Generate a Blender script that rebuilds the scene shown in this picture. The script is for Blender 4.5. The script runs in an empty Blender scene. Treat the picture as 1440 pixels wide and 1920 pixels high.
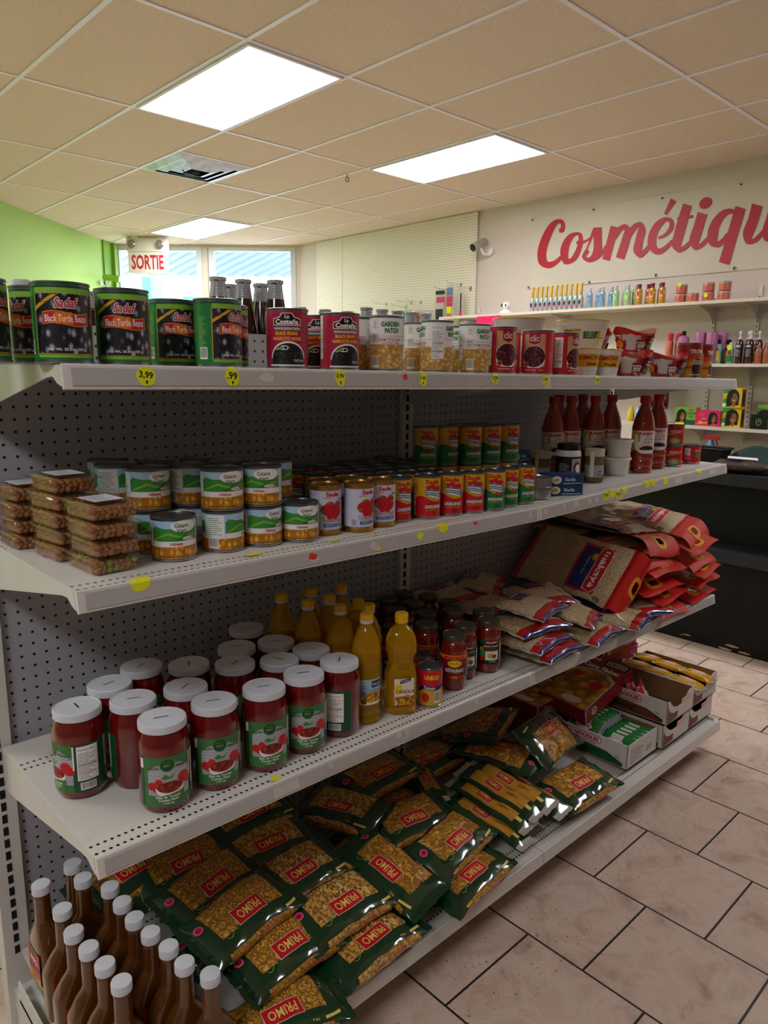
import bpy, bmesh, math, random
from math import sin, cos, pi, radians, sqrt, atan2
from mathutils import Vector, Matrix, Euler
random.seed(7)
S = bpy.context.scene
COL = S.collection
# ------------------------------------------------------------------ camera
cam_d = bpy.data.cameras.new('camera'); cam = bpy.data.objects.new('camera', cam_d); COL.objects.link(cam)
YAW, PITCH, ROLL, FPX = 0.7594, 0.1904, 0.0118, 1362.95
CAMPOS = Vector((-0.4286, -1.6049, 1.4873))
_f = Vector((sin(YAW)*cos(PITCH), cos(YAW)*cos(PITCH), -sin(PITCH)))
_r0 = Vector((cos(YAW), -sin(YAW), 0)); _u0 = _r0.cross(_f)
_r = _r0*cos(ROLL) + _u0*sin(ROLL); _u = -_r0*sin(ROLL) + _u0*cos(ROLL)
cam.matrix_world = Matrix((( _r.x,_u.x,-_f.x,CAMPOS.x),(_r.y,_u.y,-_f.y,CAMPOS.y),(_r.z,_u.z,-_f.z,CAMPOS.z),(0,0,0,1)))
cam_d.sensor_fit = 'VERTICAL'; cam_d.sensor_height = 24.0; cam_d.lens = FPX*24.0/1920.0
cam_d.clip_start = 0.02; cam_d.clip_end = 200
S.camera = cam
# ------------------------------------------------------------------ world, exposure
S.view_settings.view_transform = 'Standard'; S.view_settings.look = 'None'
S.view_settings.gamma = 1.0; S.view_settings.use_curve_mapping = False
S.view_settings.exposure = 1.33
S.cycles.transparent_max_bounces = 32      # stacks of clear boxes
W = bpy.data.worlds.new('daylight'); S.world = W; W.use_nodes = True
W.node_tree.nodes['Background'].inputs[0].default_value = (0.80, 0.92, 1.0, 1)
W.node_tree.nodes['Background'].inputs[1].default_value = 3.6
PANEL_W = 9.0          # strength of the ceiling light diffusers
# ------------------------------------------------------------------ materials
MATS = {}
def srgb(c):
    if isinstance(c, str):
        c = tuple(int(c[i:i+2], 16)/255 for i in (0, 2, 4))
    return tuple((x/12.92 if x <= 0.04045 else ((x+0.055)/1.055)**2.4) for x in c)
def mat(name, col='808080', rough=0.5, metal=0.0, emis=0.0, trans=0.0, alpha=1.0, coat=0.0, ior=1.45, var=0.04, vscale=18.0, bump=0.0, bscale=60.0, spec=0.5):
    if name in MATS: return MATS[name]
    m = bpy.data.materials.new(name); m.use_nodes = True; nt = m.node_tree; b = nt.nodes['Principled BSDF']
    c = srgb(col); b.inputs['Base Color'].default_value = (*c, 1)
    b.inputs['Roughness'].default_value = rough; b.inputs['Metallic'].default_value = metal
    b.inputs['IOR'].default_value = ior; b.inputs['Specular IOR Level'].default_value = spec
    if trans: b.inputs['Transmission Weight'].default_value = trans
    if alpha < 1: b.inputs['Alpha'].default_value = alpha
    if coat: b.inputs['Coat Weight'].default_value = coat; b.inputs['Coat Roughness'].default_value = 0.08
    if emis:
        b.inputs['Emission Color'].default_value = (*c, 1); b.inputs['Emission Strength'].default_value = emis
    if (var or bump) and not emis:
        tc = nt.nodes.new('ShaderNodeTexCoord'); n = nt.nodes.new('ShaderNodeTexNoise')
        n.inputs['Scale'].default_value = vscale; n.inputs['Detail'].default_value = 3
        nt.links.new(tc.outputs['Object'], n.inputs['Vector'])
        if var:
            mx = nt.nodes.new('ShaderNodeMix'); mx.data_type = 'RGBA'
            mx.inputs[6].default_value = (*[x*(1-var*2) for x in c], 1); mx.inputs[7].default_value = (*[min(1, x*(1+var*2)) for x in c], 1)
            nt.links.new(n.outputs['Fac'], mx.inputs[0]); nt.links.new(mx.outputs[2], b.inputs['Base Color'])
        if bump:
            n2 = nt.nodes.new('ShaderNodeTexNoise'); n2.inputs['Scale'].default_value = bscale; n2.inputs['Detail'].default_value = 2
            nt.links.new(tc.outputs['Object'], n2.inputs['Vector'])
            bp = nt.nodes.new('ShaderNodeBump'); bp.inputs['Strength'].default_value = bump; bp.inputs['Distance'].default_value = 0.01
            nt.links.new(n2.outputs['Fac'], bp.inputs['Height']); nt.links.new(bp.outputs[0], b.inputs['Normal'])
    MATS[name] = m; return m
class NT:
    """tiny helper for hand-made node materials"""
    def __init__(s, name, rough=0.6, metal=0.0):
        s.m = bpy.data.materials.new(name); s.m.use_nodes = True; s.t = s.m.node_tree; s.b = s.t.nodes['Principled BSDF']
        s.b.inputs['Roughness'].default_value = rough; s.b.inputs['Metallic'].default_value = metal; MATS[name] = s.m
    def n(s, kind, **kw):
        o = s.t.nodes.new('ShaderNode'+kind)
        for k, v in kw.items():
            if k in o.inputs: o.inputs[k].default_value = v
            else: setattr(o, k, v)
        return o
    def l(s, a, b): s.t.links.new(a, b)
    def math(s, op, a, b=None, c=None):
        o = s.t.nodes.new('ShaderNodeMath'); o.operation = op
        for i, v in enumerate((a, b, c)):
            if v is None: continue
            if isinstance(v, (int, float)): o.inputs[i].default_value = v
            else: s.l(v, o.inputs[i])
        return o.outputs[0]
    def ramp(s, fac, stops, interp='LINEAR'):
        o = s.t.nodes.new('ShaderNodeValToRGB'); o.color_ramp.interpolation = interp; e = o.color_ramp.elements
        while len(e) < len(stops): e.new(0.5)
        for k, (p, c) in enumerate(stops): e[k].position = p; e[k].color = (*srgb(c), 1)
        s.l(fac, o.inputs[0]); return o.outputs[0]
    def mix(s, fac, a, b):
        o = s.t.nodes.new('ShaderNodeMix'); o.data_type = 'RGBA'
        for i, v in ((0, fac), (6, a), (7, b)):
            if isinstance(v, (int, float)): o.inputs[i].default_value = v
            elif isinstance(v, str): o.inputs[i].default_value = (*srgb(v), 1)
            else: s.l(v, o.inputs[i])
        return o.outputs[2]
    def col(s, out): s.l(out, s.b.inputs['Base Color'])
    def bump(s, h, strength=0.3, dist=0.01):
        o = s.t.nodes.new('ShaderNodeBump'); o.inputs['Strength'].default_value = strength; o.inputs['Distance'].default_value = dist
        s.l(h, o.inputs['Height']); s.l(o.outputs[0], s.b.inputs['Normal'])
def M(n): return MATS[n]
def pegboard(name, base, axis, x0, z0, pitch, rad, rough=0.5):
    k = NT(name, rough); g = k.n('NewGeometry'); sp = k.n('SeparateXYZ'); k.l(g.outputs['Position'], sp.inputs[0])
    def cell(o, off, p):
        a = k.math('ADD', o, -off + p/2); a = k.math('DIVIDE', a, p); a = k.math('FRACT', a); a = k.math('ADD', a, -0.5); return k.math('MULTIPLY', a, p)
    a = cell(sp.outputs[axis], x0, pitch); b = cell(sp.outputs[2], z0, pitch)
    d = k.math('SQRT', k.math('ADD', k.math('MULTIPLY', a, a), k.math('MULTIPLY', b, b)))
    hole = k.math('LESS_THAN', d, rad)
    n = k.n('TexNoise', Scale=3.0, Detail=4.0); c = k.mix(n.outputs['Fac'], base, base)
    k.col(k.mix(hole, c, '0c0c0e')); k.l(k.math('MULTIPLY', hole, 0.4), k.b.inputs['Roughness']); k.b.inputs['Roughness'].default_value = rough
    k.t.links.remove(k.b.inputs['Roughness'].links[0]); return k.m
pegboard('gondola_peg', 'a5a8ab', 0, 0.0, 1.4336, 0.0254, 0.0032)
pegboard('wall_peg', 'e4dec6', 1, 3.07, 2.97, 0.0254, 0.0036, 0.6)
# shelf deck with rows of small diamond slots
def shelf_deck(name, base, rows):
    k = NT(name, 0.38); g = k.n('NewGeometry'); sp = k.n('SeparateXYZ'); k.l(g.outputs['Position'], sp.inputs[0])
    a = k.math('FRACT', k.math('DIVIDE', k.math('ADD', sp.outputs[0], 0.019+0.006+10), 0.0122)); a = k.math('MULTIPLY', k.math('ADD', a, -0.5), 0.0122)
    a = k.math('ABSOLUTE', a); tot = None
    for r in rows:
        b = k.math('ABSOLUTE', k.math('ADD', sp.outputs[1], -r)); d = k.math('ADD', a, b); h = k.math('LESS_THAN', d, 0.0040)
        tot = h if tot is None else k.math('MAXIMUM', tot, h)
    up = k.n('SeparateXYZ'); k.l(g.outputs['Normal'], up.inputs[0]); tot = k.math('MULTIPLY', tot, k.math('GREATER_THAN', up.outputs[2], 0.9))
    n = k.n('TexNoise', Scale=7.0, Detail=5.0, Roughness=0.65); k.l(g.outputs['Position'], n.inputs['Vector'])
    c = k.ramp(n.outputs['Fac'], [(0.35, base), (0.62, base), (0.78, 'b3aa98')])
    k.col(k.mix(tot, c, '141210')); return k.m
shelf_deck('shelf_white', 'dedbd3', (-0.472, -0.496, -0.118, -0.140))
shelf_deck('base_white', 'd6d2c8', (-0.522, -0.545, -0.118, -0.140))
mat('steel_white', 'd6d5cf', 0.4, var=0.03); mat('steel_rail', 'd9d8d2', 0.35, var=0.03); mat('rail_plastic', 'b9b7b1', 0.25, var=0.05)
mat('dark_slot', '0b0b0d', 0.8, var=0)
mat('wall_white', 'd2c6ba', 0.75, var=0.015, vscale=2); mat('wall_green', 'a6cc66', 0.6, var=0.02, vscale=2)
mat('trim_white', 'e6e6e2', 0.5, var=0.02)
mat('tbar', 'efecf2', 0.45, var=0.02); mat('black_paint', '0b0a0d', 0.55, var=0.3, vscale=9, bump=0.15, spec=.3); mat('black_ledge', '202024', 0.5, var=0.25, vscale=30)
mat('diffuser', 'f3f2fa', 0.5, emis=PANEL_W); mat('frame_white', 'e9e9e6', 0.5)
# ceiling tile: beige mineral fibre with fine pits
k = NT('ceiling_tile', 0.9); g = k.n('NewGeometry')
n1 = k.n('TexNoise', Scale=120.0, Detail=2.0, Roughness=0.6); n2 = k.n('TexVoronoi', Scale=95.0); n3 = k.n('TexNoise', Scale=0.8, Detail=2.0)
for n in (n1, n2, n3): k.l(g.outputs['Position'], n.inputs['Vector'])
base = k.mix(n3.outputs['Fac'], 'dcc8b0', 'e6d4be')
pit = k.math('MULTIPLY', k.math('LESS_THAN', n2.outputs['Distance'], 0.20), k.math('GREATER_THAN', n1.outputs['Fac'], 0.49))
c = k.mix(pit, base, '8f806a'); k.col(c)
# floor: 13 inch porcelain tiles laid in half bond, dark grout
k = NT('floor_tile', 0.42); g = k.n('NewGeometry'); sp = k.n('SeparateXYZ'); k.l(g.outputs['Position'], sp.inputs[0])
U = k.math('ADD', sp.outputs[1], 0.4722+0.1667+0.1667+33.34); V = k.math('ADD', sp.outputs[0], -(2.3819-0.3344*3)+0.3344*30)
cb = k.n('CombineXYZ'); k.l(U, cb.inputs[0]); k.l(V, cb.inputs[1])
br = k.n('TexBrick', Scale=1.0); br.offset = 0.5; br.offset_frequency = 2
br.inputs['Brick Width'].default_value = 0.3334; br.inputs['Row Height'].default_value = 0.3344; br.inputs['Mortar Size'].default_value = 0.0032; br.inputs['Mortar Smooth'].default_value = 0.1
br.inputs['Color1'].default_value = (0, 0, 0, 1); br.inputs['Color2'].default_value = (1, 1, 1, 1)
k.l(cb.outputs[0], br.inputs['Vector'])
n1 = k.n('TexNoise', Scale=9.0, Detail=8.0, Roughness=0.68, Distortion=0.8); n2 = k.n('TexNoise', Scale=1.6, Detail=3.0); n3 = k.n('TexNoise', Scale=110.0, Detail=4.0)
for n in (n1, n2, n3): k.l(g.outputs['Position'], n.inputs['Vector'])
tc = k.ramp(n1.outputs['Fac'], [(0.28, 'a08570'), (0.45, 'cbb19e'), (0.58, 'd6c0ae'), (0.72, 'c3a07c')])
rnd = k.mix(k.math('MULTIPLY', br.outputs['Color'], 0.12), tc, 'b79f8b')
dirt = k.math('MULTIPLY', k.math('GREATER_THAN', n3.outputs['Fac'], 0.74), k.math('GREATER_THAN', n2.outputs['Fac'], 0.52))
# grime that gathered along the foot of the shelving
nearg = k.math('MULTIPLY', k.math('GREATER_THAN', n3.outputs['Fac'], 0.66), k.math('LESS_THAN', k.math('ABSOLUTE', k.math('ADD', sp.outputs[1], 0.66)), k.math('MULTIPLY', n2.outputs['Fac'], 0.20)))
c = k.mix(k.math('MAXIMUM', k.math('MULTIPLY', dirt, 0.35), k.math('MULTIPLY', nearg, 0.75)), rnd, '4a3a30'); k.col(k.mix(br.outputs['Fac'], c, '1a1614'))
k.bump(k.math('SUBTRACT', 1.0, br.outputs['Fac']), 0.25, 0.004)
# ------------------------------------------------------------------ mesh helpers
class MB:
    def __init__(s): s.v = []; s.f = []; s.mi = []; s.mats = []; s.sm = []
    def m(s, name):
        if name not in s.mats: s.mats.append(name)
        return s.mats.index(name)
    def add(s, verts, faces, mname, smooth=False):
        b = len(s.v); s.v.extend([tuple(p) for p in verts]); i = s.m(mname)
        for f in faces: s.f.append([b+q for q in f]); s.mi.append(i); s.sm.append(smooth)
        return s
    def box(s, x0, x1, y0, y1, z0, z1, mname):
        v = [(x0,y0,z0),(x1,y0,z0),(x1,y1,z0),(x0,y1,z0),(x0,y0,z1),(x1,y0,z1),(x1,y1,z1),(x0,y1,z1)]
        return s.add(v, [(0,3,2,1),(4,5,6,7),(0,1,5,4),(1,2,6,5),(2,3,7,6),(3,0,4,7)], mname)
    def lathe(s, prof, mname, seg=32, smooth=True, cx=0, cy=0, sx=1, sy=1):
        """prof: list of (r, z) or (r, z, material)"""
        n = len(prof); v = []
        for p in prof:
            for i in range(seg):
                a = 2*pi*i/seg; v.append((cx+p[0]*cos(a)*sx, cy+p[0]*sin(a)*sy, p[1]))
        b = len(s.v); s.v.extend(v)
        for j in range(n-1):
            mm = prof[j+1][2] if len(prof[j+1]) > 2 else mname; idx = s.m(mm)
            for i in range(seg):
                i2 = (i+1) % seg
                s.f.append([b+j*seg+i, b+j*seg+i2, b+(j+1)*seg+i2, b+(j+1)*seg+i]); s.mi.append(idx); s.sm.append(smooth)
        if prof[0][0] > 1e-5: s.f.append([b+i for i in range(seg)][::-1]); s.mi.append(s.m(mname)); s.sm.append(False)
        if prof[-1][0] > 1e-5: s.f.append([b+(n-1)*seg+i for i in range(seg)]); s.mi.append(s.m(prof[-1][2] if len(prof[-1]) > 2 else mname)); s.sm.append(False)
        return s
    def extrude_x(s, prof, x0, x1, mname, zf=None, closed=True):
        """prof: closed (y,z) outline swept along x; zf(x) lifts each end"""
        a = zf(x0) if zf else 0; c = zf(x1) if zf else 0; n = len(prof)
        v = [(x0, p[0], p[1]+a) for p in prof] + [(x1, p[0], p[1]+c) for p in prof]
        fs = [(i, (i+1) % n, n+(i+1) % n, n+i) for i in range(n if closed else n-1)]
        if closed: fs += [tuple(range(n))[::-1], tuple(range(n, 2*n))]
        return s.add(v, fs, mname)
    def tube(s, pts, r, mname, seg=8, closed=False):
        pts = [Vector(p) for p in pts]; n = len(pts); rings = []; rr = r if isinstance(r, (list, tuple)) else [r]*n
        for i, p in enumerate(pts):
            t = (pts[min(i+1, n-1)]-pts[max(i-1, 0)]).normalized(); a = Vector((0, 0, 1)) if abs(t.z) < 0.9 else Vector((1, 0, 0))
            u = t.cross(a).normalized(); w = t.cross(u)
            rings.append([p+(u*cos(2*pi*q/seg)+w*sin(2*pi*q/seg))*rr[i] for q in range(seg)])
        v = [q for R in rings for q in R]; fs = []
        for i in range(n-1):
            for q in range(seg): fs.append((i*seg+q, i*seg+(q+1) % seg, (i+1)*seg+(q+1) % seg, (i+1)*seg+q))
        fs.append(tuple(range(seg))[::-1]); fs.append(tuple(range((n-1)*seg, n*seg)))
        return s.add(v, fs, mname, True)
    def mesh(s, name):
        me = bpy.data.meshes.new(name); me.from_pydata(s.v, [], s.f)
        for mn in s.mats: me.materials.append(M(mn))
        me.polygons.foreach_set('material_index', s.mi); me.polygons.foreach_set('use_smooth', s.sm); me.validate(); me.update()
        bm = bmesh.new(); bm.from_mesh(me); bmesh.ops.recalc_face_normals(bm, faces=bm.faces); bm.to_mesh(me); bm.free()
        if any(s.sm): me.set_sharp_from_angle(angle=radians(38))
        return me
def link(name, me, parent=None, loc=None, rot=None):
    o = bpy.data.objects.new(name, me); COL.objects.link(o)
    if parent: o.parent = parent
    if loc is not None: o.location = loc
    if rot is not None: o.rotation_euler = rot
    return o
def tag(o, label=None, cat=None, group=None, kind=None):
    if label: o['label'] = label
    if cat: o['category'] = cat
    if group: o['group'] = group
    if kind: o['kind'] = kind
    return o
def struct(name, mb, parent=None):
    o = link(name, mb.mesh(name), parent)
    if not parent: o['kind'] = 'structure'
    return o
def thing(name, label, cat, loc=(0,0,0), rot=(0,0,0), group=None):
    o = link(name, None, None, loc, rot); o.empty_display_size = 0.05
    return tag(o, label, cat, group)
def flat(pts, mname, name=None):
    """polygon from 3D points"""
    m = MB(); m.add(pts, [tuple(range(len(pts)))], mname); return m
def slab(outline, z0, z1, mname, mb=None):
    """vertical prism from an xy outline"""
    mb = mb or MB(); n = len(outline)
    v = [(x, y, z0) for x, y in outline]+[(x, y, z1) for x, y in outline]
    mb.add(v, [tuple(range(n))[::-1], tuple(range(n, 2*n))]+[(i, (i+1) % n, n+(i+1) % n, n+i) for i in range(n)], mname); return mb
# ------------------------------------------------------------------ room
H = 2.985
WC = (5.20, 5.86); GC = (3.575, 7.485)        # ends of the shop window wall
GL = (-2.70, 1.91)                            # near end of the green wall
def wall_seg(a, b, th, z0, z1, mname, mb=None):
    d = Vector((b[0]-a[0], b[1]-a[1])).normalized(); n = Vector((-d.y, d.x))*th
    return slab([a, b, (b[0]+n.x, b[1]+n.y), (a[0]+n.x, a[1]+n.y)], z0, z1, mname, mb)
struct('floor', MB().box(-3.0, 6.2, -4.2, 9.0, -0.08, 0.0, 'floor_tile'))
struct('wall_right', MB().box(WC[0], WC[0]+0.12, -4.0, WC[1]+0.05, 0, H+0.15, 'wall_white'))
mat('wall_taupe', '7d7068', 0.8, var=.02)
struct('wall_near', MB().box(-2.82, 5.32, -4.12, -4.0, 0, H+0.15, 'wall_taupe'))
struct('wall_left', MB().box(-2.82, -2.70, -4.0, GL[1], 0, H+0.15, 'wall_taupe'))
struct('wall_green', wall_seg(GC, GL, -0.12, 0, H+0.15, 'wall_green'))
# ceiling slab with openings for nothing: one tiled plane, the lights hang just under it
struct('ceiling', slab([(-2.8, -4.1), (5.3, -4.1), (5.3, 5.95), (3.6, 7.62), (-2.85, 1.97)], H, H+0.06, 'ceiling_tile'))
PSI = -0.0055; CX, CY = 2.2619, 3.9621
def cg(a, j):
    X, Y = 0.6096*a, -1.2192*j; return (CX+X*cos(PSI)-Y*sin(PSI), CY+X*sin(PSI)+Y*cos(PSI))
# T-bar grid
mb = MB()
def inside(x, y):
    if x < -2.69 or x > 5.19 or y < -3.99: return False
    # below window wall and green wall
    e = lambda a, b: (b[0]-a[0])*(y-a[1])-(b[1]-a[1])*(x-a[0])
    return e(WC, GC) > 0.005 and e(GC, GL) > 0.005
def clip(p, q):
    N = 400; t = [i/N for i in range(N+1) if inside(p[0]+(q[0]-p[0])*i/N, p[1]+(q[1]-p[1])*i/N)]
    if not t: return None
    f = lambda s: (p[0]+(q[0]-p[0])*s, p[1]+(q[1]-p[1])*s); return f(t[0]), f(t[-1])
for a in range(-8, 6):
    c = clip(cg(a, -4), cg(a, 7))
    if c:
        d = (Vector(c[1])-Vector(c[0])).normalized(); n = Vector((-d.y, d.x))*0.012
        slab([(c[0][0]-n.x, c[0][1]-n.y), (c[1][0]-n.x, c[1][1]-n.y), (c[1][0]+n.x, c[1][1]+n.y), (c[0][0]+n.x, c[0][1]+n.y)], H-0.006, H+0.01, 'tbar', mb)
for j in range(-4, 7):
    c = clip(cg(-9, j), cg(6, j))
    if c:
        d = (Vector(c[1])-Vector(c[0])).normalized(); n = Vector((-d.y, d.x))*0.012
        slab([(c[0][0]-n.x, c[0][1]-n.y), (c[1][0]-n.x, c[1][1]-n.y), (c[1][0]+n.x, c[1][1]+n.y), (c[0][0]+n.x, c[0][1]+n.y)], H-0.0055, H+0.01, 'tbar', mb)
# short cross tee beside the air diffuser
p, q = cg(0, 0.5), cg(1, 0.5); slab([(p[0], p[1]-.012), (q[0], q[1]-.012), (q[0], q[1]+.012), (p[0], p[1]+.012)], H-0.005, H+0.01, 'tbar', mb)
struct('trim_1', mb)
def ceiling_light(a, j, label):
    x0, y1 = cg(a, j); x1, y0 = cg(a+1, j+1); x, y = (x0+x1)/2, (y0+y1)/2; hx, hy = 0.29, 0.594
    t = thing('ceiling_light', label, 'ceiling light', (x, y, H), (0, 0, PSI), 'ceiling light panels')
    f = MB(); z0, z1 = -0.014, -0.001
    f.box(-hx, hx, -hy, -hy+.018, z0, z1, 'frame_white'); f.box(-hx, hx, hy-.018, hy, z0, z1, 'frame_white')
    f.box(-hx, -hx+.018, -hy+.018, hy-.018, z0, z1, 'frame_white'); f.box(hx-.018, hx, -hy+.018, hy-.018, z0, z1, 'frame_white')
    link('frame', f.mesh('frame'), t)
    link('diffuser', MB().box(-hx+.018, hx-.018, -hy+.018, hy-.018, -0.010, -0.002, 'diffuser').mesh('diffuser'), t)
ceiling_light(-1, 1, 'large white ceiling light panel, the nearest and biggest one in view')
ceiling_light(2, 1, 'white ceiling light panel nearest the wall with the red-lettered banner')
ceiling_light(2, -2, 'white ceiling light panel just in front of the shop window')
for a, j, lab_ in ((-7, 4, 'white ceiling light panel over the aisle to the left of the shelving'), (-7, 1, 'white ceiling light panel by the left wall'), (2, 4, 'white ceiling light panel over the black bench')):
    ceiling_light(a, j, lab_)
# window wall: sill wall, header, posts
d = Vector((GC[0]-WC[0], GC[1]-WC[1])); L = d.length; d.normalize()
def ww(s): return (WC[0]+d.x*s, WC[1]+d.y*s)
nrm = Vector((d.y, -d.x))            # outward (+x+y)
if nrm.x < 0: nrm = -nrm
def wbox(s0, s1, z0, z1, dep0, dep1, mname, mb):
    a, b = ww(s0), ww(s1)
    return slab([(a[0]+nrm.x*dep0, a[1]+nrm.y*dep0), (b[0]+nrm.x*dep0, b[1]+nrm.y*dep0), (b[0]+nrm.x*dep1, b[1]+nrm.y*dep1), (a[0]+nrm.x*dep1, a[1]+nrm.y*dep1)], z0, z1, mname, mb)
mb = MB()
wbox(-0.1, 0.05, 0, H+.15, 0, .12, 'wall_white', mb); wbox(L-.02, L+.1, 0, H+.15, 0, .12, 'wall_white', mb)
wbox(0.05, L-.02, 0, 0.85, 0, .12, 'wall_white', mb); wbox(0.05, L-.02, 2.955, H+.15, 0, .12, 'wall_white', mb)
struct('wall_window', mb)
mat('glass', 'ffffff', 0.02, trans=1.0, ior=1.0, var=0, spec=0.1)
mat('sash', 'cfd6d6', 0.4); mat('wood_post', 'cbbfae', 0.6)
WIN = [(0.085, 1.10), (1.24, L-.03)]
for i, (s0, s1) in enumerate(WIN):
    w = MB(); t = .035
    wbox(s0-.03, s0+t, .85, 2.955, .0, .09, 'sash', w); wbox(s1-t, s1+.03, .85, 2.955, .0, .09, 'sash', w)
    wbox(s0+t, s1-t, .85, .89, .0, .09, 'sash', w); wbox(s0+t, s1-t, 2.915, 2.955, .0, .09, 'sash', w)
    o = struct('window_%d' % (i+1), w)
    g = MB(); wbox(s0+t, s1-t, .89, 2.915, .05, .054, 'glass', g); gp = link('pane', g.mesh('pane'), o)
w = MB(); wbox(1.135, 1.205, .85, 2.955, -.01, .10, 'wood_post', w); struct('trim_2', w)
# green pilaster strips beside the window on the green wall
gd = (Vector(GL)-Vector(GC)).normalized(); gn = Vector((-gd.y, gd.x))
if (Vector((1, 2))-Vector(GC)).dot(gn) < 0: gn = -gn
mat('green_trim', '7fae2e', 0.5)
def gbox(s0, s1, z0, z1, d0, d1, mname, mb):
    a = Vector(GC)+gd*s0; b = Vector(GC)+gd*s1
    return slab([tuple(a+gn*d0), tuple(b+gn*d0), tuple(b+gn*d1), tuple(a+gn*d1)], z0, z1, mname, mb)
w = MB(); gbox(0.02, 0.10, 0, H, 0, .06, 'green_trim', w); gbox(0.10, 0.30, 0, H, 0, .02, 'green_trim', w); struct('trim_3', w)
# ------------------------------------------------------------------ outside the window
mat('awning', '8ea6c6', 0.6, var=0.02); mat('awning_edge', '9fb0bd', 0.6); mat('siding', 'dfe6ea', 0.7); mat('teal_paint', '4aa79a', 0.6); mat('sky_blue_paint', '6fb6dc', 0.6); mat('salmon_paint', 'd9b3a0', 0.7); mat('asphalt', '8b8f92', 0.9)
C0 = Vector(ww(L/2))
def outp(s, dep): a = ww(s); return Vector((a[0]+nrm.x*dep, a[1]+nrm.y*dep))
aw = MB(); N = 90; s0, s1 = -4.2, L+1.9
v = []; f = []
for i in range(N*4+1):
    s = s0+(s1-s0)*i/(N*4); zz = 0.018*sin(2*pi*i/8)
    for k_, (dep, z) in enumerate(((0.14, 3.62), (1.55, 2.80))):
        p = outp(s + dep*1.7, dep); v.append((p.x, p.y, z+zz)); v.append((p.x, p.y, z+zz+.006))
for i in range(N*4):
    a = i*4; b = a+4; f += [(a, b, b+2, a+2), (a+1, a+3, b+3, b+1), (a+2, b+2, b+3, a+3)]
aw.add(v, f, 'awning', True)
t = link('awning', aw.mesh('awning')); tag(t, 'corrugated pale awning outside above the shop window', 'awning')
b = thing('building', 'pale building with teal and blue trim across the street outside the window', 'building', (*outp(4.35, 5.5), 0), (0, 0, atan2(d.y, d.x)))
m = MB(); m.box(-.2, 1.8, -.5, .5, 0, 3.0, 'siding'); m.box(-.2, 1.9, -.6, .6, 3.0, 3.1, 'awning_edge')
for i in range(12): m.box(-.2, 1.81, -.505, .505, .2+i*.23, .215+i*.23, 'awning_edge')
link('wall', m.mesh('wall'), b)
link('blue_panel', MB().box(-.62, -.38, -.9, -.7, 0, 3.35, 'sky_blue_paint').mesh('blue_panel'), b)
link('teal_post', MB().box(-.38, -.20, -.9, -.7, 0, 3.35, 'teal_paint').mesh('teal_post'), b)
b = thing('building', 'low salmon and blue building seen small through the window', 'building', (*outp(6.7, 16), 0), (0, 0, atan2(d.y, d.x)))
link('wall', MB().box(-.5, .6, -.9, .9, 0, 4.6, 'salmon_paint').mesh('wall'), b); link('annex', MB().box(.6, 1.5, -.9, .9, 0, 4.4, 'sky_blue_paint').mesh('annex'), b)
link('roof_sign', MB().box(-1.6, -.5, -.1, .1, 3.7, 3.9, 'teal_paint').box(-1.1, -1.0, -.05, .05, 0, 3.7, 'teal_paint').mesh('roof_sign'), b)
g = MB(); a = outp(-12, .13); b_ = outp(14, .13); c_ = outp(14, 30); e_ = outp(-12, 30)
slab([tuple(a), tuple(b_), tuple(c_), tuple(e_)], -.12, -.02, 'asphalt', g); o = link('street', g.mesh('street')); tag(o, kind='structure')
# ------------------------------------------------------------------ gondola shelving
XL, BW = -0.035, 1.2192
def zs1(x): return 1.492-.0070*x
def z2(x): return 1.150-.0115*x if x < 1.185 else 1.1365+.019*(x-1.185)
def z3(x): return .692-.020*x
def z4(x, y=-.3): return .197-.075*max(0, -y-.08)-.010*x
gon = thing('gondola_shelving', 'long white steel gondola shelving unit with four loaded shelf levels', 'shelving unit', (XL+BW, 0, 0))
def gp(name, mb): o = link(name, mb.mesh(name), gon); o.matrix_parent_inverse = Matrix.Translation((-(XL+BW), 0, 0)); return o
for b in (0, 1):
    x0, x1 = XL+BW*b+.022, XL+BW*(b+1)-.022
    gp('back_panel', MB().box(x0, x1, .002, .018, .16, 1.578, 'gondola_peg'))
for i in range(3):
    x = XL+BW*i; m = MB(); xs = .006 if i == 0 else 0; ztop = 1.578 if i < 2 else 1.50
    m.box(x-.026-xs, x+.021, -.012, .03, 0.0, ztop, 'steel_white'); po = gp('post', m)
    s_ = MB()
    for q in range(int(ztop/.0295)-4): s_.box(x-.011, x-.001, -.0135, -.010, .19+q*.0295, .19+q*.0295+.019, 'dark_slot')
    so = link('slots', s_.mesh('slots'), po)
    # foot under the base shelf
    ft = MB(); ft.box(x-.02, x+.02, -.50, -.012, .0, .105, 'steel_white'); ft.box(x-.020, x-.017, -.565, -.05, .095, .150, 'steel_white'); gp('foot', ft)
SH = []
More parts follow.
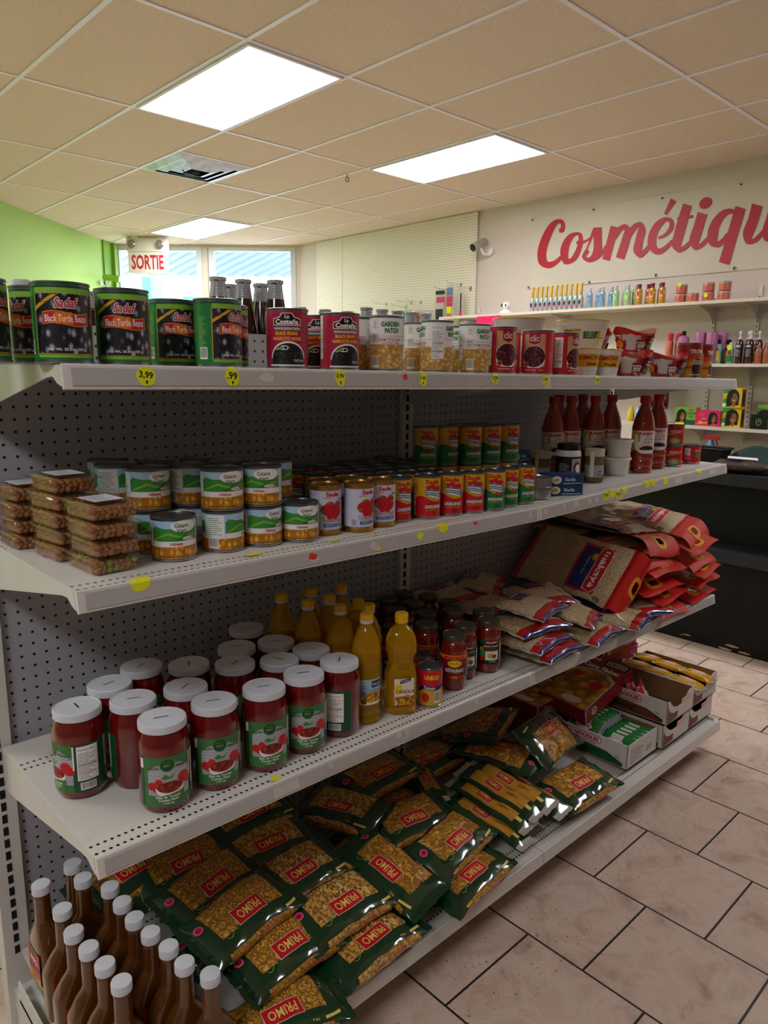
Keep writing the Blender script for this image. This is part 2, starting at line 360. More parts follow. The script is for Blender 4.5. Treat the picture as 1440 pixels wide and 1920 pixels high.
def shelf(level, b, zf, dep, side_back, mdeck, lip=.034):
    x0, x1 = XL+BW*b+.0015, XL+BW*(b+1)-.0015; th = .012
    m = MB()
    prof = [(-.018, -th), (-.018, 0), (-dep, 0), (-dep-.004, .002), (-dep-.007, 0), (-dep-.012, -lip), (-dep-.006, -lip-.002), (-dep+.002, -lip*.6), (-dep+.006, -th)]
    if level == 4:
        prof = [(y, zz+(z4(0, y)-.197)) for y, zz in prof]
        m.extrude_x(prof, x0, x1, mdeck, lambda x: .197-.010*x)
    else: m.extrude_x(prof, x0, x1, mdeck, zf)
    o = gp('shelf' if level < 4 else 'base_shelf', m)
    def kid(name, mb): return link(name, mb.mesh(name), o)
    zz = (lambda x: .197-.010*x + (z4(0, -dep)-.197)) if level == 4 else zf
    r = MB(); y = -dep-.0085
    if level < 4:   # clear ticket channel
        r.extrude_x([(y-.0012, -.004), (y-.0045, -lip+.005), (y-.0033, -lip+.0035), (y-.0002, -.0035)], x0+.012, x1-.012, 'rail_plastic', zz); kid('price_rail', r)
    if level < 4:   # side brackets
        for xx, sgn in ((x0, 1), (x1, -1)):
            p = [(-.020, 0), (-dep+.004, 0), (-dep-.004, -lip+.004), (-dep+.012, -lip+.008), (-dep+.03, -.016), (-dep+.055, -.018), (-.075, -side_back), (-.020, -side_back-.004)]
            q = MB(); n = len(p); v = [(xx-sgn*.0012, a, c+zf(xx)-.001) for a, c in p]+[(xx+sgn*.0012, a, c+zf(xx)-.001) for a, c in p]
            q.add(v, [tuple(range(n)), tuple(range(n, 2*n))[::-1]]+[(i, (i+1) % n, n+(i+1) % n, n+i) for i in range(n)], 'steel_white'); kid('bracket', q)
    SH.append((level, b, o)); return o
for b in (0, 1):
    shelf(1, b, zs1, .505, .088, 'shelf_white'); shelf(2, b, z2, .500, .092, 'shelf_white'); shelf(3, b, z3, .505, .090, 'shelf_white'); shelf(4, b, None, .575, .05, 'base_white')
    x0, x1 = XL+BW*b+.002, XL+BW*(b+1)-.002
    # top shelf of the far side of the unit
    m = MB(); m.extrude_x([(.03, -.012), (.03, 0), (.50, 0), (.505, -.034), (.49, -.012)], x0, x1, 'shelf_white', lambda x: 1.472); gp('far_shelf', m)
    gp('far_base', MB().box(x0, x1, .03, .52, .10, .16, 'steel_white'))
# ------------------------------------------------------------------ flat art: shapes laid out on (u, v), then mapped on a surface
_TX = {}
def glyphs(body, shear=0.0, off=0.0):
    key = (body, shear, off)
    if key in _TX: return _TX[key]
    c = bpy.data.curves.new('t', 'FONT'); c.body = body; c.size = 1; c.shear = shear; c.offset = off; c.resolution_u = 2
    o = bpy.data.objects.new('t', c); COL.objects.link(o); dg = bpy.context.evaluated_depsgraph_get()
    me = bpy.data.meshes.new_from_object(o.evaluated_get(dg)); v = [(p.co.x, p.co.y) for p in me.vertices]; f = [tuple(p.vertices) for p in me.polygons]
    bpy.data.objects.remove(o); bpy.data.curves.remove(c); bpy.data.meshes.remove(me)
    if not v: v = [(0, 0), (1, 0), (1, 1)]; f = [(0, 1, 2)]
    x0 = min(p[0] for p in v); x1 = max(p[0] for p in v); y0 = min(p[1] for p in v); y1 = max(p[1] for p in v)
    _TX[key] = (v, f, x0, x1, y0, y1); return _TX[key]
class Art:
    def __init__(s): s.sh = []; s.k = 0
    def raw(s, v, f, m, layer=None):
        if layer is None: s.k += 1; layer = s.k
        s.sh.append((v, f, m, layer)); return s
    def poly(s, pts, m, layer=None): return s.raw(list(pts), [tuple(range(len(pts)))], m, layer)
    def rect(s, u0, u1, v0, v1, m, layer=None): return s.poly([(u0, v0), (u1, v0), (u1, v1), (u0, v1)], m, layer)
    def ell(s, cu, cv, ru, rv, m, layer=None, n=24, rot=0, a0=0, a1=2*pi):
        p = []
        for i in range(n if a1-a0 > 6.2 else n+1):
            a = a0+(a1-a0)*i/n; x, y = ru*cos(a), rv*sin(a); p.append((cu+x*cos(rot)-y*sin(rot), cv+x*sin(rot)+y*cos(rot)))
        return s.poly(p, m, layer)
    def text(s, body, cu, cv, w=None, h=None, m='ink_white', shear=0.0, off=0.0, rot=0, layer=None, align='c', arc=0):
        v, f, x0, x1, y0, y1 = glyphs(body, shear, off); sc = h/(y1-y0) if h else None; sx = w/(x1-x0) if w else None
        if sc is None: sc = sx
        if sx is None: sx = sc
        ox = (x0+x1)/2 if align == 'c' else x0; oy = (y0+y1)/2; c, d = cos(rot), sin(rot); out = []
        for x, y in v:
            a = (x-ox)*sx; b = (y-oy)*sc + arc*(1-(2*a/((x1-x0)*sx))**2)
            out.append((cu+a*c-b*d, cv+a*d+b*c))
        return s.raw(out, f, m, layer)
    def lines(s, u0, u1, v0, v1, n, m='ink_black', fill=0.45, rag=0.25, seed=1):
        """rows of fine print too small to read"""
        R = random.Random(seed); s.k += 1; dv = (v1-v0)/n
        for i in range(n):
            a = u0; vv = v0+dv*i
            e = u1-(u1-u0)*rag*R.random()
            while a < e-(u1-u0)*.05:
                b = min(e, a+(u1-u0)*R.uniform(.06, .2)); s.rect(a, b, vv, vv+dv*fill, m, s.k); a = b+(u1-u0)*.025
        return s
    def barcode(s, u0, u1, v0, v1, seed=3, ink='ink_black'):
        R = random.Random(seed); s.rect(u0, u1, v0, v1, 'ink_white'); s.k += 1; m = (u1-u0)*.06; a = u0+m
        while a < u1-m:
            w = (u1-u0)*R.choice((.018, .018, .035)); s.rect(a, a+w, v0+(v1-v0)*.15, v1-(v1-v0)*.06, ink, s.k); a += w+(u1-u0)*R.choice((.018, .03))
        return s
    def facts(s, u0, u1, v0, v1, seed=5):
        s.rect(u0, u1, v0, v1, 'ink_white'); w = u1-u0; h = v1-v0
        s.text('Nutrition Facts', u0+w*.06, v1-h*.10, w=w*.75, m='ink_black', align='l', off=.015); s.lines(u0+w*.06, u1-w*.06, v0+h*.04, v1-h*.17, max(6, int(h/.0034)), 'ink_grey', .42, .5, seed)
        s.rect(u0+w*.05, u1-w*.05, v0+h*.45, v0+h*.462, 'ink_black'); return s.rect(u0+w*.05, u1-w*.05, v0+h*.2, v0+h*.212, 'ink_black')
    def blobs(s, u0, u1, v0, v1, n, ru, rv, mats, seed=1, mask=None, rot=None):
        R = random.Random(seed); s.k += 1; L = s.k
        for i in range(n):
            for _ in range(20):
                a, b = R.uniform(u0, u1), R.uniform(v0, v1)
                if mask is None or mask(a, b): break
            else: continue
            q = R.uniform(.75, 1.2); s.ell(a, b, ru*q, rv*q, R.choice(mats), L+i*.004, n=8, rot=R.uniform(0, pi) if rot is None else rot+R.uniform(-.3, .3))
        return s
    def build(s, fn, du=None, dv=None, eps=0.000025, mb=None, base=0.0):
        """fn(u, v, height) -> point; shapes are cut at every du / dv so that they follow the surface"""
        mb = mb or MB(); du = getattr(fn, 'du', du); layers = sorted(set(q[3] for q in s.sh)); rank = {}
        for L in layers: rank[L] = L
        for v, f, m, L in s.sh:
            us = [p[0] for p in v]; vs = [p[1] for p in v]; cut = (du and math.floor(max(us)/du-1e-6) > math.floor(min(us)/du+1e-6)) or (dv and math.floor(max(vs)/dv-1e-6) > math.floor(min(vs)/dv+1e-6))
            h = base+eps*rank[L]
            if not cut: mb.add([fn(a, b, h) for a, b in v], f, m, True); continue
            bm = bmesh.new(); bv = [bm.verts.new((a, b, 0)) for a, b in v]
            for q in f:
                try: bm.faces.new([bv[i] for i in q])
                except ValueError: pass
            for ax, st, lo, hi in ((0, du, min(us), max(us)), (1, dv, min(vs), max(vs))):
                if not st: continue
                x = math.floor(lo/st+1e-6)*st+st
                while x < hi-1e-7:
                    co = (x, 0, 0) if ax == 0 else (0, x, 0); no = (1, 0, 0) if ax == 0 else (0, 1, 0)
                    bmesh.ops.bisect_plane(bm, geom=bm.verts[:]+bm.edges[:]+bm.faces[:], dist=1e-7, plane_co=co, plane_no=no); x += st
            bm.verts.index_update(); mb.add([fn(p.co.x, p.co.y, h) for p in bm.verts], [tuple(w.index for w in q.verts) for q in bm.faces], m, True); bm.free()
        return mb
def on_cyl(r, z0=0.0, taper=0.0, h=1.0):
    """label centre faces local -Y; u runs to the viewer's right; r at the foot, r+taper at height h"""
    st = 2*pi*r/48      # follows the 48 flat facets of the body exactly
    def fn(u, v, e):
        R = r+taper*v/h+e; k_ = math.floor(u/st+1e-6); f_ = u/st-k_; a, b = -pi/2+k_*pi/24, -pi/2+(k_+1)*pi/24
        return (R*(cos(a)*(1-f_)+cos(b)*f_), R*(sin(a)*(1-f_)+sin(b)*f_), z0+v)
    fn.du = st
    return fn
def on_plane(o, ux, vx):
    """flat face: origin o, unit vectors for u and v"""
    o, ux, vx = Vector(o), Vector(ux), Vector(vx); n = ux.cross(vx)
    return lambda u, v, e: tuple(o+ux*u+vx*v+n*e)
for nm, c in dict(white='f1efea', black='141414', grey='6a6a6a', red='c81622', crimson='a80f30', magenta='b01440', yellow='f2c80f', gold='d9a520', orange='e8731a', green='1f7a3a', dkgreen='12502c', teal='117a66', navy='15256e', blue='1f5fae', sky='a9cfe6', lime='86b93a', pink='e0568a', cream='efe6cc', brown='6a3a1c', lilac='cfd0e2', tan='c79f6a', leaf='3d8f3a', wine='5e0f1c', silver='a8abb0', steelblue='5a7894').items():
    mat('ink_'+nm, c, 0.38, var=0)
# ------------------------------------------------------------------ right wall: pegboard, banner, shelves
mat('banner_vinyl', 'cfc6b4', 0.55, var=0.03, vscale=3, bump=0.25, bscale=3); mat('banner_red', 'b3202f', 0.5, var=0.03); mat('brass', 'b08a3a', 0.35, 0.9); mat('chrome', 'c9ccd0', 0.18, 1.0, var=0)
mat('laminate', 'd9cdb9', 0.5, var=0.03); mat('shelf_metal', 'd4cec4', 0.45)
for y0, y1 in ((3.065, 5.034), (5.040, 5.505)):
    o = link('pegboard', MB().box(5.176, 5.188, y0, y1, 1.10, 2.979, 'wall_peg').mesh('pegboard')); tag(o, 'large cream pegboard panel on the wall up to the white wall section' if y0 < 4 else 'narrow cream pegboard strip on the wall nearest the window', 'pegboard')
    for yy in (y0+.1, y1-.1): link('batten', MB().box(5.188, 5.199, yy-.02, yy+.02, 1.12, 2.95, 'laminate').mesh('batten'), o)
LET = [[2160,2680,2172,2711,2117,2683,2160,2713,2108,2733,2150,2736,2137,2781,2159,2752,2207,2793,2182,2756,2279,2754,2218,2715,2341,2666,2259,2632,2378,2554,2286,2535,2357,2444,2277,2470,2251,2395,2252,2450,2167,2423,2196,2458,2112,2474,2136,2495],[1997,2665,1984,2643,2064,2656,2023,2620,2124,2595,2054,2564,2142,2508,2063,2502,2093,2416,2057,2460,1994,2430,2030,2464,1944,2503,1990,2524,1925,2581,1970,2591,1941,2645,1975,2633,1990,2667,2000,2649],[1993,2581,1969,2599,1968,2560,1966,2593,1914,2566,1923,2588,1870,2583,1881,2598,1827,2609,1842,2625],[1882,2520,1856,2487,1901,2509,1863,2485,1924,2454,1886,2457,1858,2408,1861,2446,1782,2425,1835,2466,1744,2491,1821,2512,1749,2585,1826,2594,1759,2674,1836,2681],[1880,2509,1895,2516,1853,2565,1869,2572,1823,2633,1848,2645,1797,2658,1831,2680],[1821,2412,1836,2432,1774,2425,1799,2454,1726,2465,1750,2485,1685,2512,1714,2532],[1676,2676,1607,2652,1703,2558,1633,2535,1733,2422,1662,2400],[1622,2563,1652,2581,1579,2619,1614,2650,1548,2629,1543,2670,1551,2619,1490,2610,1575,2538,1504,2513,1610,2425,1537,2398],[1493,2560,1529,2583,1447,2622,1483,2656,1428,2630,1410,2668,1435,2613,1368,2601,1450,2543,1384,2522,1460,2458,1393,2455,1401,2400,1399,2448,1348,2429,1377,2457,1315,2471,1340,2491],[1253,2521,1264,2540,1189,2538,1209,2560,1144,2589,1178,2604,1156,2653,1182,2637,1225,2679,1208,2644,1299,2642,1249,2605,1342,2560,1273,2538,1334,2469,1269,2482,1261,2409,1253,2456,1188,2429,1214,2461,1129,2491,1148,2509],[1182,2809,1136,2779,1203,2761,1168,2739,1228,2706,1204,2691],[1082,2758,1012,2728,1112,2651,1037,2621,1137,2537,1061,2511,1144,2462,1071,2460,1082,2404,1077,2447,1024,2426,1048,2454,986,2472,1005,2489],[1117,2645,1121,2664,1060,2644,1065,2666,994,2643,999,2665],[965,2681,892,2652,987,2584,914,2555,1009,2492,934,2476,967,2415,941,2447,903,2426,926,2453,858,2482,876,2499],[697,2653,703,2628,734,2671,725,2637,797,2660,759,2619,856,2597,792,2560,877,2515,801,2497,852,2436,802,2461,784,2413,797,2454,745,2444,770,2468,716,2490,738,2507],[693,2683,621,2652,714,2586,641,2557,744,2443,670,2415,773,2307,698,2280],[580,2684,507,2654,596,2583,528,2553,622,2493,551,2471,589,2415,561,2449,519,2418,541,2448,472,2478,492,2496],[456,2686,385,2656,472,2583,405,2555,491,2482,424,2462,459,2416,442,2456,398,2428,417,2457,352,2474,369,2493],[327,2500,336,2517,278,2516,294,2536,244,2561,271,2574,255,2618,275,2604,310,2641,296,2609,366,2608,327,2575,398,2535,343,2515,389,2455,339,2466,331,2402,326,2444,274,2420,295,2448,230,2474,245,2490]]
bn = thing('banner', 'long white vinyl wall banner reading Cosmétique in red script', 'banner', (5.19, 1.2, 2.22))
def kid0(name, mb, par): o = link(name, mb.mesh(name), par); o.matrix_parent_inverse = par.matrix_basis.inverted(); return o
m = MB(); NY, NZ = 60, 12; v = []
for j in range(NZ+1):
    for i in range(NY+1):
        y = 2.46-(2.46+.62)*i/NY; z = 2.235+(2.845-2.235)*j/NZ
        v.append((5.1925-.0016*sin(i*1.7)*sin(j*.5)-.0012*sin(i*.63+j), y, z))
m.add(v, [(j*(NY+1)+i, j*(NY+1)+i+1, (j+1)*(NY+1)+i+1, (j+1)*(NY+1)+i) for j in range(NZ) for i in range(NY)], 'banner_vinyl', True)
kid0('sheet', m, bn)
def spl(P, n=7):
    out = []
    for i in range(len(P)-1):
        a, b, c, e = P[max(i-1, 0)], P[i], P[i+1], P[min(i+2, len(P)-1)]
        for q in range(n):
            t = q/n; out.append([0.5*((2*b[j])+(-a[j]+c[j])*t+(2*a[j]-5*b[j]+4*c[j]-e[j])*t*t+(-a[j]+3*b[j]-3*c[j]+e[j])*t**3) for j in range(len(b))])
    out.append(list(P[-1])); return out
m = MB()
for q, s_ in enumerate(LET):
    P = spl([[s_[i]/1000, s_[i+1]/1000, s_[i+2]/1000, s_[i+3]/1000] for i in range(0, len(s_), 4)]); x = 5.1885-.00004*q
    v = []
    for a in P: v += [(x, a[0], a[1]), (x, a[2], a[3])]
    m.add(v, [(2*i, 2*i+1, 2*i+3, 2*i+2) for i in range(len(P)-1)], 'banner_red')
m.add([(5.1885, .913+.046*cos(a*pi/12), 2.735+.040*sin(a*pi/12)) for a in range(24)], [tuple(range(24))], 'banner_red')
kid0('lettering', m, bn)
for y, z in ((2.448, 2.824), (1.842, 2.822), (1.252, 2.822), (.67, 2.825), (2.456, 2.249), (1.84, 2.248), (1.253, 2.255), (.657, 2.253), (.06, 2.824), (.05, 2.25), (-.55, 2.824), (-.55, 2.25)):
    g = MB(); g.tube([(5.186+.0, y+.009*cos(a*pi/6), z+.009*sin(a*pi/6)) for a in range(13)], .003, 'chrome', 6); g.add([(5.187, y+.007*cos(a*pi/5), z+.007*sin(a*pi/5)) for a in range(10)], [tuple(range(10))], 'dark_slot'); kid0('grommet', g, bn)
# slotted wall standards and the three shelves
for n_, y in enumerate((3.02, 2.03, .774, .46, -.30)):
    m = MB(); m.box(5.186, 5.199, y-.013, y+.013, 1.02, 2.10 if n_ != 3 else 2.12, 'shelf_metal')
    for q in range(30): m.box(5.1845, 5.187, y-.003, y+.003, 1.05+q*.034, 1.064+q*.034, 'dark_slot')
    o = link('shelf_standard', m.mesh('shelf_standard')); tag(o, ['slotted steel standard on the wall nearest the pegboard', 'slotted steel wall standard under the green and gold bottles', 'slotted steel wall standard behind the lilac cylinders', 'slotted steel wall standard above the brown spray bottles', 'slotted steel wall standard past the right end of view'][n_], 'shelf standard')
WSH = []
for zt, y0, y1, lab in ((2.010, -.75, 3.27, 'long top wall shelf under the red-lettered banner'), (1.572, -.75, 1.75, 'middle wall shelf holding pump and spray bottles'), (1.126, -.75, 1.35, 'lowest wall shelf holding hair relaxer boxes')):
    t = thing('wall_shelf', lab, 'shelf', (5.05, (y0+y1)/2, zt))
    m = MB(); cuts = [y0, y0+.92, y0+1.84, y0+2.76, y1] if y1-y0 > 3 else [y0, y0+.92, y1]
    for a, b in zip(cuts, cuts[1:]):
        if b > a+.02: m.box(4.895, 5.184, a+.001, b-.001, zt-.022, zt, 'laminate')
    kid0('board', m, t)
    for y in (3.02, 2.03, .774, .46, -.30):
        if y < y1-.05:
            br = MB(); p = [(5.184, zt-.024), (4.93, zt-.024), (4.93, zt-.032), (5.02, zt-.05), (5.10, zt-.075), (5.15, zt-.12), (5.184, zt-.13)]
            br.add([(x, y-.002, z) for x, z in p]+[(x, y+.002, z) for x, z in p], [tuple(range(7)), tuple(range(7, 14))[::-1]]+[(i, (i+1) % 7, 7+(i+1) % 7, 7+i) for i in range(7)], 'shelf_metal'); kid0('bracket', br, t)
# black tiered bench along the right
m = thing('tiered_bench', 'long black painted two-step bench along the right wall', 'bench', (4.0, -.6, 0))
def ybox(x0, x1, z0, z1, mn, y0=-2.6, y1=1.5): return MB().box(x0, x1, y0, y1, z0, z1, mn)
kid0('base', ybox(3.555, 4.25, 0, .500, 'black_paint'), m); kid0('step', ybox(3.500, 3.74, .500, .558, 'black_ledge'), m)
kid0('riser', ybox(3.72, 4.25, .558, .906, 'black_paint'), m); kid0('worktop', ybox(3.60, 4.26, .906, .966, 'black_ledge'), m)
m2 = MB(); R = random.Random(4); mat('chipped_plaster', 'b99a80', 0.9, var=.15, vscale=40)
for i in range(34):
    y = R.uniform(-1.6, .55); z = abs(R.gauss(0, .018)); w = R.uniform(.008, .05)
    n = 7; m2.add([(3.552, y+w*cos(a*2*pi/n)*R.uniform(.6, 1.1), .006+z+w*.16*sin(a*2*pi/n)+.004) for a in range(n)], [tuple(range(n))], 'chipped_plaster')
o = kid0('chipped_edge', m2, m); o['kind'] = 'stuff'
m2 = MB()
for y in (.32, .24, -.62, -.80, -.88): m2.add([(3.552, y, .150), (3.552, y-.05, .152), (3.552, y-.045, .157), (3.552, y-.01, .158)], [(0, 1, 2, 3)], 'chipped_plaster')
o = kid0('scratches', m2, m); o['kind'] = 'stuff'
# ------------------------------------------------------------------ ceiling air diffuser, ceiling hook, exit sign, cameras
x0, y1 = cg(0, 0.5); x1, y0 = cg(1, 0); 
if y0 < y1: y0, y1 = y1, y0
cx, cy = (x0+x1)/2, (y0+y1)/2
t = thing('air_diffuser', 'square shiny metal air diffuser set in the ceiling', 'air vent', (cx, cy, H), (0, 0, PSI)); mat('duct_black', '17171a', .7); mat('louver_metal', 'c3cad8', .38, .55, var=.25, vscale=14)
f = MB(); hh = .292
f.box(-hh, hh, -hh, hh, -.003, -.001, 'duct_black'); link('plenum', f.mesh('plenum'), t)
for q, (ro, ri, z) in enumerate(((.292, .235, -.006), (.225, .165, -.012), (.150, .085, -.018))):
    f = MB(); v = []
    for r, zz in ((ro, z), (ri, z+.003-.022), (ri-.006, z-.020)):
        v += [(-r, -r, zz), (r, -r, zz), (r, r, zz), (-r, r, zz)]
    f.add(v, [(a*4+i, a*4+(i+1) % 4, a*4+4+(i+1) % 4, a*4+4+i) for a in range(2) for i in range(4)], 'louver_metal'); link('louver', f.mesh('louver'), t)
f = MB(); f.lathe([(.055, -.03), (.075, -.012), (.08, -.003)], 'duct_black', 20, cx=.02, cy=.10); link('damper', f.mesh('damper'), t)
f = MB(); f.tube([(-.1, .02, -.034), (.06, .10, -.03), (.14, .13, -.02)], .006, 'duct_black', 6); link('lever', f.mesh('lever'), t)
hk = MB(); hk.tube([(3.466, 2.954, H), (3.466, 2.954, H-.03)], .003, 'duct_black', 6); hk.tube([(3.466+.016*cos(a), 2.954+.0*a, H-.045+.016*sin(a)) for a in [i*pi/8 for i in range(17)]], .003, 'duct_black', 6)
tag(link('ceiling_hook', hk.mesh('ceiling_hook')), 'small black ring hook screwed into the ceiling grid', 'hook')
mat('sign_beige', 'd8d2c0', .6, var=.02)
t = thing('exit_sign', 'beige emergency sign reading SORTIE in red under two round lamps', 'exit sign', (*(lambda s: (ww(s)[0]-nrm.x*.50, ww(s)[1]-nrm.y*.50))(1.70), 2.685), (0, 0, atan2(d.y, d.x)+pi))
link('housing', MB().box(-.235, .235, -.04, .04, .135, .285, 'sign_beige').mesh('housing'), t)
q = MB(); q.box(-.225, .225, -.03, .03, -.10, .135, 'sign_beige'); pl = link('sign_face', q.mesh('sign_face'), t)
a = Art(); a.text('SORTIE', 0, 0, w=.375, h=.165, m='banner_red', off=.03); tx = link('letters', a.build(on_plane((0, -.0301, .018), (1, 0, 0), (0, 0, 1))).mesh('letters'), pl)
link('mount', MB().box(-.10, .10, -.03, .03, .285, H-2.685-.001, 'sign_beige').mesh('mount'), t)
mat('lens_grey', '8d8a84', .15, .6)
for sx in (-.165, .165):
    q = MB(); q.lathe([(.0, 0), (.03, .004), (.042, .02), (.046, .045), (.03, .06), (0, .062)], 'lens_grey', 20); link('emergency_lamp', q.mesh('lamp'), t, (sx, -.04, .21), (pi/2, 0, 0)).scale = (1, 1, .8)
mat('cam_grey', 'a9a79b', .45); mat('cam_black', '101014', .2); mat('plastic_white', 'e8e6e2', .35, var=0)
def bullet_camera(label, loc, aim, base, col='cam_grey'):
    t = thing('security_camera', label, 'security camera', loc)
    q = Vector(aim).normalized().to_track_quat('Z', 'Y').to_euler()
    b = MB(); b.lathe([(.0, -.13), (.028, -.125), (.036, -.11), (.036, .02), (.040, .03), (.040, .055), (.034, .06)], col, 20); link('housing', b.mesh('housing'), t, (0, 0, 0), q)
    b = MB(); b.lathe([(.036, .05), (.034, .062), (.0, .066)], 'cam_black', 20); link('lens', b.mesh('lens'), t, (0, 0, 0), q)
    b = MB(); B = Vector(base)-Vector(loc); b.tube([Vector(aim).normalized()*-.03, B*.5+Vector((0, 0, -.05)), B*.9+Vector((0, 0, -.03)), B], .011, 'plastic_white', 8); link('arm', b.mesh('arm'), t)
    b = MB(); b.tube([B*.93, B], .036, 'plastic_white', 16); link('mount', b.mesh('mount'), t)
bullet_camera('grey security camera on the wall beside the cream pegboard', (5.04, 2.95, 2.645), (-.75, .05, -.35), (5.197, 2.905, 2.60))
gq = Vector(GC)+gd*.42+gn*.02
bullet_camera('small security camera on the green wall next to the window', (gq.x+gn.x*.16, gq.y+gn.y*.16, 2.53), (.75, -.55, -.12), (gq.x+gn.x*.001, gq.y+gn.y*.001, 2.47), 'green_trim')
# ------------------------------------------------------------------ goods: one kit of parts per product
def clear_film(name, base):
    k = NT(name, .05); tr = k.n('BsdfTransparent'); gl = k.n('BsdfGlossy'); gl.inputs['Roughness'].default_value = .06; fr = k.n('LayerWeight', Blend=.5); mx = k.n('MixShader')
    k.l(k.math('ADD', k.math('MULTIPLY', k.math('POWER', fr.outputs['Facing'], 3.0), .40), base), mx.inputs[0]); k.l(tr.outputs[0], mx.inputs[1]); k.l(gl.outputs[0], mx.inputs[2]); k.l(mx.outputs[0], k.t.nodes['Material Output'].inputs['Surface'])
mat('tin', 'a9acae', 0.28, 0.9, var=.03); mat('tin_lid', '6f7578', 0.33, 0.85, var=.05); mat('gold_tin', 'b98f4a', 0.3, 0.85); mat('white_cap', 'd3d7de', 0.38, var=0); mat('dark_lid', '5b5444', 0.35, 0.6, var=.04)
mat('tomato_paste', '6a0c0a', 0.12, coat=1.0, var=.05); mat('salsa', '7a1509', 0.15, coat=1.0, var=.25, vscale=90); mat('bbq_sauce', '59310f', 0.14, coat=1.0, var=.05); mat('bbq_dark', '3a1a10', 0.12, coat=1.0)
mat('oil_yellow', 'f2c01c', 0.05, trans=.72, ior=1.36, var=0); mat('oil_cap', 'e6b21a', 0.35, var=0); mat('palm_oil', '98280c', 0.14, coat=1.0, var=.15, vscale=14); mat('red_cap', 'a8130d', .35)
mat('cup_white', 'ebe7de', .35, var=0); mat('foil_yellow', 'd9b64a', .3); clear_film('clear_pet', .05); mat('jar_clear', 'e7e3da', .1, alpha=.45, var=0); mat('cream_lid', 'cfc6a4', .4); mat('black_lid', '16161a', .3)
mat('paper_white', 'e4e4ea', .5, var=.02); mat('chickpea', '96602f', .55, var=.2, vscale=60); mat('chickpea_green', '8d8a35', .55, var=.2, vscale=60); mat('herbs', '6d5a3a', .8, var=.4, vscale=200)
def speck(name, stops, scale, rough=.4, axis=None, coat=0, rand=1.0, dist=.8, edge=False):
    k = NT(name, rough); tc = k.n('TexCoord'); v = k.n('TexVoronoi', Scale=scale, Randomness=rand)
    if edge: v.feature = 'DISTANCE_TO_EDGE'
    if axis:
        mp = k.n('Mapping'); mp.inputs['Scale'].default_value = axis; k.l(tc.outputs['Object'], mp.inputs[0]); src = mp.outputs[0]
    else: src = tc.outputs['Object']
    nz = k.n('TexNoise', Scale=scale*.55, Detail=1.0); k.l(src, nz.inputs['Vector']); va = k.n('VectorMath'); va.operation = 'MULTIPLY_ADD'; va.inputs[1].default_value = (dist/scale,)*3; k.l(nz.outputs['Color'], va.inputs[0]); k.l(src, va.inputs[2]); k.l(va.outputs[0], v.inputs['Vector'])
    k.col(k.ramp(v.outputs['Distance'], stops)); k.b.inputs['Coat Weight'].default_value = coat
speck('bean_print', [(0.0, 'd6d6e2'), (0.15, 'a8a8b8'), (0.30, '6a6a7c'), (0.40, '22222e'), (0.7, '0c0c14')], 92, axis=(1, 1, .62), dist=.35)
speck('bean_small', [(0.0, '8a8c94'), (0.2, '2a2a30'), (0.5, '0b0b0e')], 190)
speck('kidney_print', [(0.0, 'c77a86'), (0.22, '7a2038'), (0.6, '38060f')], 135)
speck('corn_print', [(0.0, 'f7dc78'), (0.25, 'e9ab2a'), (0.6, 'b06c10')], 120, axis=(1, 1, .62), rand=.45, dist=.15)
speck('cream_corn', [(0.0, 'f3e2b0'), (0.3, 'dcb86a'), (0.6, 'b98a3e')], 110)
speck('palm_nuts', [(0.0, 'b8705a'), (0.25, '5a1c14'), (0.6, '1e0806')], 150)
speck('tomato_print', [(0.0, 'e0523c'), (0.3, 'a31b16'), (0.7, '5e0c0c')], 120)
speck('flower_print', [(0.0, 'f2c92a'), (0.4, 'd89a14'), (0.8, '6c4a10')], 120)
k = NT('trofai_print', .4); tc = k.n('TexCoord'); sp = k.n('SeparateXYZ'); k.l(tc.outputs['Object'], sp.inputs[0])
k.col(k.ramp(k.math('DIVIDE', sp.outputs[2], .113), [(0.0, 'c98a1e'), (0.22, 'd8901a'), (.40, 'e8a428'), (.55, 'd85a18'), (.72, 'b01512'), (1.0, '8e0e12')]))
KIT = {}
def build(mb, name): return mb.mesh(name)
def can_body(r, h, metal='tin', lid='tin_lid', ribs=False, seg=48):
    m = MB(); p = [(r-.002, 0), (r+.0008, .0008), (r+.0008, .0032), (r-.0012, .0045)]
    if ribs:
        n = 14; z0, z1 = .02, h-.018
        for i in range(n+1): z = z0+(z1-z0)*i/n; p += [(r-.0012-.0007*(i % 2), z)]
    p += [(r-.0012, h-.0045), (r+.0008, h-.0032), (r+.0008, h-.0006, lid), (r-.0012, h, lid), (r-.0022, h-.003, lid), (r*.72, h-.0034, lid), (r*.70, h-.0024, lid), (r*.5, h-.0024, lid), (0.0005, h-.0026, lid)]
    return m.lathe(p, metal, seg)
def can_kit(name, r, h, art, paper, metal='tin', lid='tin_lid', ribs=False, m0=.0055, m1=.0055):
    b = can_body(r, h, metal, lid, ribs).mesh(name+'_body'); a = MB(); R = r-.0006; n = 48; v = []
    z0, z1 = m0, h-m1; rows = [z0, z1]
    if ribs: rows = [z0]+[.02+(h-.038)*i/14 for i in range(15)]+[z1]
    for i, z in enumerate(rows):
        rr = R-(.0006*((i+1) % 2) if ribs and 0 < i < len(rows)-1 else 0)
        for q in range(n): v.append((rr*cos(2*pi*q/n), rr*sin(2*pi*q/n), z))
    a.add(v, [(j*n+q, j*n+(q+1) % n, (j+1)*n+(q+1) % n, (j+1)*n+q) for j in range(len(rows)-1) for q in range(n)], paper, True)
    art.build(on_cyl(R, 0), du=R*.22, mb=a, base=.0002)
    KIT[name] = [('body', b, None), ('label', a.mesh(name+'_label'), None)]
PLACED = []
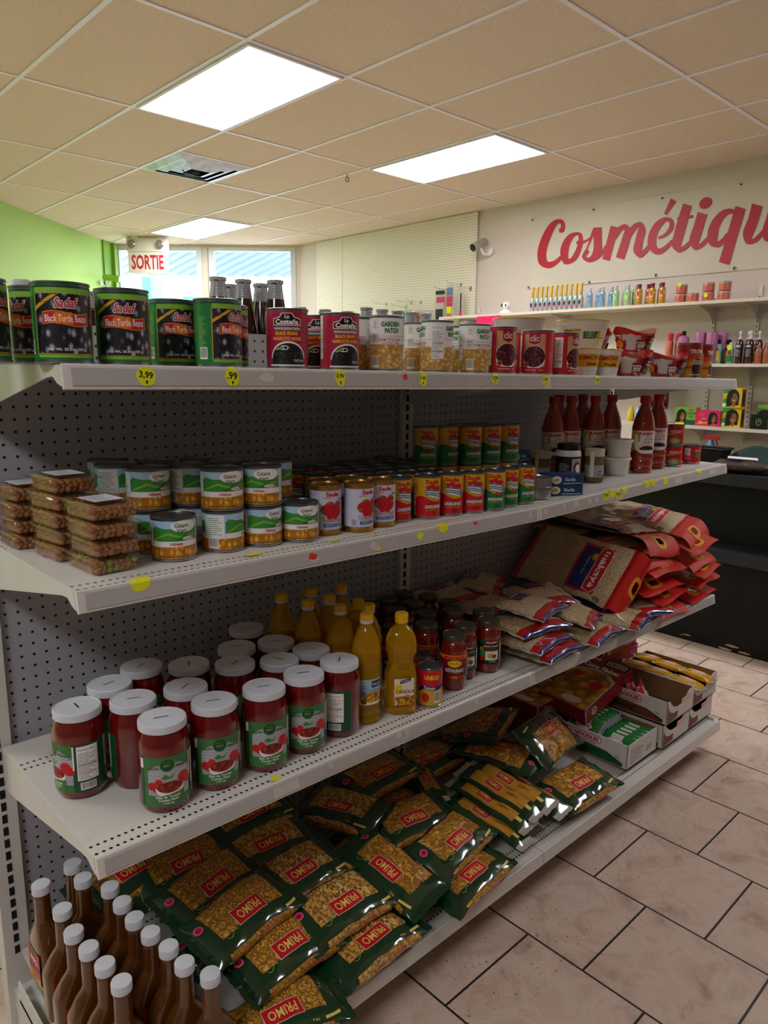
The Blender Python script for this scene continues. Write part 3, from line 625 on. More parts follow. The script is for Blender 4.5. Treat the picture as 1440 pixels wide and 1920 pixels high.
RAD = dict(bean_can=.0418, magenta_can=.0403, corn_can=.0376, kidney_bean_can=.0438, palm_nut_can=.0433, sweetcorn_can=.0408, sweetcorn_can_english=.0408, tomato_paste_can=.0348, sardine_can_red=.0336, sardine_can_green=.0336, tomato_sauce_can=.0328, short_red_can=.0348, small_red_can=.0308, round_tin=.0438, coconut_oil_jar=.0400, herb_jar=.0318, white_tub=.0467, palm_oil_bottle=.0388, tomato_paste_jar=.0475, salsa_jar=.0352, pasta_sauce_jar=.0352, sunflower_oil_bottle=.0338, canola_oil_bottle=.0385, ketchup_bottle=.0382, hot_sauce_bottle=.0270, dark_sauce_bottle=.0262, wrapped_noodle_bowl=.0690, noodle_cup_chicken=.0440, noodle_cup_poulet=.0440)
def settle():
    """nudge round goods apart where they touch, whole stacks together; the front row hardly moves"""
    for lo, hi in ((.5, 1.0), (1.0, 1.44), (1.44, 2.2)):
        cols = []
        for kit, o in PLACED:
            if not (lo < o.location.z < hi): continue
            for c in cols:
                if abs(c[0]-o.location.x) < .008 and abs(c[1]-o.location.y) < .008: c[2] = max(c[2], RAD[kit]); c[4].append(o); break
            else: cols.append([o.location.x, o.location.y, RAD[kit], .12 if (o.location.y < -.39) else 1.0, [o]])
        for c in cols: c += [c[0], c[1]]
        for it in range(500):
            mv = False
            for i, a in enumerate(cols):
                for b in cols[i+1:]:
                    dx, dy = b[0]-a[0], b[1]-a[1]; dd = sqrt(dx*dx+dy*dy) or 1e-6; m = a[2]+b[2]+.0006-dd
                    if m > 0:
                        mv = True; wa, wb = a[3]/(a[3]+b[3]), b[3]/(a[3]+b[3]); a[0] -= dx/dd*m*wa; a[1] -= dy/dd*m*wa; b[0] += dx/dd*m*wb; b[1] += dy/dd*m*wb
            for a in cols:
                if a[6] < 0: a[1] = max(-.505+a[2], min(a[1], -.002-a[2]))
                else: a[1] = max(a[1], .035+a[2])
            if not mv: break
        for a in cols:
            for o in a[4]: o.location.x += a[0]-a[5]; o.location.y += a[1]-a[6]
def put(kit, label, cat, loc, rz=0, group=None, tilt=None, only=None):
    parts = KIT[kit]; loc = (loc[0], loc[1], loc[2]+(.0035 if loc[2] < .3 else .0012))
    if kit in RAD and loc[2] > .3 and loc[0] < 3: PLACED.append([kit, None])
    if len(parts) == 1:
        o = link(kit, parts[0][1], None, loc, tilt or (0, 0, rz))
        if PLACED and PLACED[-1][1] is None: PLACED[-1][1] = o
        return tag(o, label, cat, group)
    t = thing(kit, label, cat, loc, tilt or (0, 0, rz), group); made = []
    if PLACED and PLACED[-1][1] is None: PLACED[-1][1] = t
    for nm, me, par in parts: made.append(link(nm, me, t if par is None else made[par]))
    return t
def face(x, y, deg=0):
    """turn so that the label front looks at the shopper in the aisle, then deg further to the right"""
    return atan2(-1.605-y, -.4286-x)+pi/2+radians(deg)
# --- large black turtle bean can
r, h = .0410, .117; a = Art(); C = 2*pi*r
a.rect(-C/2, C/2, .0058, .0092, 'ink_green'); a.rect(-C/2, C/2, h-.0095, h-.0058, 'ink_dkgreen')
a.rect(-.046, .046, h-.019, h-.0095, 'ink_lime'); a.rect(-.046, .046, .0092, .013, 'ink_lime')
w = [(-.0465, .012)]; n = 30
wav = [(-.0465+.093*i/n, .0135+.0008*(i % 2)) for i in range(n+1)]+[(.0465-.093*i/n, h-.018+.001*(i % 2)) for i in range(n+1)]
a.poly([(p[0]*1.012, p[1]) for p in wav], 'ink_gold'); a.poly([(p[0]*.985, .0135+(p[1]-.0135)*.985+.001) for p in wav], 'bean_print')
a.poly([(-.046, h-.036), (-.018, h-.019), (-.010, h-.019), (-.046, h-.042)], 'ink_gold'); a.lines(-.040, -.020, h-.030, h-.0285, 1, 'ink_black', .6)
a.poly([(-.034+.068*i/16, .0735+.0022*sin(i*pi/8)) for i in range(17)]+[(.034-.068*i/16, .0555-.0022*sin((16-i)*pi/8)*-1) for i in range(17)], 'ink_gold')
a.poly([(-.033+.066*i/16, .0725+.0022*sin(i*pi/8)) for i in range(17)]+[(.033-.066*i/16, .0565+.0022*sin((16-i)*pi/8)) for i in range(17)], 'ink_red')
a.poly([(-.016, .0728), (.008, .0735), (.010, .0565), (-.014, .0568)], 'ink_orange')
a.text('Black Turtle Beans', 0, .0648, w=.060, h=.0105, off=.012)
a.text('Sadaf', .001, .0865, w=.036, h=.0165, shear=.25, off=.06); a.text('Sadaf', .001, .0865, w=.034, h=.0145, m='ink_red', shear=.25, off=.02)
a.ell(.034, h-.028, .0035, .0045, 'ink_tan'); a.text('Net Wt. 20.5oz (581g)', 0, .0205, w=.056, h=.0052, off=.012)
a.rect(-C/2+.0, -.052, .0145, h-.022, 'ink_green'); a.rect(.052, C/2, .0145, h-.022, 'ink_green')
a.lines(-.074, -.056, .034, h-.030, 18, 'ink_lime', .4, .5, 4); a.barcode(-.072, -.056, .014, .034); a.rect(.0475, .0505, .012, h-.014, 'ink_tan'); a.lines(.056, .075, .02, h-.03, 18, 'ink_lime', .4, .5, 6)
can_kit('bean_can', r, h, a, 'ink_green')
# --- magenta bean can
r, h = .0395, .111; a = Art()
def badge(x, m, g):
    a.poly([(x-.0255-g, .0805-g), (x+.0255+g, .0805-g), (x+.0255+g, .0905+g), (x+.013+g, .0935+g), (x+.009+g, .1005+g), (x-.009-g, .1005+g), (x-.013-g, .0935+g), (x-.0255-g, .0905+g)], m)
badge(0, 'ink_orange', .0016); badge(0, 'ink_white', .0011); badge(0, 'ink_black', 0)
a.text('La', 0, .0955, h=.0072, off=.03); a.text('Costeña', 0, .0860, w=.044, h=.0095, off=.035)
a.rect(-.027, .027, .0705, .0765, 'ink_teal'); a.text('WHOLE/ENTIERS', 0, .0735, w=.050, h=.0042, off=.02)
a.text('BLACK BEANS', -.001, .0650, w=.042, h=.0065, m='ink_yellow', off=.03); a.text('HARICOTS NOIRS', 0, .0555, w=.055, h=.0065, m='ink_yellow', off=.03)
a.ell(.002, .020, .034, .031, 'ink_white', a0=0, a1=pi); a.ell(.002, .019, .032, .0285, 'bean_small', a0=0, a1=pi); a.rect(-.030, .034, .0065, .0195, 'bean_small'); a.rect(-.034, .038, .0058, .0085, 'ink_white')
for x in (-.008, -.003): a.ell(x, .039, .0055, .004, 'ink_white'); a.ell(x, .039, .0038, .0026, 'bean_small')
a.poly([(-.024, .036), (-.012, .041), (-.010, .037), (-.020, .034)], 'ink_lime'); a.ell(-.044, .046, .0045, .0045, 'ink_green'); a.ell(-.044, .046, .0035, .0035, 'ink_red')
a.facts(-.064, -.052, .022, .105); a.text('528.3ml', .022, .016, w=.020, m='ink_white'); a.facts(.060, .085, .02, .09); a.barcode(.092, .112, .012, .04)
can_kit('magenta_can', r, h, a, 'ink_magenta')
# --- white label corn can
r, h = .0368, .114; a = Art(); C = 2*pi*r
a.rect(-C/2, C/2, .0058, .0555, 'cream_corn'); a.rect(-C/2, C/2, .0715, .0722, 'ink_crimson')
a.text('GARDEN', .006, .096, w=.040, h=.0105, m='ink_green', off=.05); a.text('PATCH', .009, .083, w=.030, h=.0105, m='ink_green', off=.05)
a.text('CREAM STYLE CORN', .004, .0645, w=.052, h=.0065, m='ink_crimson', off=.01); a.text('CANADA FANCY', 0, .0580, w=.024, h=.0025, m='ink_black', off=.02); a.text('398 mL', .022, .0580, w=.012, h=.0025, m='ink_black', off=.02)
a.rect(-.035, -.022, .088, .106, 'ink_silver'); a.rect(-.0345, -.0225, .0885, .1055, 'ink_white'); a.lines(-.033, -.024, .090, .104, 5, 'ink_grey', .4, .4); a.lines(-.036, -.020, .060, .078, 6, 'ink_grey', .4, .4)
a.barcode(-.037, -.020, .0085, .032); a.facts(.044, .072, .030, .104); a.text('GARDEN', .094, .096, w=.036, h=.010, m='ink_green', off=.05); a.text('PATCH', .096, .083, w=.028, h=.010, m='ink_green', off=.05); a.facts(-.066, -.048, .030, .104)
can_kit('corn_can', r, h, a, 'ink_white')
# --- red bean can
r, h = .0430, .113; a = Art()
for x0 in (-.030, .098):
    x1 = x0+.058; xc = (x0+x1)/2
    a.rect(x0, x1, .020, h-.0105, 'ink_tan'); a.ell(xc, .044, .032, .030, 'ink_white', a0=0, a1=2*pi); a.ell(xc, .046, .0295, .027, 'kidney_print'); a.rect(xc-.034, xc+.034, .0058, .0175, 'ink_red')
    a.rect(xc-.036, x0, .0175, .09, 'ink_red'); a.rect(x1, xc+.036, .0175, .09, 'ink_red')
    a.poly([(xc-.014, h-.006), (xc-.014, .081), (xc, .076), (xc+.014, .081), (xc+.014, h-.006)], 'ink_crimson'); a.text('clic', xc, .0925, w=.023, h=.016, off=.005)
    a.text('Haricots Rouges', xc-.008, .012, w=.030, h=.004, off=.02); a.ell(xc-.020, .026, .0062, .0062, 'ink_silver'); a.ell(xc-.020, .026, .0052, .0052, 'ink_crimson'); a.text('540 mL', xc+.020, .012, w=.012, h=.003)
a.facts(-.064, -.042, .020, .100); a.lines(.038, .060, .03, .095, 10, 'ink_pink', .4, .4, 8); a.ell(.046, .052, .004, .004, 'ink_lime')
can_kit('kidney_bean_can', r, h, a, 'ink_red')
# --- palm nut can
r, h = .0425, .118; a = Art()
a.ell(.012, .032, .024, .036, 'palm_nuts'); a.text('TROFAI', .006, .088, w=.058, h=.0155, m='ink_black', off=.06); a.text('TROFAI', .006, .0885, w=.057, h=.0145, off=.035)
a.rect(-.008, .030, .0655, .0775, 'ink_orange'); a.text('SPICE', .010, .0715, w=.030, h=.0075, m='ink_wine', off=.04); a.lines(-.010, .030, .046, .062, 5, 'ink_white', .45, .3); a.barcode(-.055, -.036, .050, .085)
for q in range(7): a.poly([(-.036+q*.004, .034), (-.034+q*.004, .044+.002*(q % 3)), (-.033+q*.004, .034)], 'ink_brown')
a.rect(-.040, -.012, .0325, .0345, 'ink_brown'); a.lines(-.02, .02, .010, .014, 1, 'ink_white', .6, .1)
can_kit('palm_nut_can', r, h, a, 'trofai_print')
# --- sweet corn can
r, h = .0400, .079; a = Art(); C = 2*pi*r
a.rect(-C/2, C/2, .0055, .027, 'corn_print'); a.rect(-C/2, C/2, .027, .0370, 'ink_white'); a.rect(-C/2, C/2, .060, h-.0055, 'ink_sky')
a.poly([(-.040, .037), (.040, .037), (.040, .052), (.020, .050), (0, .057), (-.020, .060), (-.040, .064)], 'ink_leaf'); a.poly([(-.040, .041), (-.012, .053), (.010, .046), (.040, .049), (.040, .046), (.008, .043), (-.012, .049), (-.040, .038)], 'ink_lime'); a.poly([(-.004, .038), (.018, .048), (.040, .043), (.040, .040)], 'ink_green')
a.ell(.018, .064, .026, .011, 'ink_white')
def giant(l1, l2, nm):
    b = Art(); b.sh = list(a.sh); b.k = a.k
    b.text(l1, .012, .0655, h=.0078, m='ink_dkgreen', off=.02); b.text(l2, .012, .0565, h=.0072, m='ink_dkgreen', off=.02)
    b.text('Niblets', .002, .032, w=.022, h=.0058, m='ink_red', off=.03); b.ell(.025, .0415, .0125, .0032, 'ink_white'); b.text('CANADA', .025, .0415, w=.019, h=.0033, m='ink_red', off=.03); b.ell(.034, .044, .0028, .0028, 'ink_red')
    b.lines(-.030, .024, .0078, .0100, 1, 'ink_dkgreen', .7, .3)
    b.rect(-.088, -.044, .030, .072, 'ink_sky'); b.rect(-.084, -.046, .031, .0715, 'ink_white'); b.lines(-.082, -.05, .034, .069, 9, 'ink_leaf', .35, .3); b.barcode(-.078, -.058, .0085, .0285); b.facts(.046, .066, .010, .071)
    can_kit(nm, r, h, b, 'ink_leaf')
giant('Géant', 'Vert', 'sweetcorn_can'); giant('Green', 'Giant', 'sweetcorn_can_english')
# --- tomato paste can with ribs
r, h = .0340, .107; a = Art()
for x, y, q in ((-.010, .055, .014), (.012, .052, .015), (.002, .043, .014), (.016, .064, .010), (-.004, .064, .010)): a.ell(x, y, q, q*.86, 'ink_red')
for x, y in ((-.006, .068), (.014, .070), (-.018, .050), (.020, .058)): a.poly([(x-.005, y), (x, y+.004), (x+.005, y+.001), (x+.001, y-.002)], 'ink_leaf')
a.text('Sada', .002, .088, w=.030, h=.0095, m='ink_red', off=.03); a.rect(-.020, -.002, .0785, .0805, 'ink_gold'); a.text('100%', .024, .076, w=.012, h=.006, m='ink_crimson', off=.03)
a.text('Tomato Paste', .004, .0325, w=.050, h=.011, shear=.35, off=.06); a.text('Tomato Paste', .004, .0325, w=.049, h=.0098, m='ink_crimson', shear=.35, off=.015)
a.rect(-.018, .026, .0175, .0245, 'ink_blue'); a.text('METRIC SIZE', .004, .021, w=.036, h=.0038); a.lines(-.036, -.024, .016, .030, 4, 'ink_grey'); a.facts(.050, .075, .02, .085)
can_kit('tomato_paste_can', r, h, a, 'ink_lilac', 'gold_tin', 'gold_tin', True, .012, .012)
# --- sardine cans
r, h = .0328, .104; C = 2*pi*r
def sardine(nm, low):
    a = Art()
    for x in (0, .1):
        a.poly([(x-.046+.092*i/12, .050+.006*sin(i*.75)) for i in range(13)]+[(x+.046, .0058), (x-.046, .0058)], low)
        a.text('Sada', x-.002, .090, w=.036, h=.0105, m='ink_red', off=.04)
        for u, v in ((-.012, .076), (-.002, .079), (.010, .074), (.004, .072), (.018, .073)): a.ell(x+u, v, .0065, .0055, 'ink_red')
        for u, v in ((-.018, .076), (.004, .082), (.016, .079)): a.poly([(x+u-.004, v), (x+u, v+.004), (x+u+.004, v+.001)], 'ink_leaf')
        for q, (u, v, rot) in enumerate(((.0, .066, -.10), (.001, .060, -.16), (.004, .0545, -.22))):
            a.ell(x+u, v, .0225, .0042, 'ink_steelblue', rot=rot); a.ell(x+u, v-.0012, .020, .0022, 'ink_white', rot=rot); a.poly([(x+u+.019, v-.003), (x+u+.028, v+.001), (x+u+.027, v-.009)], 'ink_steelblue'); a.ell(x+u-.018, v+.003, .0012, .0012, 'ink_black')
        if low == 'ink_green': a.poly([(x+.0, .050), (x+.016, .040), (x+.014, .037), (x-.002, .046)], 'ink_red')
        else: a.ell(x+.012, .046, .014, .0035, 'ink_gold', rot=.1); 
        a.text('SARDINES', x+.002, .0295, w=.046, h=.0095, m='ink_black', shear=.25, off=.05); a.text('SARDINES', x+.002, .0298, w=.045, h=.0085, shear=.25, off=.03)
        a.text('EN TOMATO SAUCE', x+.002, .0215, w=.036, h=.003, m='ink_yellow'); a.text('425 g', x+.004, .0125, w=.012, h=.0035, m='ink_black', off=.02)
    a.facts(-.062, -.046, .030, .088); a.barcode(-.062, -.046, .010, .026)
    can_kit(nm, r, h, a, 'ink_gold' if low == 'ink_green' else 'ink_gold')
sardine('sardine_can_red', 'ink_red'); sardine('sardine_can_green', 'ink_green')
# --- plain small red can, tomato sauce can
r, h = .0320, .100; a = Art()
a.rect(-.1, .1, .0058, .050, 'ink_gold'); a.poly([(-.040, .046), (-.020, .058), (.010, .054), (.040, .060), (.040, .050), (.010, .044), (-.020, .048), (-.040, .036)], 'ink_navy'); a.text('UNICO', 0, .078, w=.038, h=.012, m='ink_yellow', off=.05)
a.text('Tomate', -.006, .0515, w=.030, h=.008, off=.02, rot=-.08); a.barcode(.006, .024, .012, .042); a.ell(-.016, .026, .010, .012, 'ink_red'); a.facts(.040, .060, .020, .085)
can_kit('tomato_sauce_can', r, h, a, 'ink_red')
r, h = .0340, .070; a = Art(); a.facts(-.018, .004, .030, .058); a.rect(-.018, .006, .016, .026, 'ink_pink'); a.ell(.030, .035, .010, .012, 'ink_leaf'); a.text('CALLALOO', .036, .050, w=.034, h=.008)
can_kit('short_red_can', r, h, a, 'ink_red')
r, h = .0300, .076; a = Art(); a.poly([(-.03, .044), (.03, .062), (.03, .050), (-.03, .034)], 'ink_orange'); a.text('ESCO', 0, .052, w=.036, h=.010, m='ink_black', off=.05); a.text('ESCO', 0, .0525, w=.035, h=.009, off=.02); a.ell(0, .018, .024, .014, 'ink_leaf'); a.ell(0, .018, .018, .009, 'ink_tan')
can_kit('small_red_can', r, h, a, 'ink_red')
# --- big glass jar of tomato paste
r, h = .0470, .1715; m = MB()
m.lathe([(r*.72, 0), (r*.90, .003), (r, .014), (r, .118), (r*.985, .132), (r*.93, .142), (r*.885, .148), (r*.87, .152), (.0405, .1535), (.0405, .160)], 'tomato_paste', 48); body = m.mesh('jar_body')
m = MB(); m.lathe([(.0425, .1545), (.0437, .1555), (.0437, .1660), (.0430, .1690), (.0405, .1700), (.0395, .1690), (.0375, .1688), (.0005, .1694)], 'white_cap', 48); a = Art(); a.lines(-.014, .012, -.0015, .0020, 1, 'ink_black', .9, .05, 9)
a.build(on_plane((0, 0, .1697), (1, 0, 0), (0, 1, 0)), mb=m); lid = m.mesh('jar_lid')
a = Art(); z0, z1 = .017, .113
a.rect(-.052, .108, z0, z1, 'ink_dkgreen'); a.rect(-.044, .044, z0, z1, 'ink_jargreen'); 
a.rect(-.044, .044, z0+.0, z0+.030, 'ink_jargreen'); a.rect(-.036, .044, z0+.022, z0+.068, 'ink_silver'); a.ell(.002, z0+.066, .036, .018, 'ink_silver', a0=0, a1=pi); a.rect(-.018, .044, z0+.016, z0+.024, 'ink_silver')
for q in range(5): a.rect(-.035, .043, z0+.046+q*.006, z0+.0465+q*.006, 'ink_white')
for u, v, q in ((-.028, .040, .009), (-.016, .048, .007), (.030, .050, .012), (.038, .044, .010), (-.022, .034, .006)): a.ell(u, z0+v, q, q*.9, 'ink_red')
a.poly([(-.012, z0+.056), (-.004, z0+.063), (.004, z0+.057), (.012, z0+.062), (.008, z0+.054), (-.006, z0+.052)], 'ink_leaf')
a.ell(.004, z0+.036, .026, .020, 'ink_white', a0=pi, a1=2*pi); a.ell(.004, z0+.037, .024, .011, 'tomato_print')
a.ell(0, z0+.081, .0135, .0130, 'ink_leaf'); a.ell(0, z0+.081, .0122, .0118, 'ink_dkgreen'); a.text('NATURE\'S', 0, z0+.0855, w=.013, h=.0018, m='ink_lime'); a.text('BEST', 0, z0+.0795, w=.013, h=.0035, m='ink_lime', off=.02)
for sx in (-1, 1):
    for q in range(4): a.ell(sx*(.017+q*.005), z0+.076-q*.0008, .0036, .0012, 'ink_dkgreen', rot=sx*.7)
a.poly([(-.026, z0+.020), (.030, z0+.026), (.030, z0+.003), (-.026, z0+.003)], 'ink_jargreen')
a.text('Pâte de Tomate', 0, z0+.0185, w=.044, h=.0048, off=.02); a.text('Tomato Paste', 0, z0+.0125, w=.036, h=.0048, off=.02); a.text('1.36 kg', 0, z0+.0060, w=.018, h=.0044, off=.02)
a.rect(-.0515, -.0445, z1-.022, z1-.003, 'ink_white'); a.lines(-.051, -.046, z0+.02, z0+.06, 8, 'ink_leaf'); a.rect(.0445, .0475, z1-.050, z1-.003, 'ink_white')
a.facts(.052, .090, z0+.024, z1-.004); a.barcode(.056, .084, z0+.005, z0+.020)
mat('ink_jargreen', '3f7a3f', .38, var=0)
lb = a.build(on_cyl(r, 0), du=r*.2, base=.0003).mesh('jar_label')
KIT['tomato_paste_jar'] = [('glass', body, None), ('lid', lid, None), ('label', lb, None)]
# --- sauce jars (pasta sauce / salsa)
def sauce(nm, kind):
    r = .0345; m = MB(); m.lathe([(r*.75, 0), (r*.95, .004), (r, .012), (r, .040), (r*.985, .042), (r*.985, .098), (r, .100), (r*.97, .112), (r*.88, .122), (r*.80, .127), (.0285, .129), (.0285, .140)], 'salsa', 48)
    l = MB(); l.lathe([(.0300, .1325), (.0312, .1335), (.0312, .1455), (.0300, .1475), (.0275, .1482), (.0265, .1472), (.0005, .1475)], 'dark_lid', 36); a = Art()
    if kind == 'salsa':
        a.rect(-.060, .060, .034, .098, 'ink_wine'); a.rect(-.060, .060, .088, .098, 'ink_orange'); a.lines(-.03, .03, .0905, .0945, 1, 'ink_wine', .8, .1)
        a.rect(-.060, .060, .070, .088, 'ink_crimson')
        for q in range(26): a.rect(-.058+q*.0045, -.0565+q*.0045, .071, .087, 'ink_wine')
        a.ell(0, .076, .019, .010, 'ink_leaf'); a.ell(0, .076, .018, .009, 'ink_yellow'); a.text('Old el Paso', 0, .076, w=.028, h=.0052, m='ink_red', off=.03)
        a.text('RESTAURANT', 0, .057, w=.050, h=.0100, off=.03); a.text('SALSA POUR NACHOS', 0, .065, w=.036, h=.0024, m='ink_orange'); a.text('STYLE MEXICAIN', 0, .048, w=.034, h=.0026, m='ink_orange')
        a.ell(-.014, .040, .008, .004, 'ink_red'); a.ell(0, .039, .010, .004, 'ink_orange'); a.ell(.016, .040, .008, .004, 'ink_red'); a.ell(.028, .040, .006, .004, 'ink_leaf'); a.facts(.040, .058, .036, .086)
    else:
        a.rect(-.054, .054, .028, .096, 'ink_black'); a.rect(-.054, .054, .086, .096, 'ink_dkgreen'); a.ell(-.024, .060, .008, .018, 'ink_leaf'); a.ell(-.023, .044, .007, .007, 'ink_red'); a.ell(-.026, .072, .004, .006, 'ink_orange')
        a.poly([(-.016, .092), (.014, .096), (.024, .089), (-.010, .086)], 'ink_red'); a.text('Catelli', .002, .0905, w=.026, h=.004, off=.02); a.text('Garden Select' if kind == 'g' else 'Sélection du Jardin', .002, .0795, w=.042, h=.0060, off=.02)
        a.text('SAUCE POUR PÂTES', .002, .073, w=.030, h=.0022, m='ink_gold'); a.rect(-.014, .024, .040, .066, 'ink_cream'); a.ell(.002, .052, .010, .007, 'ink_tan'); a.ell(.012, .050, .006, .006, 'ink_brown'); a.rect(-.014, .024, .064, .067, 'ink_tan'); a.rect(-.004, .018, .033, .039, 'ink_leaf'); a.facts(.032, .050, .03, .085)
    KIT[nm] = [('glass', m.mesh(nm+'_glass'), None), ('lid', l.mesh(nm+'_lid'), None), ('label', a.build(on_cyl(r, 0), du=r*.2, base=.0004).mesh(nm+'_label'), None)]
sauce('salsa_jar', 'salsa'); sauce('pasta_sauce_jar', 'j')
# --- sunflower oil bottle (round, waisted) and canola bottle (shaped, with a grip)
mat('oil_label_blue', 'a9cbd6', .35); mat('clear_neck', 'f2e6b0', .05, trans=.9, var=0)
m = MB(); r = .0335
m.lathe([(r*.80, 0), (r, .004), (r, .018), (r*.95, .021), (r, .024), (r, .036), (r*.95, .039), (r, .042), (r*.985, .046), (r*.985, .116), (r, .122), (r*.93, .130), (r*.90, .137), (r, .145), (r*1.0, .153), (r*.92, .158), (r*1.0, .164), (r*.98, .178), (r*.86, .200), (r*.62, .220), (r*.46, .229), (.0125, .234), (.0125, .246)], 'oil_yellow', 48)
c = MB(); c.lathe([(.0148, .2395), (.0155, .2405), (.0155, .247)], 'white_cap', 28); c.lathe([(.0155, .2475), (.0155, .259), (.0148, .2605), (.0005, .261)], 'oil_cap', 28)
a = Art(); a.rect(-.10, .10, .050, .112, 'oil_label_blue'); a.rect(-.10, .10, .050, .080, 'flower_print'); a.rect(-.10, .10, .050, .056, 'ink_white'); a.rect(.004, .034, .092, .108, 'ink_navy'); a.text('Nature', .019, .100, w=.026, h=.007); a.text('Sunflower', .016, .085, w=.034, h=.006, m='ink_navy'); a.rect(-.020, -.008, .052, .062, 'ink_brown'); a.lines(-.024, -.004, .070, .100, 6, 'ink_blue')
KIT['sunflower_oil_bottle'] = [('bottle', m.mesh('oil_bottle'), None), ('cap', c.mesh('oil_cap'), None), ('label', a.build(on_cyl(r*.985, 0), du=r*.2, base=.0004).mesh('oil_label'), None)]
m = MB(); prof = [(.030, 0), (.036, .004), (.037, .012), (.037, .098), (.035, .104), (.031, .118), (.029, .130), (.031, .142), (.036, .152), (.036, .176), (.033, .190), (.026, .204), (.018, .214), (.0125, .219), (.0125, .230)]
seg = 40; v = []
for rr, z in prof:
    for i in range(seg):
        t_ = 2*pi*i/seg; q = .55 if z < .21 else 1; cx_, sy_ = cos(t_), sin(t_); f_ = (abs(cx_)**(2/q*.5+1)+abs(sy_)**(2/q*.5+1)); g_ = 1/(abs(cx_)**3+abs(sy_)**3)**(1/3) if z < .21 else 1
        gr = 1-(.10 if .104 < z < .150 and sy_ < -.2 else 0); v.append((rr*cx_*g_, rr*sy_*g_*.88*gr if z < .21 else rr*sy_, z))
m.add(v, [(j*seg+i, j*seg+(i+1) % seg, (j+1)*seg+(i+1) % seg, (j+1)*seg+i) for j in range(len(prof)-1) for i in range(seg)]+[tuple(range(seg))[::-1], tuple(range((len(prof)-1)*seg, len(prof)*seg))], 'oil_yellow', True)
c = MB(); c.lathe([(.0148, .2235), (.0158, .2245), (.0158, .2450), (.0148, .2468), (.0005, .247)], 'oil_cap', 28)
a = Art(); a.rect(-.026, .026, .028, .098, 'ink_brown'); a.rect(-.025, .025, .029, .097, 'flower_print'); a.rect(-.024, .024, .052, .096, 'ink_cream'); a.ell(-.014, .072, .010, .010, 'ink_yellow'); a.poly([(-.010, .083), (.016, .089), (.016, .097), (-.010, .092)], 'ink_navy'); a.text('SUNFRY', .003, .0900, w=.022, h=.004); a.text('CANOLA', .002, .0635, w=.046, h=.0095, m='ink_brown', off=.03); a.text('OIL', .008, .054, w=.012, h=.0045, m='ink_brown', off=.03); a.text('1', -.019, .036, h=.010, m='ink_white', off=.05)
def flatc(u, v, e): return (u, -.0326-.0000*u-e-.0055*(1-(u/.037)**2)**.5 if abs(u) < .037 else -.033, v)
KIT['canola_oil_bottle'] = [('bottle', m.mesh('canola_bottle'), None), ('cap', c.mesh('canola_cap'), None), ('label', a.build(flatc, du=.008, base=.0006).mesh('canola_label'), None)]
# --- barbecue sauce bottle: flat flask with a long straight neck
m = MB(); prof = [(.040, .021, 0), (.045, .024, .004), (.046, .025, .012), (.046, .025, .098), (.044, .024, .106), (.030, .0195, .134), (.0185, .0175, .150), (.0165, .0165, .158), (.0160, .0160, .206), (.0162, .0162, .209), (.0145, .0145, .212), (.0145, .0145, .220)]; seg = 32; v = []
for a_, b_, z in prof:
    for i in range(seg):
        t_ = 2*pi*i/seg; e = .55 if z < .11 else (.75 if z < .15 else 1); v.append((a_*abs(cos(t_))**e*(1 if cos(t_) > 0 else -1), b_*abs(sin(t_))**e*(1 if sin(t_) > 0 else -1), z))
m.add(v, [(j*seg+i, j*seg+(i+1) % seg, (j+1)*seg+(i+1) % seg, (j+1)*seg+i) for j in range(len(prof)-1) for i in range(seg)]+[tuple(range(seg))[::-1], tuple(range((len(prof)-1)*seg, len(prof)*seg))], 'bbq_sauce', True)
c = MB(); c.lathe([(.0175, .2155), (.0185, .2165), (.0187, .2320), (.0178, .2342), (.0005, .235)], 'white_cap', 32)
a = Art(); a.rect(-.034, .034, .016, .094, 'ink_red'); a.rect(-.034, .034, .016, .034, 'ink_gold'); a.poly([(-.034, .040), (.034, .052), (.034, .060), (-.034, .048)], 'ink_navy'); a.ell(-.008, .082, .020, .010, 'ink_brown')
for q in range(7): a.poly([(-.024+q*.005, .084), (-.025+q*.006, .096+.002*(q % 2)), (-.021+q*.005, .084)], 'ink_leaf')
a.text('BBQ', 0, .066, w=.040, h=.012, off=.04); a.lines(-.02, .02, .02, .032, 3, 'ink_wine')
LB = []
for s_ in (1, -1):
    LB.append(a.build((lambda s_: lambda u, v, e: (u*s_, -s_*(.0252+e), v))(s_), base=.0004).mesh('sauce_label'))
KIT['barbecue_sauce_bottle'] = [('bottle', m.mesh('sauce_bottle'), None), ('cap', c.mesh('sauce_cap'), None), ('label', LB[0], None), ('label', LB[1], None)]
# --- palm oil bottle
r = .0385; m = MB(); m.lathe([(r*.8, 0), (r*.98, .005), (r, .014), (r*.94, .020), (r, .026), (r, .040), (r*.94, .046), (r, .052), (r, .066), (r*.95, .072), (r*.97, .078), (r*.97, .146), (r, .152), (r*.97, .160), (r*.82, .188), (r*.56, .214), (.0165, .228), (.0145, .236), (.0145, .245)], 'palm_oil', 48)
c = MB(); c.lathe([(.0175, .240), (.0182, .241), (.0180, .262), (.017, .2645), (.0005, .265)], 'red_cap', 28)
a = Art(); a.rect(-.075, .075, .078, .146, 'ink_white'); a.ell(-.034, .112, .016, .034, 'ink_gold'); a.ell(-.034, .112, .010, .024, 'ink_cream'); a.ell(.006, .090, .040, .024, 'ink_white'); a.ell(.008, .083, .034, .018, 'ink_red', a0=0, a1=pi); a.ell(.008, .082, .032, .018, 'ink_cream', a0=0, a1=pi); a.ell(.008, .080, .028, .015, 'palm_nuts', a0=0, a1=pi)
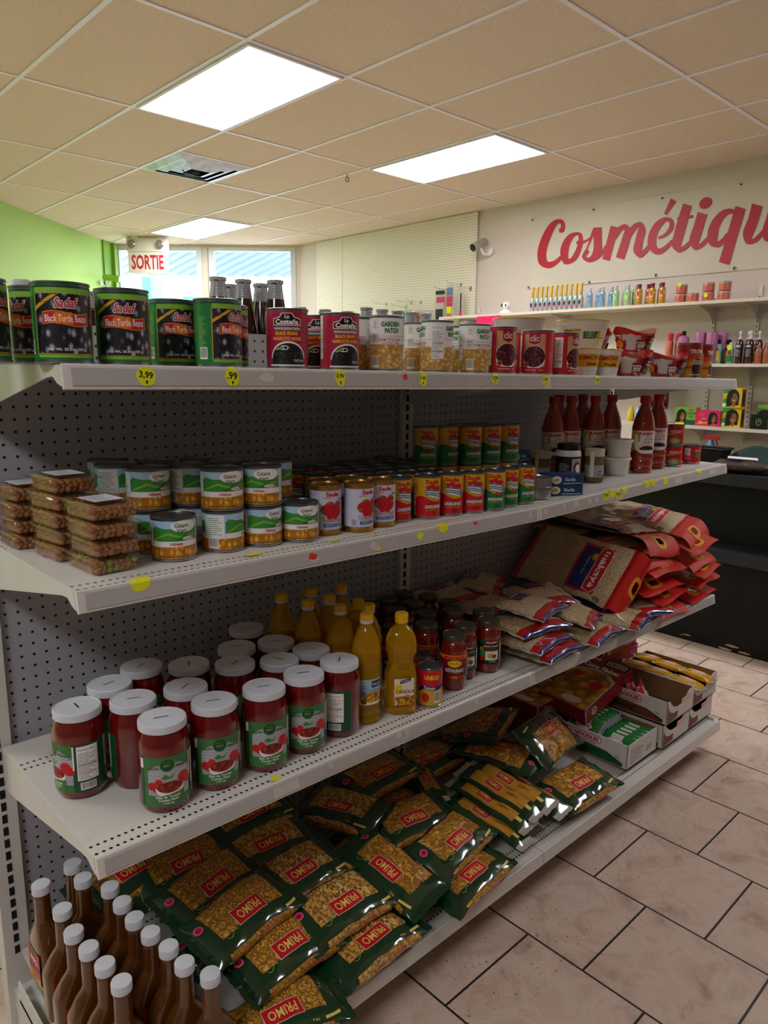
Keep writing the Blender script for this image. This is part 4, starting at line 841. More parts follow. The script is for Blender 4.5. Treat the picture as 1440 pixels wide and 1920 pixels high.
a.text('KABEY', .004, .136, w=.054, h=.0105, m='ink_red', off=.05); a.text('HUILE', .012, .1245, w=.024, h=.006, m='ink_red', off=.02); a.text('DE PALME', .012, .116, w=.034, h=.006, m='ink_red', off=.02); a.text('PALM OIL', .012, .107, w=.040, h=.0055, m='ink_black', off=.02)
KIT['palm_oil_bottle'] = [('bottle', m.mesh('palm_bottle'), None), ('cap', c.mesh('palm_cap'), None), ('label', a.build(on_cyl(r*.97, 0), du=r*.2, base=.0005).mesh('palm_label'), None)]
# --- glass bottle with sealed printed neck (far side of the top shelf)
k = NT('seal_print', .3); tc = k.n('TexCoord'); wv = k.n('TexWave', Scale=95.0, Distortion=1.5); wv.bands_direction = 'DIAGONAL'; k.l(tc.outputs['Object'], wv.inputs['Vector']); k.col(k.ramp(wv.outputs['Fac'], [(.45, 'd9d9de'), (.62, '6f7078')]))
def sealed(nm, h, rb, rn, mat_):
    m = MB(); m.lathe([(rb*.9, 0), (rb, .005), (rb, h*.45), (rb*.9, h*.55), (rn*1.25, h*.80)], mat_, 28); c = MB(); c.lathe([(rn*1.27, h*.78), (rn*1.05, h*.90), (rn, h*.955), (rn*1.18, h*.962), (rn*1.18, h*.996), (rn*1.0, h), (.0005, h)], 'seal_print', 28)
    KIT[nm] = [('bottle', m.mesh(nm+'_glass'), None), ('seal', c.mesh(nm+'_seal'), None)]
sealed('ketchup_bottle', .262, .038, .0195, 'bbq_dark'); sealed('hot_sauce_bottle', .190, .024, .0150, 'bbq_dark')
m = MB(); m.lathe([(.018, 0), (.026, .004), (.026, .115), (.019, .150), (.0175, .185)], 'bbq_dark', 28); c = MB(); c.lathe([(.0185, .182), (.0190, .184), (.0190, .200), (.0180, .203), (.0005, .203)], 'white_cap', 28)
KIT['dark_sauce_bottle'] = [('bottle', m.mesh('dark_sauce'), None), ('cap', c.mesh('dark_sauce_cap'), None)]
# --- noodle cups
def cup(nm, rb, rt, h, art, lid='foil_yellow'):
    m = MB(); m.lathe([(rb*.94, .0015), (rb, 0), (rb, .006), (rb+(rt-rb)*.1, .010), (rt, h-.006), (rt+.002, h-.004), (rt+.002, h-.001)], 'cup_white', 48); c = MB(); c.lathe([(rt+.0032, h-.003), (rt+.0038, h-.0005), (rt+.003, h+.0006), (rt*.9, h+.0003), (.0005, h+.0006)], lid, 44)
    KIT[nm] = [('cup', m.mesh(nm+'_cup'), None), ('lid', c.mesh(nm+'_lid'), None), ('label', art.build(on_cyl(rb, 0, rt-rb, h), du=rb*.2, base=.0006).mesh(nm+'_label'), None)]
for nm, w_ in (('noodle_cup_chicken', 'Chicken'), ('noodle_cup_poulet', 'Poulet')):
    a = Art(); a.rect(-.034, .034, .026, .062, 'ink_gold'); a.text('KIMCHI', -.001, .052, w=.052, h=.016, m='ink_yellow', off=.07); a.text('KIMCHI', -.001, .052, w=.050, h=.0135, m='ink_crimson', off=.045); a.text(w_, .008, .034, w=.030, h=.0085, m='ink_black', off=.04); a.lines(.027, .033, .045, .056, 3, 'ink_wine')
    cup(nm, .0300, .0400, .078, a)
a = Art(); a.rect(-.020, .022, .028, .062, 'ink_green'); a.poly([(.022, .028), (.044, .028), (.044, .062), (.030, .062)], 'ink_gold'); a.poly([(.012, .028), (.022, .028), (.030, .062), (.022, .062)], 'ink_gold'); a.text('麵', -.003, .045, w=.026, h=.026, off=.02); a.text('由', .033, .045, w=.014, h=.026, off=.02); a.rect(-.072, -.026, .046, .062, 'ink_gold'); a.text('KIMCHI', -.058, .054, w=.026, h=.010, m='ink_crimson', off=.04); a.text('Noodle', -.034, .054, w=.014, h=.005, m='ink_black', off=.03)
cup('noodle_bowl', .056, .0745, .082, a)
# ------------------------------------------------------------------ price stickers on the shelf rails
mat('sticker_yellow', 'e8ea12', .5, var=.02); mat('sticker_red', 'e0261c', .5); mat('paper_scrap', 'cfc8bc', .7, var=.08); mat('ink_pen', '141a10', .6, var=0)
ZF = {1: zs1, 2: z2, 3: z3}; DEP = {1: .505, 2: .500, 3: .505}
def stick(level, x, dz, w=.030, h=.032, col='sticker_yellow', text=None, over=0.0, name='price_sticker', seed=0, shape='e'):
    so = [o for l, b, o in SH if l == level and b == (0 if x < 1.184 else 1)][0]; R = random.Random(seed*7+int(x*1000)); dep = DEP[level]; zt = ZF[level](x)
    def fn(u, v, e):
        zz = dz+v
        if zz > 0: return (x+u, -dep-.004+zz*1.0, zt+.0028+e)
        return (x+u, -dep-.0088-.0047*(-zz/.034)-e-.0006, zt+zz)
    a = Art()
    if shape == 'e': a.poly([(w/2*cos(t_*pi/12)*R.uniform(.93, 1.04), -h/2+h/2*sin(t_*pi/12)*R.uniform(.95, 1.03)) for t_ in range(24)], col)
    elif shape == 'r': a.rect(-w/2, w/2, -h, 0, col)
    else: a.poly([(w/2*cos(t_*pi/6)*R.uniform(.5, 1.1), -h/2+h/2*sin(t_*pi/6)*R.uniform(.5, 1.1)) for t_ in range(12)], col)
    if text: a.text(text, 0, -h*.45, w=w*.72, m='ink_pen', off=.03, rot=-.12); a.poly([(-.002, -h*.72), (.002, -h*.72), (.001, -h*.9), (-.001, -h*.9)], 'ink_pen')
    link(name, a.build(fn, dv=.004, eps=.00015).mesh(name), so)
stick(1, .092, .000, .032, .030, text='3,99', seed=1); stick(1, .246, .002, .028, .032, text='.99', seed=2); stick(1, .485, .006, .026, .036, text='3,99', seed=3)
stick(1, .715, .003, .026, .032, text='3.49', seed=4); stick(1, .963, .001, .030, .024, text='3,99', seed=5); stick(1, 1.168, .004, .028, .032, text='2.99', seed=6); stick(1, 1.42, .001, .028, .024, text='1.99', seed=7)
stick(1, .662, -.004, .014, .012, 'sticker_red', seed=8, name='red_sticker'); stick(1, .318, -.004, .040, .020, 'paper_scrap', shape='s', seed=9, name='torn_label')
stick(2, .068, .010, .036, .026, text=None, seed=10); stick(2, .304, .032, .034, .016, seed=11); stick(2, .420, -.006, .026, .016, 'sticker_red', seed=12, shape='s', name='red_sticker'); stick(2, .424, -.012, .028, .014, 'paper_scrap', seed=13, shape='s', name='torn_label')
stick(2, .500, .026, .030, .010, seed=14); stick(2, .600, .014, .016, .008, seed=15); stick(2, .582, -.006, .030, .020, 'paper_scrap', seed=16, shape='s', name='torn_label'); stick(2, .594, -.018, .012, .010, seed=17)
stick(2, .722, -.002, .022, .022, seed=18, shape='s'); stick(2, .726, -.001, .006, .020, 'ink_pen', seed=19, shape='s', name='pen_mark'); stick(2, .800, .008, .034, .024, seed=20); stick(2, .915, -.004, .014, .008, 'sticker_red', seed=21, name='red_sticker')
for i, x in enumerate((1.14, 1.21, 1.30, 1.36, 1.43, 1.47)): stick(2, x, -.004, .020+.008*(i % 2), .018, 'paper_scrap', seed=30+i, shape='s', name='torn_label')
for i, (x, w_, t_) in enumerate(((1.520, .034, .004), (1.556, .034, .008), (1.592, .036, -.002), (1.630, .036, .010), (1.775, .036, .012), (1.815, .036, .012), (1.90, .036, .008))): stick(2, x, t_, w_, .028, seed=40+i, text='9.99' if i in (0, 2) else None)
stick(2, 1.995, -.006, .050, .020, 'paper_scrap', shape='r', seed=50, name='paper_ticket'); stick(2, 2.27, -.006, .060, .020, 'paper_scrap', shape='r', seed=51, name='paper_ticket'); stick(2, 2.16, .010, .050, .02, seed=52)
stick(3, .330, .018, .022, .018, seed=60); stick(3, .345, -.006, .062, .022, 'paper_scrap', shape='r', seed=61, name='paper_ticket'); stick(3, 1.80, .055, .05, .03, seed=62); stick(3, 2.02, .05, .05, .024, seed=63)
for i, x in enumerate((.46, .66, .69, .94, 1.30, 1.90, 1.95, 2.22)): stick(3, x, -.002, .016+.008*(i % 3), .016, 'paper_scrap', seed=70+i, shape='s', name='torn_label')
# ------------------------------------------------------------------ top shelf
G = 'large cans of black turtle beans'
for x, y, dg, lab in ((-.120, -.300, -30, 'far-left black turtle bean can cut off by the picture edge'), (-.012, -.372, -52, 'black turtle bean can half hidden behind the leftmost full one'),
    (-.009, -.460, 8, 'leftmost fully visible black turtle bean can'), (.089, -.450, 4, 'second fully visible black turtle bean can, its whole banner facing out'),
    (.222, -.362, 24, 'black turtle bean can turned slightly right, left of the green-sided one'), (.267, -.440, 52, 'black turtle bean can showing its green side and barcode'), (.338, -.352, 62, 'sliver of a black turtle bean can behind the green-sided one'),
    (-.115, -.425, 60, 'black turtle bean can at the extreme left, mostly its green side')):
    put('bean_can', lab, 'can', (x, y, zs1(x)), face(x, y, dg), G)
G = 'magenta cans of black beans'
for x, y, dg, lab in ((.413, -.445, 0, 'magenta black bean can, label facing straight out, left of the others'), (.545, -.365, 5, 'magenta black bean can squeezed behind two others'), (.535, -.455, 20, 'magenta black bean can turned right, above the 3,99 sticker')):
    put('magenta_can', lab, 'can', (x, y, zs1(x)), face(x, y, dg), G)
G = 'white and yellow cans of creamed corn'
for x, y, dg, lab in ((.655, -.375, -40, 'creamed corn can mostly hidden beside the magenta can'), (.664, -.455, 4, 'creamed corn can nearest the magenta cans with its whole label out'), (.842, -.378, 14, 'second creamed corn can, right of the first full one'),
    (.817, -.460, -88, 'creamed corn can showing its white nutrition panel'), (.985, -.385, -18, 'narrow view of a creamed corn can behind two others'), (.946, -.462, 30, 'creamed corn can next to the red bean cans')):
    put('corn_can', lab, 'can', (x, y, zs1(x)), face(x, y, dg), G)
G = 'red cans of kidney beans'
for x, y, dg, lab in ((1.051, -.455, 32, 'red kidney bean can next to the corn cans'), (1.212, -.455, -8, 'middle red kidney bean can with the green round mark'), (1.332, -.455, 58, 'red kidney bean can showing its nutrition table beside the noodle cups'), (1.130, -.370, -60, 'kidney bean can glimpsed between the first two red ones'), (1.275, -.365, -60, 'kidney bean can glimpsed behind the middle red one')):
    put('kidney_bean_can', lab, 'can', (x, y, zs1(x)), face(x, y, dg), G)
x, y = 1.478, -.440; put('noodle_cup_chicken', 'white noodle cup with a yellow band reading Chicken', 'noodle cup', (x, y, zs1(x)), face(x, y, 18), 'small noodle cups'); 
x, y = 1.579, -.450; put('noodle_cup_poulet', 'white noodle cup with a yellow band reading Poulet', 'noodle cup', (x, y, zs1(x)), face(x, y, 5), 'small noodle cups')
x, y = 1.430, -.345; put('noodle_cup_chicken', 'noodle cup hidden behind the red kidney bean can', 'noodle cup', (x, y, zs1(x)), face(x, y, -50), 'small noodle cups')
x, y = 1.545, -.355; put('noodle_cup_poulet', 'noodle cup hidden under the big green-labelled bowl', 'noodle cup', (x, y, zs1(x)), face(x, y, 60), 'small noodle cups'); x, y = 1.600, -.275; put('noodle_cup_poulet', 'noodle cup at the back under the big bowl', 'noodle cup', (x, y, zs1(x)), face(x, y, 60), 'small noodle cups')
x, y = 1.541, -.385; put('noodle_bowl', 'big white noodle bowl with a green and gold square, on top of the small cups', 'noodle bowl', (x, y, zs1(x)+.0792), face(x, y, 22), 'big noodle bowls')
x, y = 1.415, -.250; put('noodle_cup_chicken', 'noodle cup at the back behind the red cans', 'noodle cup', (x, y, zs1(x)), face(x, y, 0), 'small noodle cups'); x, y = 1.330, -.260; put('noodle_cup_chicken', 'noodle cup at the back behind the middle red can', 'noodle cup', (x, y, zs1(x)), face(x, y, 0), 'small noodle cups')
x, y = 1.385, -.265; put('noodle_bowl', 'big noodle bowl behind the red kidney bean cans, only its rim showing', 'noodle bowl', (x, y, zs1(x)+.0792), face(x, y, -40), 'big noodle bowls')
# red film-wrapped noodle bowls
mat('film_red', 'b3140f', .22, coat=.6, var=.18, vscale=25); mat('bowl_ribbed', 'd8cfc8', .45)
def red_bowl_kit(nm, r, h):
    m = MB(); prof = [(r*.66, 0), (r*.70, .006), (r*.93, h*.74), (r*1.0, h*.80), (r*1.0, h*.88)]; seg = 72; v = []
    for q, (rr, z) in enumerate(prof):
        for i in range(seg): a_ = 2*pi*i/seg; k_ = 1-.012*(i % 2)*(1 if q in (1, 2) else 0); v.append((rr*k_*cos(a_), rr*k_*sin(a_), z))
    m.add(v, [(j*seg+i, j*seg+(i+1) % seg, (j+1)*seg+(i+1) % seg, (j+1)*seg+i) for j in range(len(prof)-1) for i in range(seg)]+[tuple(range(seg))[::-1], tuple(range((len(prof)-1)*seg, len(prof)*seg))], 'bowl_ribbed', True)
    f = MB(); R = random.Random(3); v = []; seg = 60; rows = 9
    for j in range(rows+1):
        t_ = j/rows
        for i in range(seg):
            a_ = 2*pi*i/seg; rr = (r*.70+(r*.30)*min(1, t_*1.12))*1.02+.0014*sin(a_*9+j)+.002*sin(a_*3+2*j); fl = max(0, t_-.72)/.28; rr = rr*(1-fl)+fl*r*1.10*(1+.05*sin(5*a_)); z = .004+(h*1.03-.004)*t_+fl*.012*sin(a_*2)
            v.append((rr*cos(a_), rr*sin(a_), z))
    fs = []
    for j in range(rows):
        for i in range(seg):
            a_ = (i/seg*360) % 360; win = (250 < a_ < 285 and 1 <= j < 7) or (236 < a_ < 299 and j in (5, 6)) or (75 < a_ < 120 and 1 <= j < 7)
            if not win: fs.append((j*seg+i, j*seg+(i+1) % seg, (j+1)*seg+(i+1) % seg, (j+1)*seg+i))
    top = len(v); v.append((0, 0, h*.98)); fs += [(rows*seg+i, rows*seg+(i+1) % seg, top) for i in range(seg)]
    f.add(v, fs, 'film_red', True); a = Art(); c_ = r*.9
    a.rect(c_*.28, c_*.66, h*.22, h*.52, 'ink_wine'); a.rect(c_*.30, c_*.64, h*.24, h*.50, 'ink_cream')
    for q in range(3): a.ell(c_*(.37+q*.10), h*.42, c_*.035, h*.04, 'ink_brown')
    a.lines(c_*.33, c_*.62, h*.26, h*.36, 3, 'ink_black'); a.ell(c_*1.15, h*.45, c_*.42, h*.34, 'ink_wine'); a.text('Bowl', c_*1.18, h*.64, w=c_*.40, h=h*.10, m='ink_dkgreen', off=.06); a.text('Noodle', c_*1.18, h*.52, w=c_*.52, h=h*.11, m='ink_dkgreen', off=.06)
    a.text('Bowl', c_*1.18, h*.64, w=c_*.38, h=h*.085, off=.03); a.text('Noodle', c_*1.18, h*.52, w=c_*.50, h=h*.095, off=.03); a.rect(c_*1.0, c_*1.34, h*.22, h*.42, 'ink_green'); a.lines(c_*.78, c_*1.1, h*.20, h*.36, 3, 'ink_silver'); a.ell(c_*-.55, h*.4, c_*.2, h*.2, 'ink_orange')
    lb = a.build(on_cyl(r*.73, 0, r*.285, h*.78), du=r*.2, base=.0034)
    KIT[nm] = [('bowl', m.mesh(nm+'_bowl'), None), ('wrapper', f.mesh(nm+'_film'), None), ('label', lb.mesh(nm+'_label'), 1)]
red_bowl_kit('wrapped_noodle_bowl', .062, .072)
for x, y, zo, dg, lab in ((1.803, -.425, 0, -8, 'red wrapped noodle bowl at the front left of the red stack'), (1.945, -.420, 0, -12, 'red wrapped noodle bowl at the front right, beside the palm nut can'), (1.880, -.415, .0755, -6, 'red wrapped noodle bowl on top of the front two'),
    (1.750, -.275, 0, 30, 'red wrapped noodle bowl at the back left of the stack'), (1.800, -.270, .0755, 75, 'red wrapped noodle bowl in the back row of the upper layer'), (1.900, -.275, 0, 20, 'red wrapped noodle bowl hidden at the back of the stack')):
    put('wrapped_noodle_bowl', lab, 'noodle bowl', (x, y, zs1(x)+zo), face(x, y, dg), 'red film-wrapped noodle bowls')
for x, y, zo, dg, lab in ((2.068, -.455, 0, 34, 'palm nut can at the front right with SPICE on an orange box'), (2.215, -.450, 0, 66, 'palm nut can at the right end of the top shelf, label turned away'), (1.968, -.140, .075, 56, 'palm nut can raised above the noodle bowls at the back')):
    if zo: put('wrapped_noodle_bowl', 'red wrapped noodle bowl under the raised palm nut can', 'noodle bowl', (x, y, zs1(x)), 0, 'red film-wrapped noodle bowls')
    put('palm_nut_can', lab, 'can', (x, y, zs1(x)+zo), face(x, y, dg), 'palm nut cans')
mat('box_red', '7a100e', .5); o = link('carton', MB().box(-.05, .05, -.03, .03, 0, .098, 'box_red').mesh('carton'), None, (2.08, -.20, zs1(2.08))); tag(o, 'plain dark red carton behind the noodle bowls', 'carton')
# far side of the top shelf
zt = 1.472
for i, (x, y, lab) in enumerate(((.653, .200, 'tall sauce bottle with a sealed neck, the leftmost and tallest against the window'), (.733, .200, 'tall sealed sauce bottle second from the left against the window'), (.822, .245, 'tall sealed sauce bottle partly behind another, right of the second one'), (.803, .145, 'tall sealed sauce bottle nearest the magenta cans'), (.770, .330, 'tall sealed sauce bottle farthest back between the second and third'))):
    put('ketchup_bottle', lab, 'bottle', (x, y, zt), 0, 'tall sealed sauce bottles on the far side')
for x, y, lab in ((.132, .150, 'dark sauce bottle with a pinkish white cap standing above the left bean cans'), (.222, .150, 'dark sauce bottle whose white cap rises behind the leftmost full bean can'), (.060, .150, 'dark sauce bottle cut by the left picture edge')):
    put('dark_sauce_bottle', lab, 'bottle', (x, y, zt), 0, 'white capped sauce bottles on the far side')
xs = [(.284, .15, 0), (.36, .15, 0), (.561, .15, 0), (.62, .16, 0), (.855, .10, 0), (.900, .150, 0), (.945, .10, 0), (.990, .16, 0), (1.030, .10, 0), (1.075, .16, 0), (1.115, .11, .012), (1.190, .12, .018), (1.150, .18, 0), (1.258, .12, .018), (1.225, .18, 0), (1.320, .12, .016), (1.388, .12, .016), (1.290, .18, 0), (1.357, .18, 0), (1.46, .12, 0), (1.60, .12, 0), (1.72, .12, 0), (1.80, .12, 0), (1.87, .12, 0), (1.95, .12, 0)]
for i, (x, y, up) in enumerate(xs):
    o = put('hot_sauce_bottle', 'low bottle with a striped neck seal, %s in the far row counted from the left' % ['first', 'second', 'third', 'fourth', 'fifth', 'sixth', 'seventh', 'eighth', 'ninth', 'tenth', 'eleventh', 'twelfth', 'thirteenth', 'fourteenth', 'fifteenth', 'sixteenth', 'seventeenth', 'eighteenth', 'nineteenth', 'twentieth', 'twenty-first', 'twenty-second', 'twenty-third', 'twenty-fourth', 'twenty-fifth'][i], 'bottle', (x, y, zt), i*.7, 'low sealed bottles on the far side')
    if up: o.scale = (1.12, 1.12, 1.09)
# ------------------------------------------------------------------ second shelf
clear_film('flange_pet', .10)
def clam_kit():
    R = random.Random(11)
    tray = MB(); pts = []
    def rr(hx, hy, c, n=4):
        o = []
        for sx, sy, a0 in ((1, 1, 0), (-1, 1, pi/2), (-1, -1, pi), (1, -1, 3*pi/2)):
            for i in range(n+1): a_ = a0+pi/2*i/n; o.append((sx*(hx-c)+c*cos(a_), sy*(hy-c)+c*sin(a_)))
        return o
    def loft(m, rows, mn):
        n = len(rows[0][0]); v = [(x, y, z) for r_, z in rows for x, y in r_]; m.add(v, [(j*n+i, j*n+(i+1) % n, (j+1)*n+(i+1) % n, (j+1)*n+i) for j in range(len(rows)-1) for i in range(n)], mn, True); return m, n
    m = MB(); loft(m, [(rr(.036, .046, .008), .0), (rr(.0385, .0485, .010), .002), (rr(.0405, .0525, .011), .020), (rr(.041, .053, .011), .0215), (rr(.050, .062, .013), .0218), (rr(.0505, .0625, .013), .0228)], 'clear_pet'); m.add([(x, y, 0.0) for x, y in rr(.036, .046, .008)], [tuple(range(20))[::-1]], 'clear_pet')
    for q in range(12):
        x = -.033+q*.006; m.box(-.0425, -.041, x*1.2, x*1.2+.0012, .003, .019, 'flange_pet')
    l = MB(); loft(l, [(rr(.0505, .0625, .013), .0232), (rr(.043, .055, .012), .0240), (rr(.0415, .0535, .011), .0290), (rr(.0395, .0515, .010), .0297), (rr(.02, .03, .006), .0298)], 'flange_pet'); l.add([(x, y, .0298) for x, y in rr(.02, .03, .006)], [tuple(range(20))], 'flange_pet')
    def peas(green):
        p = MB(); ico = []
        bm = bmesh.new(); bmesh.ops.create_icosphere(bm, subdivisions=2, radius=1); iv = [tuple(q.co) for q in bm.verts]; fi = [tuple(w.index for w in q.verts) for q in bm.faces]; bm.free(); n = 0
        for lay in range(3):
            for i in range(7):
                for j in range(9):
                    r_ = R.uniform(.0054, .0064); x = -.0325+i*.0108+R.uniform(-.0015, .0015)+(.003 if lay % 2 else 0); y = -.0430+j*.0105+R.uniform(-.0015, .0015); z = .0058+lay*.0058
                    if lay < 2 and 0 < i < 6 and 0 < j < 8: continue
                    if abs(x) > .0345 or abs(y) > .046: continue
                    p.add([(x+a_*r_, y+b_*r_, z+c_*r_*.92) for a_, b_, c_ in iv], fi, 'chickpea_green' if green and R.random() < .35 else 'chickpea', True)
        return p.mesh('chickpeas')
    lab = MB().box(-.026, .026, -.033, .030, .0300, .0302, 'paper_white'); a = Art(); a.lines(-.022, .022, -.028, .026, 10, 'ink_grey', .3, .4, 4); a.build(on_plane((0, 0, .0303), (1, 0, 0), (0, 1, 0)), mb=lab)
    t_, L_, lb = m.mesh('tray'), l.mesh('lid'), lab.mesh('label')
    KIT['chickpea_box'] = [('tray', t_, None), ('lid', L_, None), ('label', lb, 1), ('chickpeas', peas(False), None)]
    KIT['chickpea_box_green'] = [('tray', t_, None), ('lid', L_, None), ('label', lb, 1), ('chickpeas', peas(True), None)]
clam_kit()
ORD = ['lowest', 'second from the bottom', 'third from the bottom', 'fourth from the bottom', 'topmost', 'topmost']
for sx, sy, n, rz, nm in ((.057, -.395, 4, .05, 'front'), (.042, -.268, 5, .10, 'middle'), (.020, -.130, 4, .02, 'back')):
    for i in range(n):
        k_ = 'chickpea_box_green' if nm == 'front' and i == 0 else 'chickpea_box'
        o = put(k_, 'clear plastic box of chickpeas, %s in the %s stack' % ('topmost' if i == n-1 else ORD[i], nm), 'food box', (sx+.003*sin(i*2.1), sy+.003*cos(i*1.7), z2(sx)+i*.0306), rz+.04*sin(i*2.7), 'clear boxes of chickpeas')
        for c_ in o.children:
            if c_.name.startswith('chickpeas'): c_['kind'] = 'stuff'
NG = 'sweetcorn cans'
def stackcan(kit, x, y, n, labs, degs, grp, zf, hh):
    for i in range(n): put(kit if isinstance(kit, str) else kit[i], labs[i], 'can', (x, y, zf(x)+hh*i), face(x, y, degs[i]), grp)
H2 = .0794
stackcan('sweetcorn_can', .186, -.399, 1, ['single sweetcorn can nearest the chickpea boxes'], [4], NG, z2, H2)
stackcan('sweetcorn_can', .458, -.417, 1, ['single sweetcorn can nearest the tomato paste cans'], [6], NG, z2, H2)
stackcan('sweetcorn_can', .292, -.395, 2, ['sweetcorn can showing its barcode side, bottom of the middle pair', 'sweetcorn can on top of the one showing its barcode'], [70, 6], NG, z2, H2)
stackcan('sweetcorn_can', .377, -.401, 2, ['sweetcorn can at the bottom of the pair right of the barcode can', 'sweetcorn can at the top of the pair right of the barcode can'], [22, -10], NG, z2, H2)
stackcan(['sweetcorn_can', 'sweetcorn_can_english'], .181, -.316, 2, ['lower sweetcorn can behind the single one by the chickpea boxes', 'sweetcorn can with the English label, behind the chickpea boxes'], [30, 14], NG, z2, H2)
stackcan('sweetcorn_can', .268, -.312, 2, ['lower sweetcorn can in the gap showing its nutrition table', 'upper sweetcorn can in the gap with its nutrition table facing out'], [-50, 48], NG, z2, H2)
stackcan('sweetcorn_can', .452, -.336, 2, ['lower sweetcorn can behind the rightmost single one', 'upper sweetcorn can at the right end turned to its green side'], [70, 74], NG, z2, H2)
for k_, (x, y, w_) in enumerate(((.155, -.235, 'left'), (.240, -.230, 'middle'), (.330, -.240, 'right'), (.176, -.150, 'far left'), (.355, -.320, 'inner'))):
    stackcan('sweetcorn_can', x, y, 2, ['sweetcorn can hidden at the %s of the back row, lower' % w_, 'sweetcorn can at the %s of the back row, only its rim showing' % w_], [60, 70], NG, z2, H2)
TG = 'ribbed cans of tomato paste'
for x, y, dg, lab in ((.540, -.403, 22, 'ribbed tomato paste can nearest the sweetcorn'), (.615, -.424, 36, 'ribbed tomato paste can in the middle of the front three'), (.694, -.412, 14, 'ribbed tomato paste can nearest the sardine cans'), (.582, -.345, 0, 'ribbed tomato paste can behind the first two'), (.653, -.350, 0, 'ribbed tomato paste can behind the middle and right ones')):
    put('tomato_paste_can', lab, 'can', (x, y, z2(x)), face(x, y, dg), TG)
SG = 'yellow sardine cans'
for kt, x, y, dg, lab in (('sardine_can_red', .847, -.412, 28, 'red and yellow sardine can showing its nutrition table, front row'), ('sardine_can_red', .925, -.418, 12, 'red and yellow sardine can with the whole fish label out, front row'), ('sardine_can_red', .994, -.430, 14, 'rightmost red and yellow sardine can in the front row'),
    ('sardine_can_green', 1.066, -.440, 16, 'green and yellow sardine can nearest the red ones, front row'), ('sardine_can_green', 1.140, -.428, 34, 'second green and yellow sardine can in the front row'), ('sardine_can_green', 1.212, -.430, 34, 'rightmost green and yellow sardine can in the front row'),
    ('sardine_can_red', .760, -.398, 36, 'red sardine can half hidden behind the tomato paste cans'), ('sardine_can_red', .790, -.336, 95, 'red sardine can turned sideways between tomato paste and sardines')):
    put(kt, lab, 'can', (x, y, z2(x)), face(x, y, dg), SG)
UPS = [(1.118, -.316, 20, 'green sardine can of the upper layer with the clearest fish label'), (1.190, -.326, 26, 'green sardine can of the upper layer, second from the right'), (1.258, -.338, 30, 'rightmost green sardine can of the upper layer'), (1.048, -.290, 44, 'green sardine can of the upper layer showing its nutrition table'), (.978, -.268, 10, 'leftmost dim green sardine can of the upper layer'), (1.150, -.248, 0, 'green sardine can behind the clearest upper one'), (1.222, -.262, 0, 'green sardine can behind the two rightmost upper ones')]
for x, y, dg, lab in UPS:
    put('sardine_can_green', 'lower can carrying the '+lab.split(' of the')[0].split(' behind')[0]+' '+{'1.118': 'with the clearest label', '1.19': 'second from the right', '1.258': 'at the right end', '1.048': 'with the nutrition table', '0.978': 'at the dim left end', '1.15': 'behind the clearest one', '1.222': 'behind the right two'}[str(x)], 'can', (x, y, z2(x)), face(x, y, dg+30), SG)
    put('sardine_can_green', lab, 'can', (x, y, z2(x)+.1042), face(x, y, dg), SG)
BK = [(.917, -.351), (.850, -.346), (.735, -.320), (.706, -.262), (.848, -.275), (.779, -.268), (.912, -.284), (.814, -.212), (.840, -.150), (.937, -.095), (.746, -.205), (.740, -.125), (.882, -.217), (.907, -.152), (.871, -.088), (1.010, -.120), (1.076, -.150), (1.045, -.060), (.805, -.090), (.950, -.205), (.655, -.245), (.625, -.180), (.975, -.160)]
for x, y in BK: put('sardine_can_green', 'can standing in the dark rows behind the sardines, only its lid showing', 'can', (x, y, z2(x)), x*9, 'dim cans at the back of the second shelf')
for x, y, lab in ((.590, -.120, 'dim magenta bean can at the left end of the dark back rows'), (.680, -.130, 'dim magenta bean can second from the left in the dark back rows')): put('magenta_can', lab, 'can', (x, y, z2(x)), face(x, y, 60), 'magenta cans of black beans')
# tuna tins, jars, tubs, palm oil
m = can_body(.043, .030, 'tin', 'tin'); KIT['round_tin'] = [('round_tin', m.mesh('round_tin'), None)]
def carton(nm, w_, d_, h_, col, art=None, side=None):
    m = MB().box(-w_/2, w_/2, -d_/2, d_/2, 0, h_, col)
    if art: art.build(on_plane((0, -d_/2, 0), (1, 0, 0), (0, 0, 1)), mb=m, base=.0002)
    if side: side.build(on_plane((-w_/2, 0, 0), (0, -1, 0), (0, 0, 1)), mb=m, base=.0002)
    KIT[nm] = [(nm, m.mesh(nm), None)]
a = Art(); a.ell(-.032, .015, .016, .011, 'ink_cream'); a.ell(-.032, .015, .010, .006, 'ink_tan'); a.text('Sada', .012, .016, w=.034, h=.010, m='ink_sky', off=.03); a.lines(-.01, .05, .003, .007, 1, 'ink_white')
mat('box_blue', '1f3d66', .4); carton('fish_box', .108, .062, .030, 'box_blue', a)
for i in range(2):
    put('round_tin', ['round silver fish tin, bottom one of the pair by the sardines', 'round silver fish tin, top one of the pair by the sardines'][i], 'tin', (1.300, -.415, z2(1.3)+i*.0302), 0, 'round silver tins')
    o = put('fish_box', ['flat blue fish box at the bottom, beside the silver tins', 'flat blue fish box on top, beside the silver tins'][i], 'box', (1.402, -.430, z2(1.4)+i*.0303), -.55+.06*i, 'flat blue boxes')
for i in range(4): put('fish_box', 'dim blue fish box in the back stack, %s' % ['lowest', 'second', 'third', 'topmost'][i], 'box', (1.335, -.300, z2(1.33)+i*.0303), .1*i-.1, 'flat blue boxes')
r = .0385; m = MB(); m.lathe([(r*.9, 0), (r, .004), (r, .020), (r, .0205)], 'cream_lid', 48); m.lathe([(r, .018), (r, .104), (r*.97, .110), (r*.95, .112), (r*.93, .116)], 'cup_white', 48); c = MB(); c.lathe([(r*.90, .113), (r*.90, .133), (r*.84, .1355), (.0005, .136)], 'black_lid', 32)
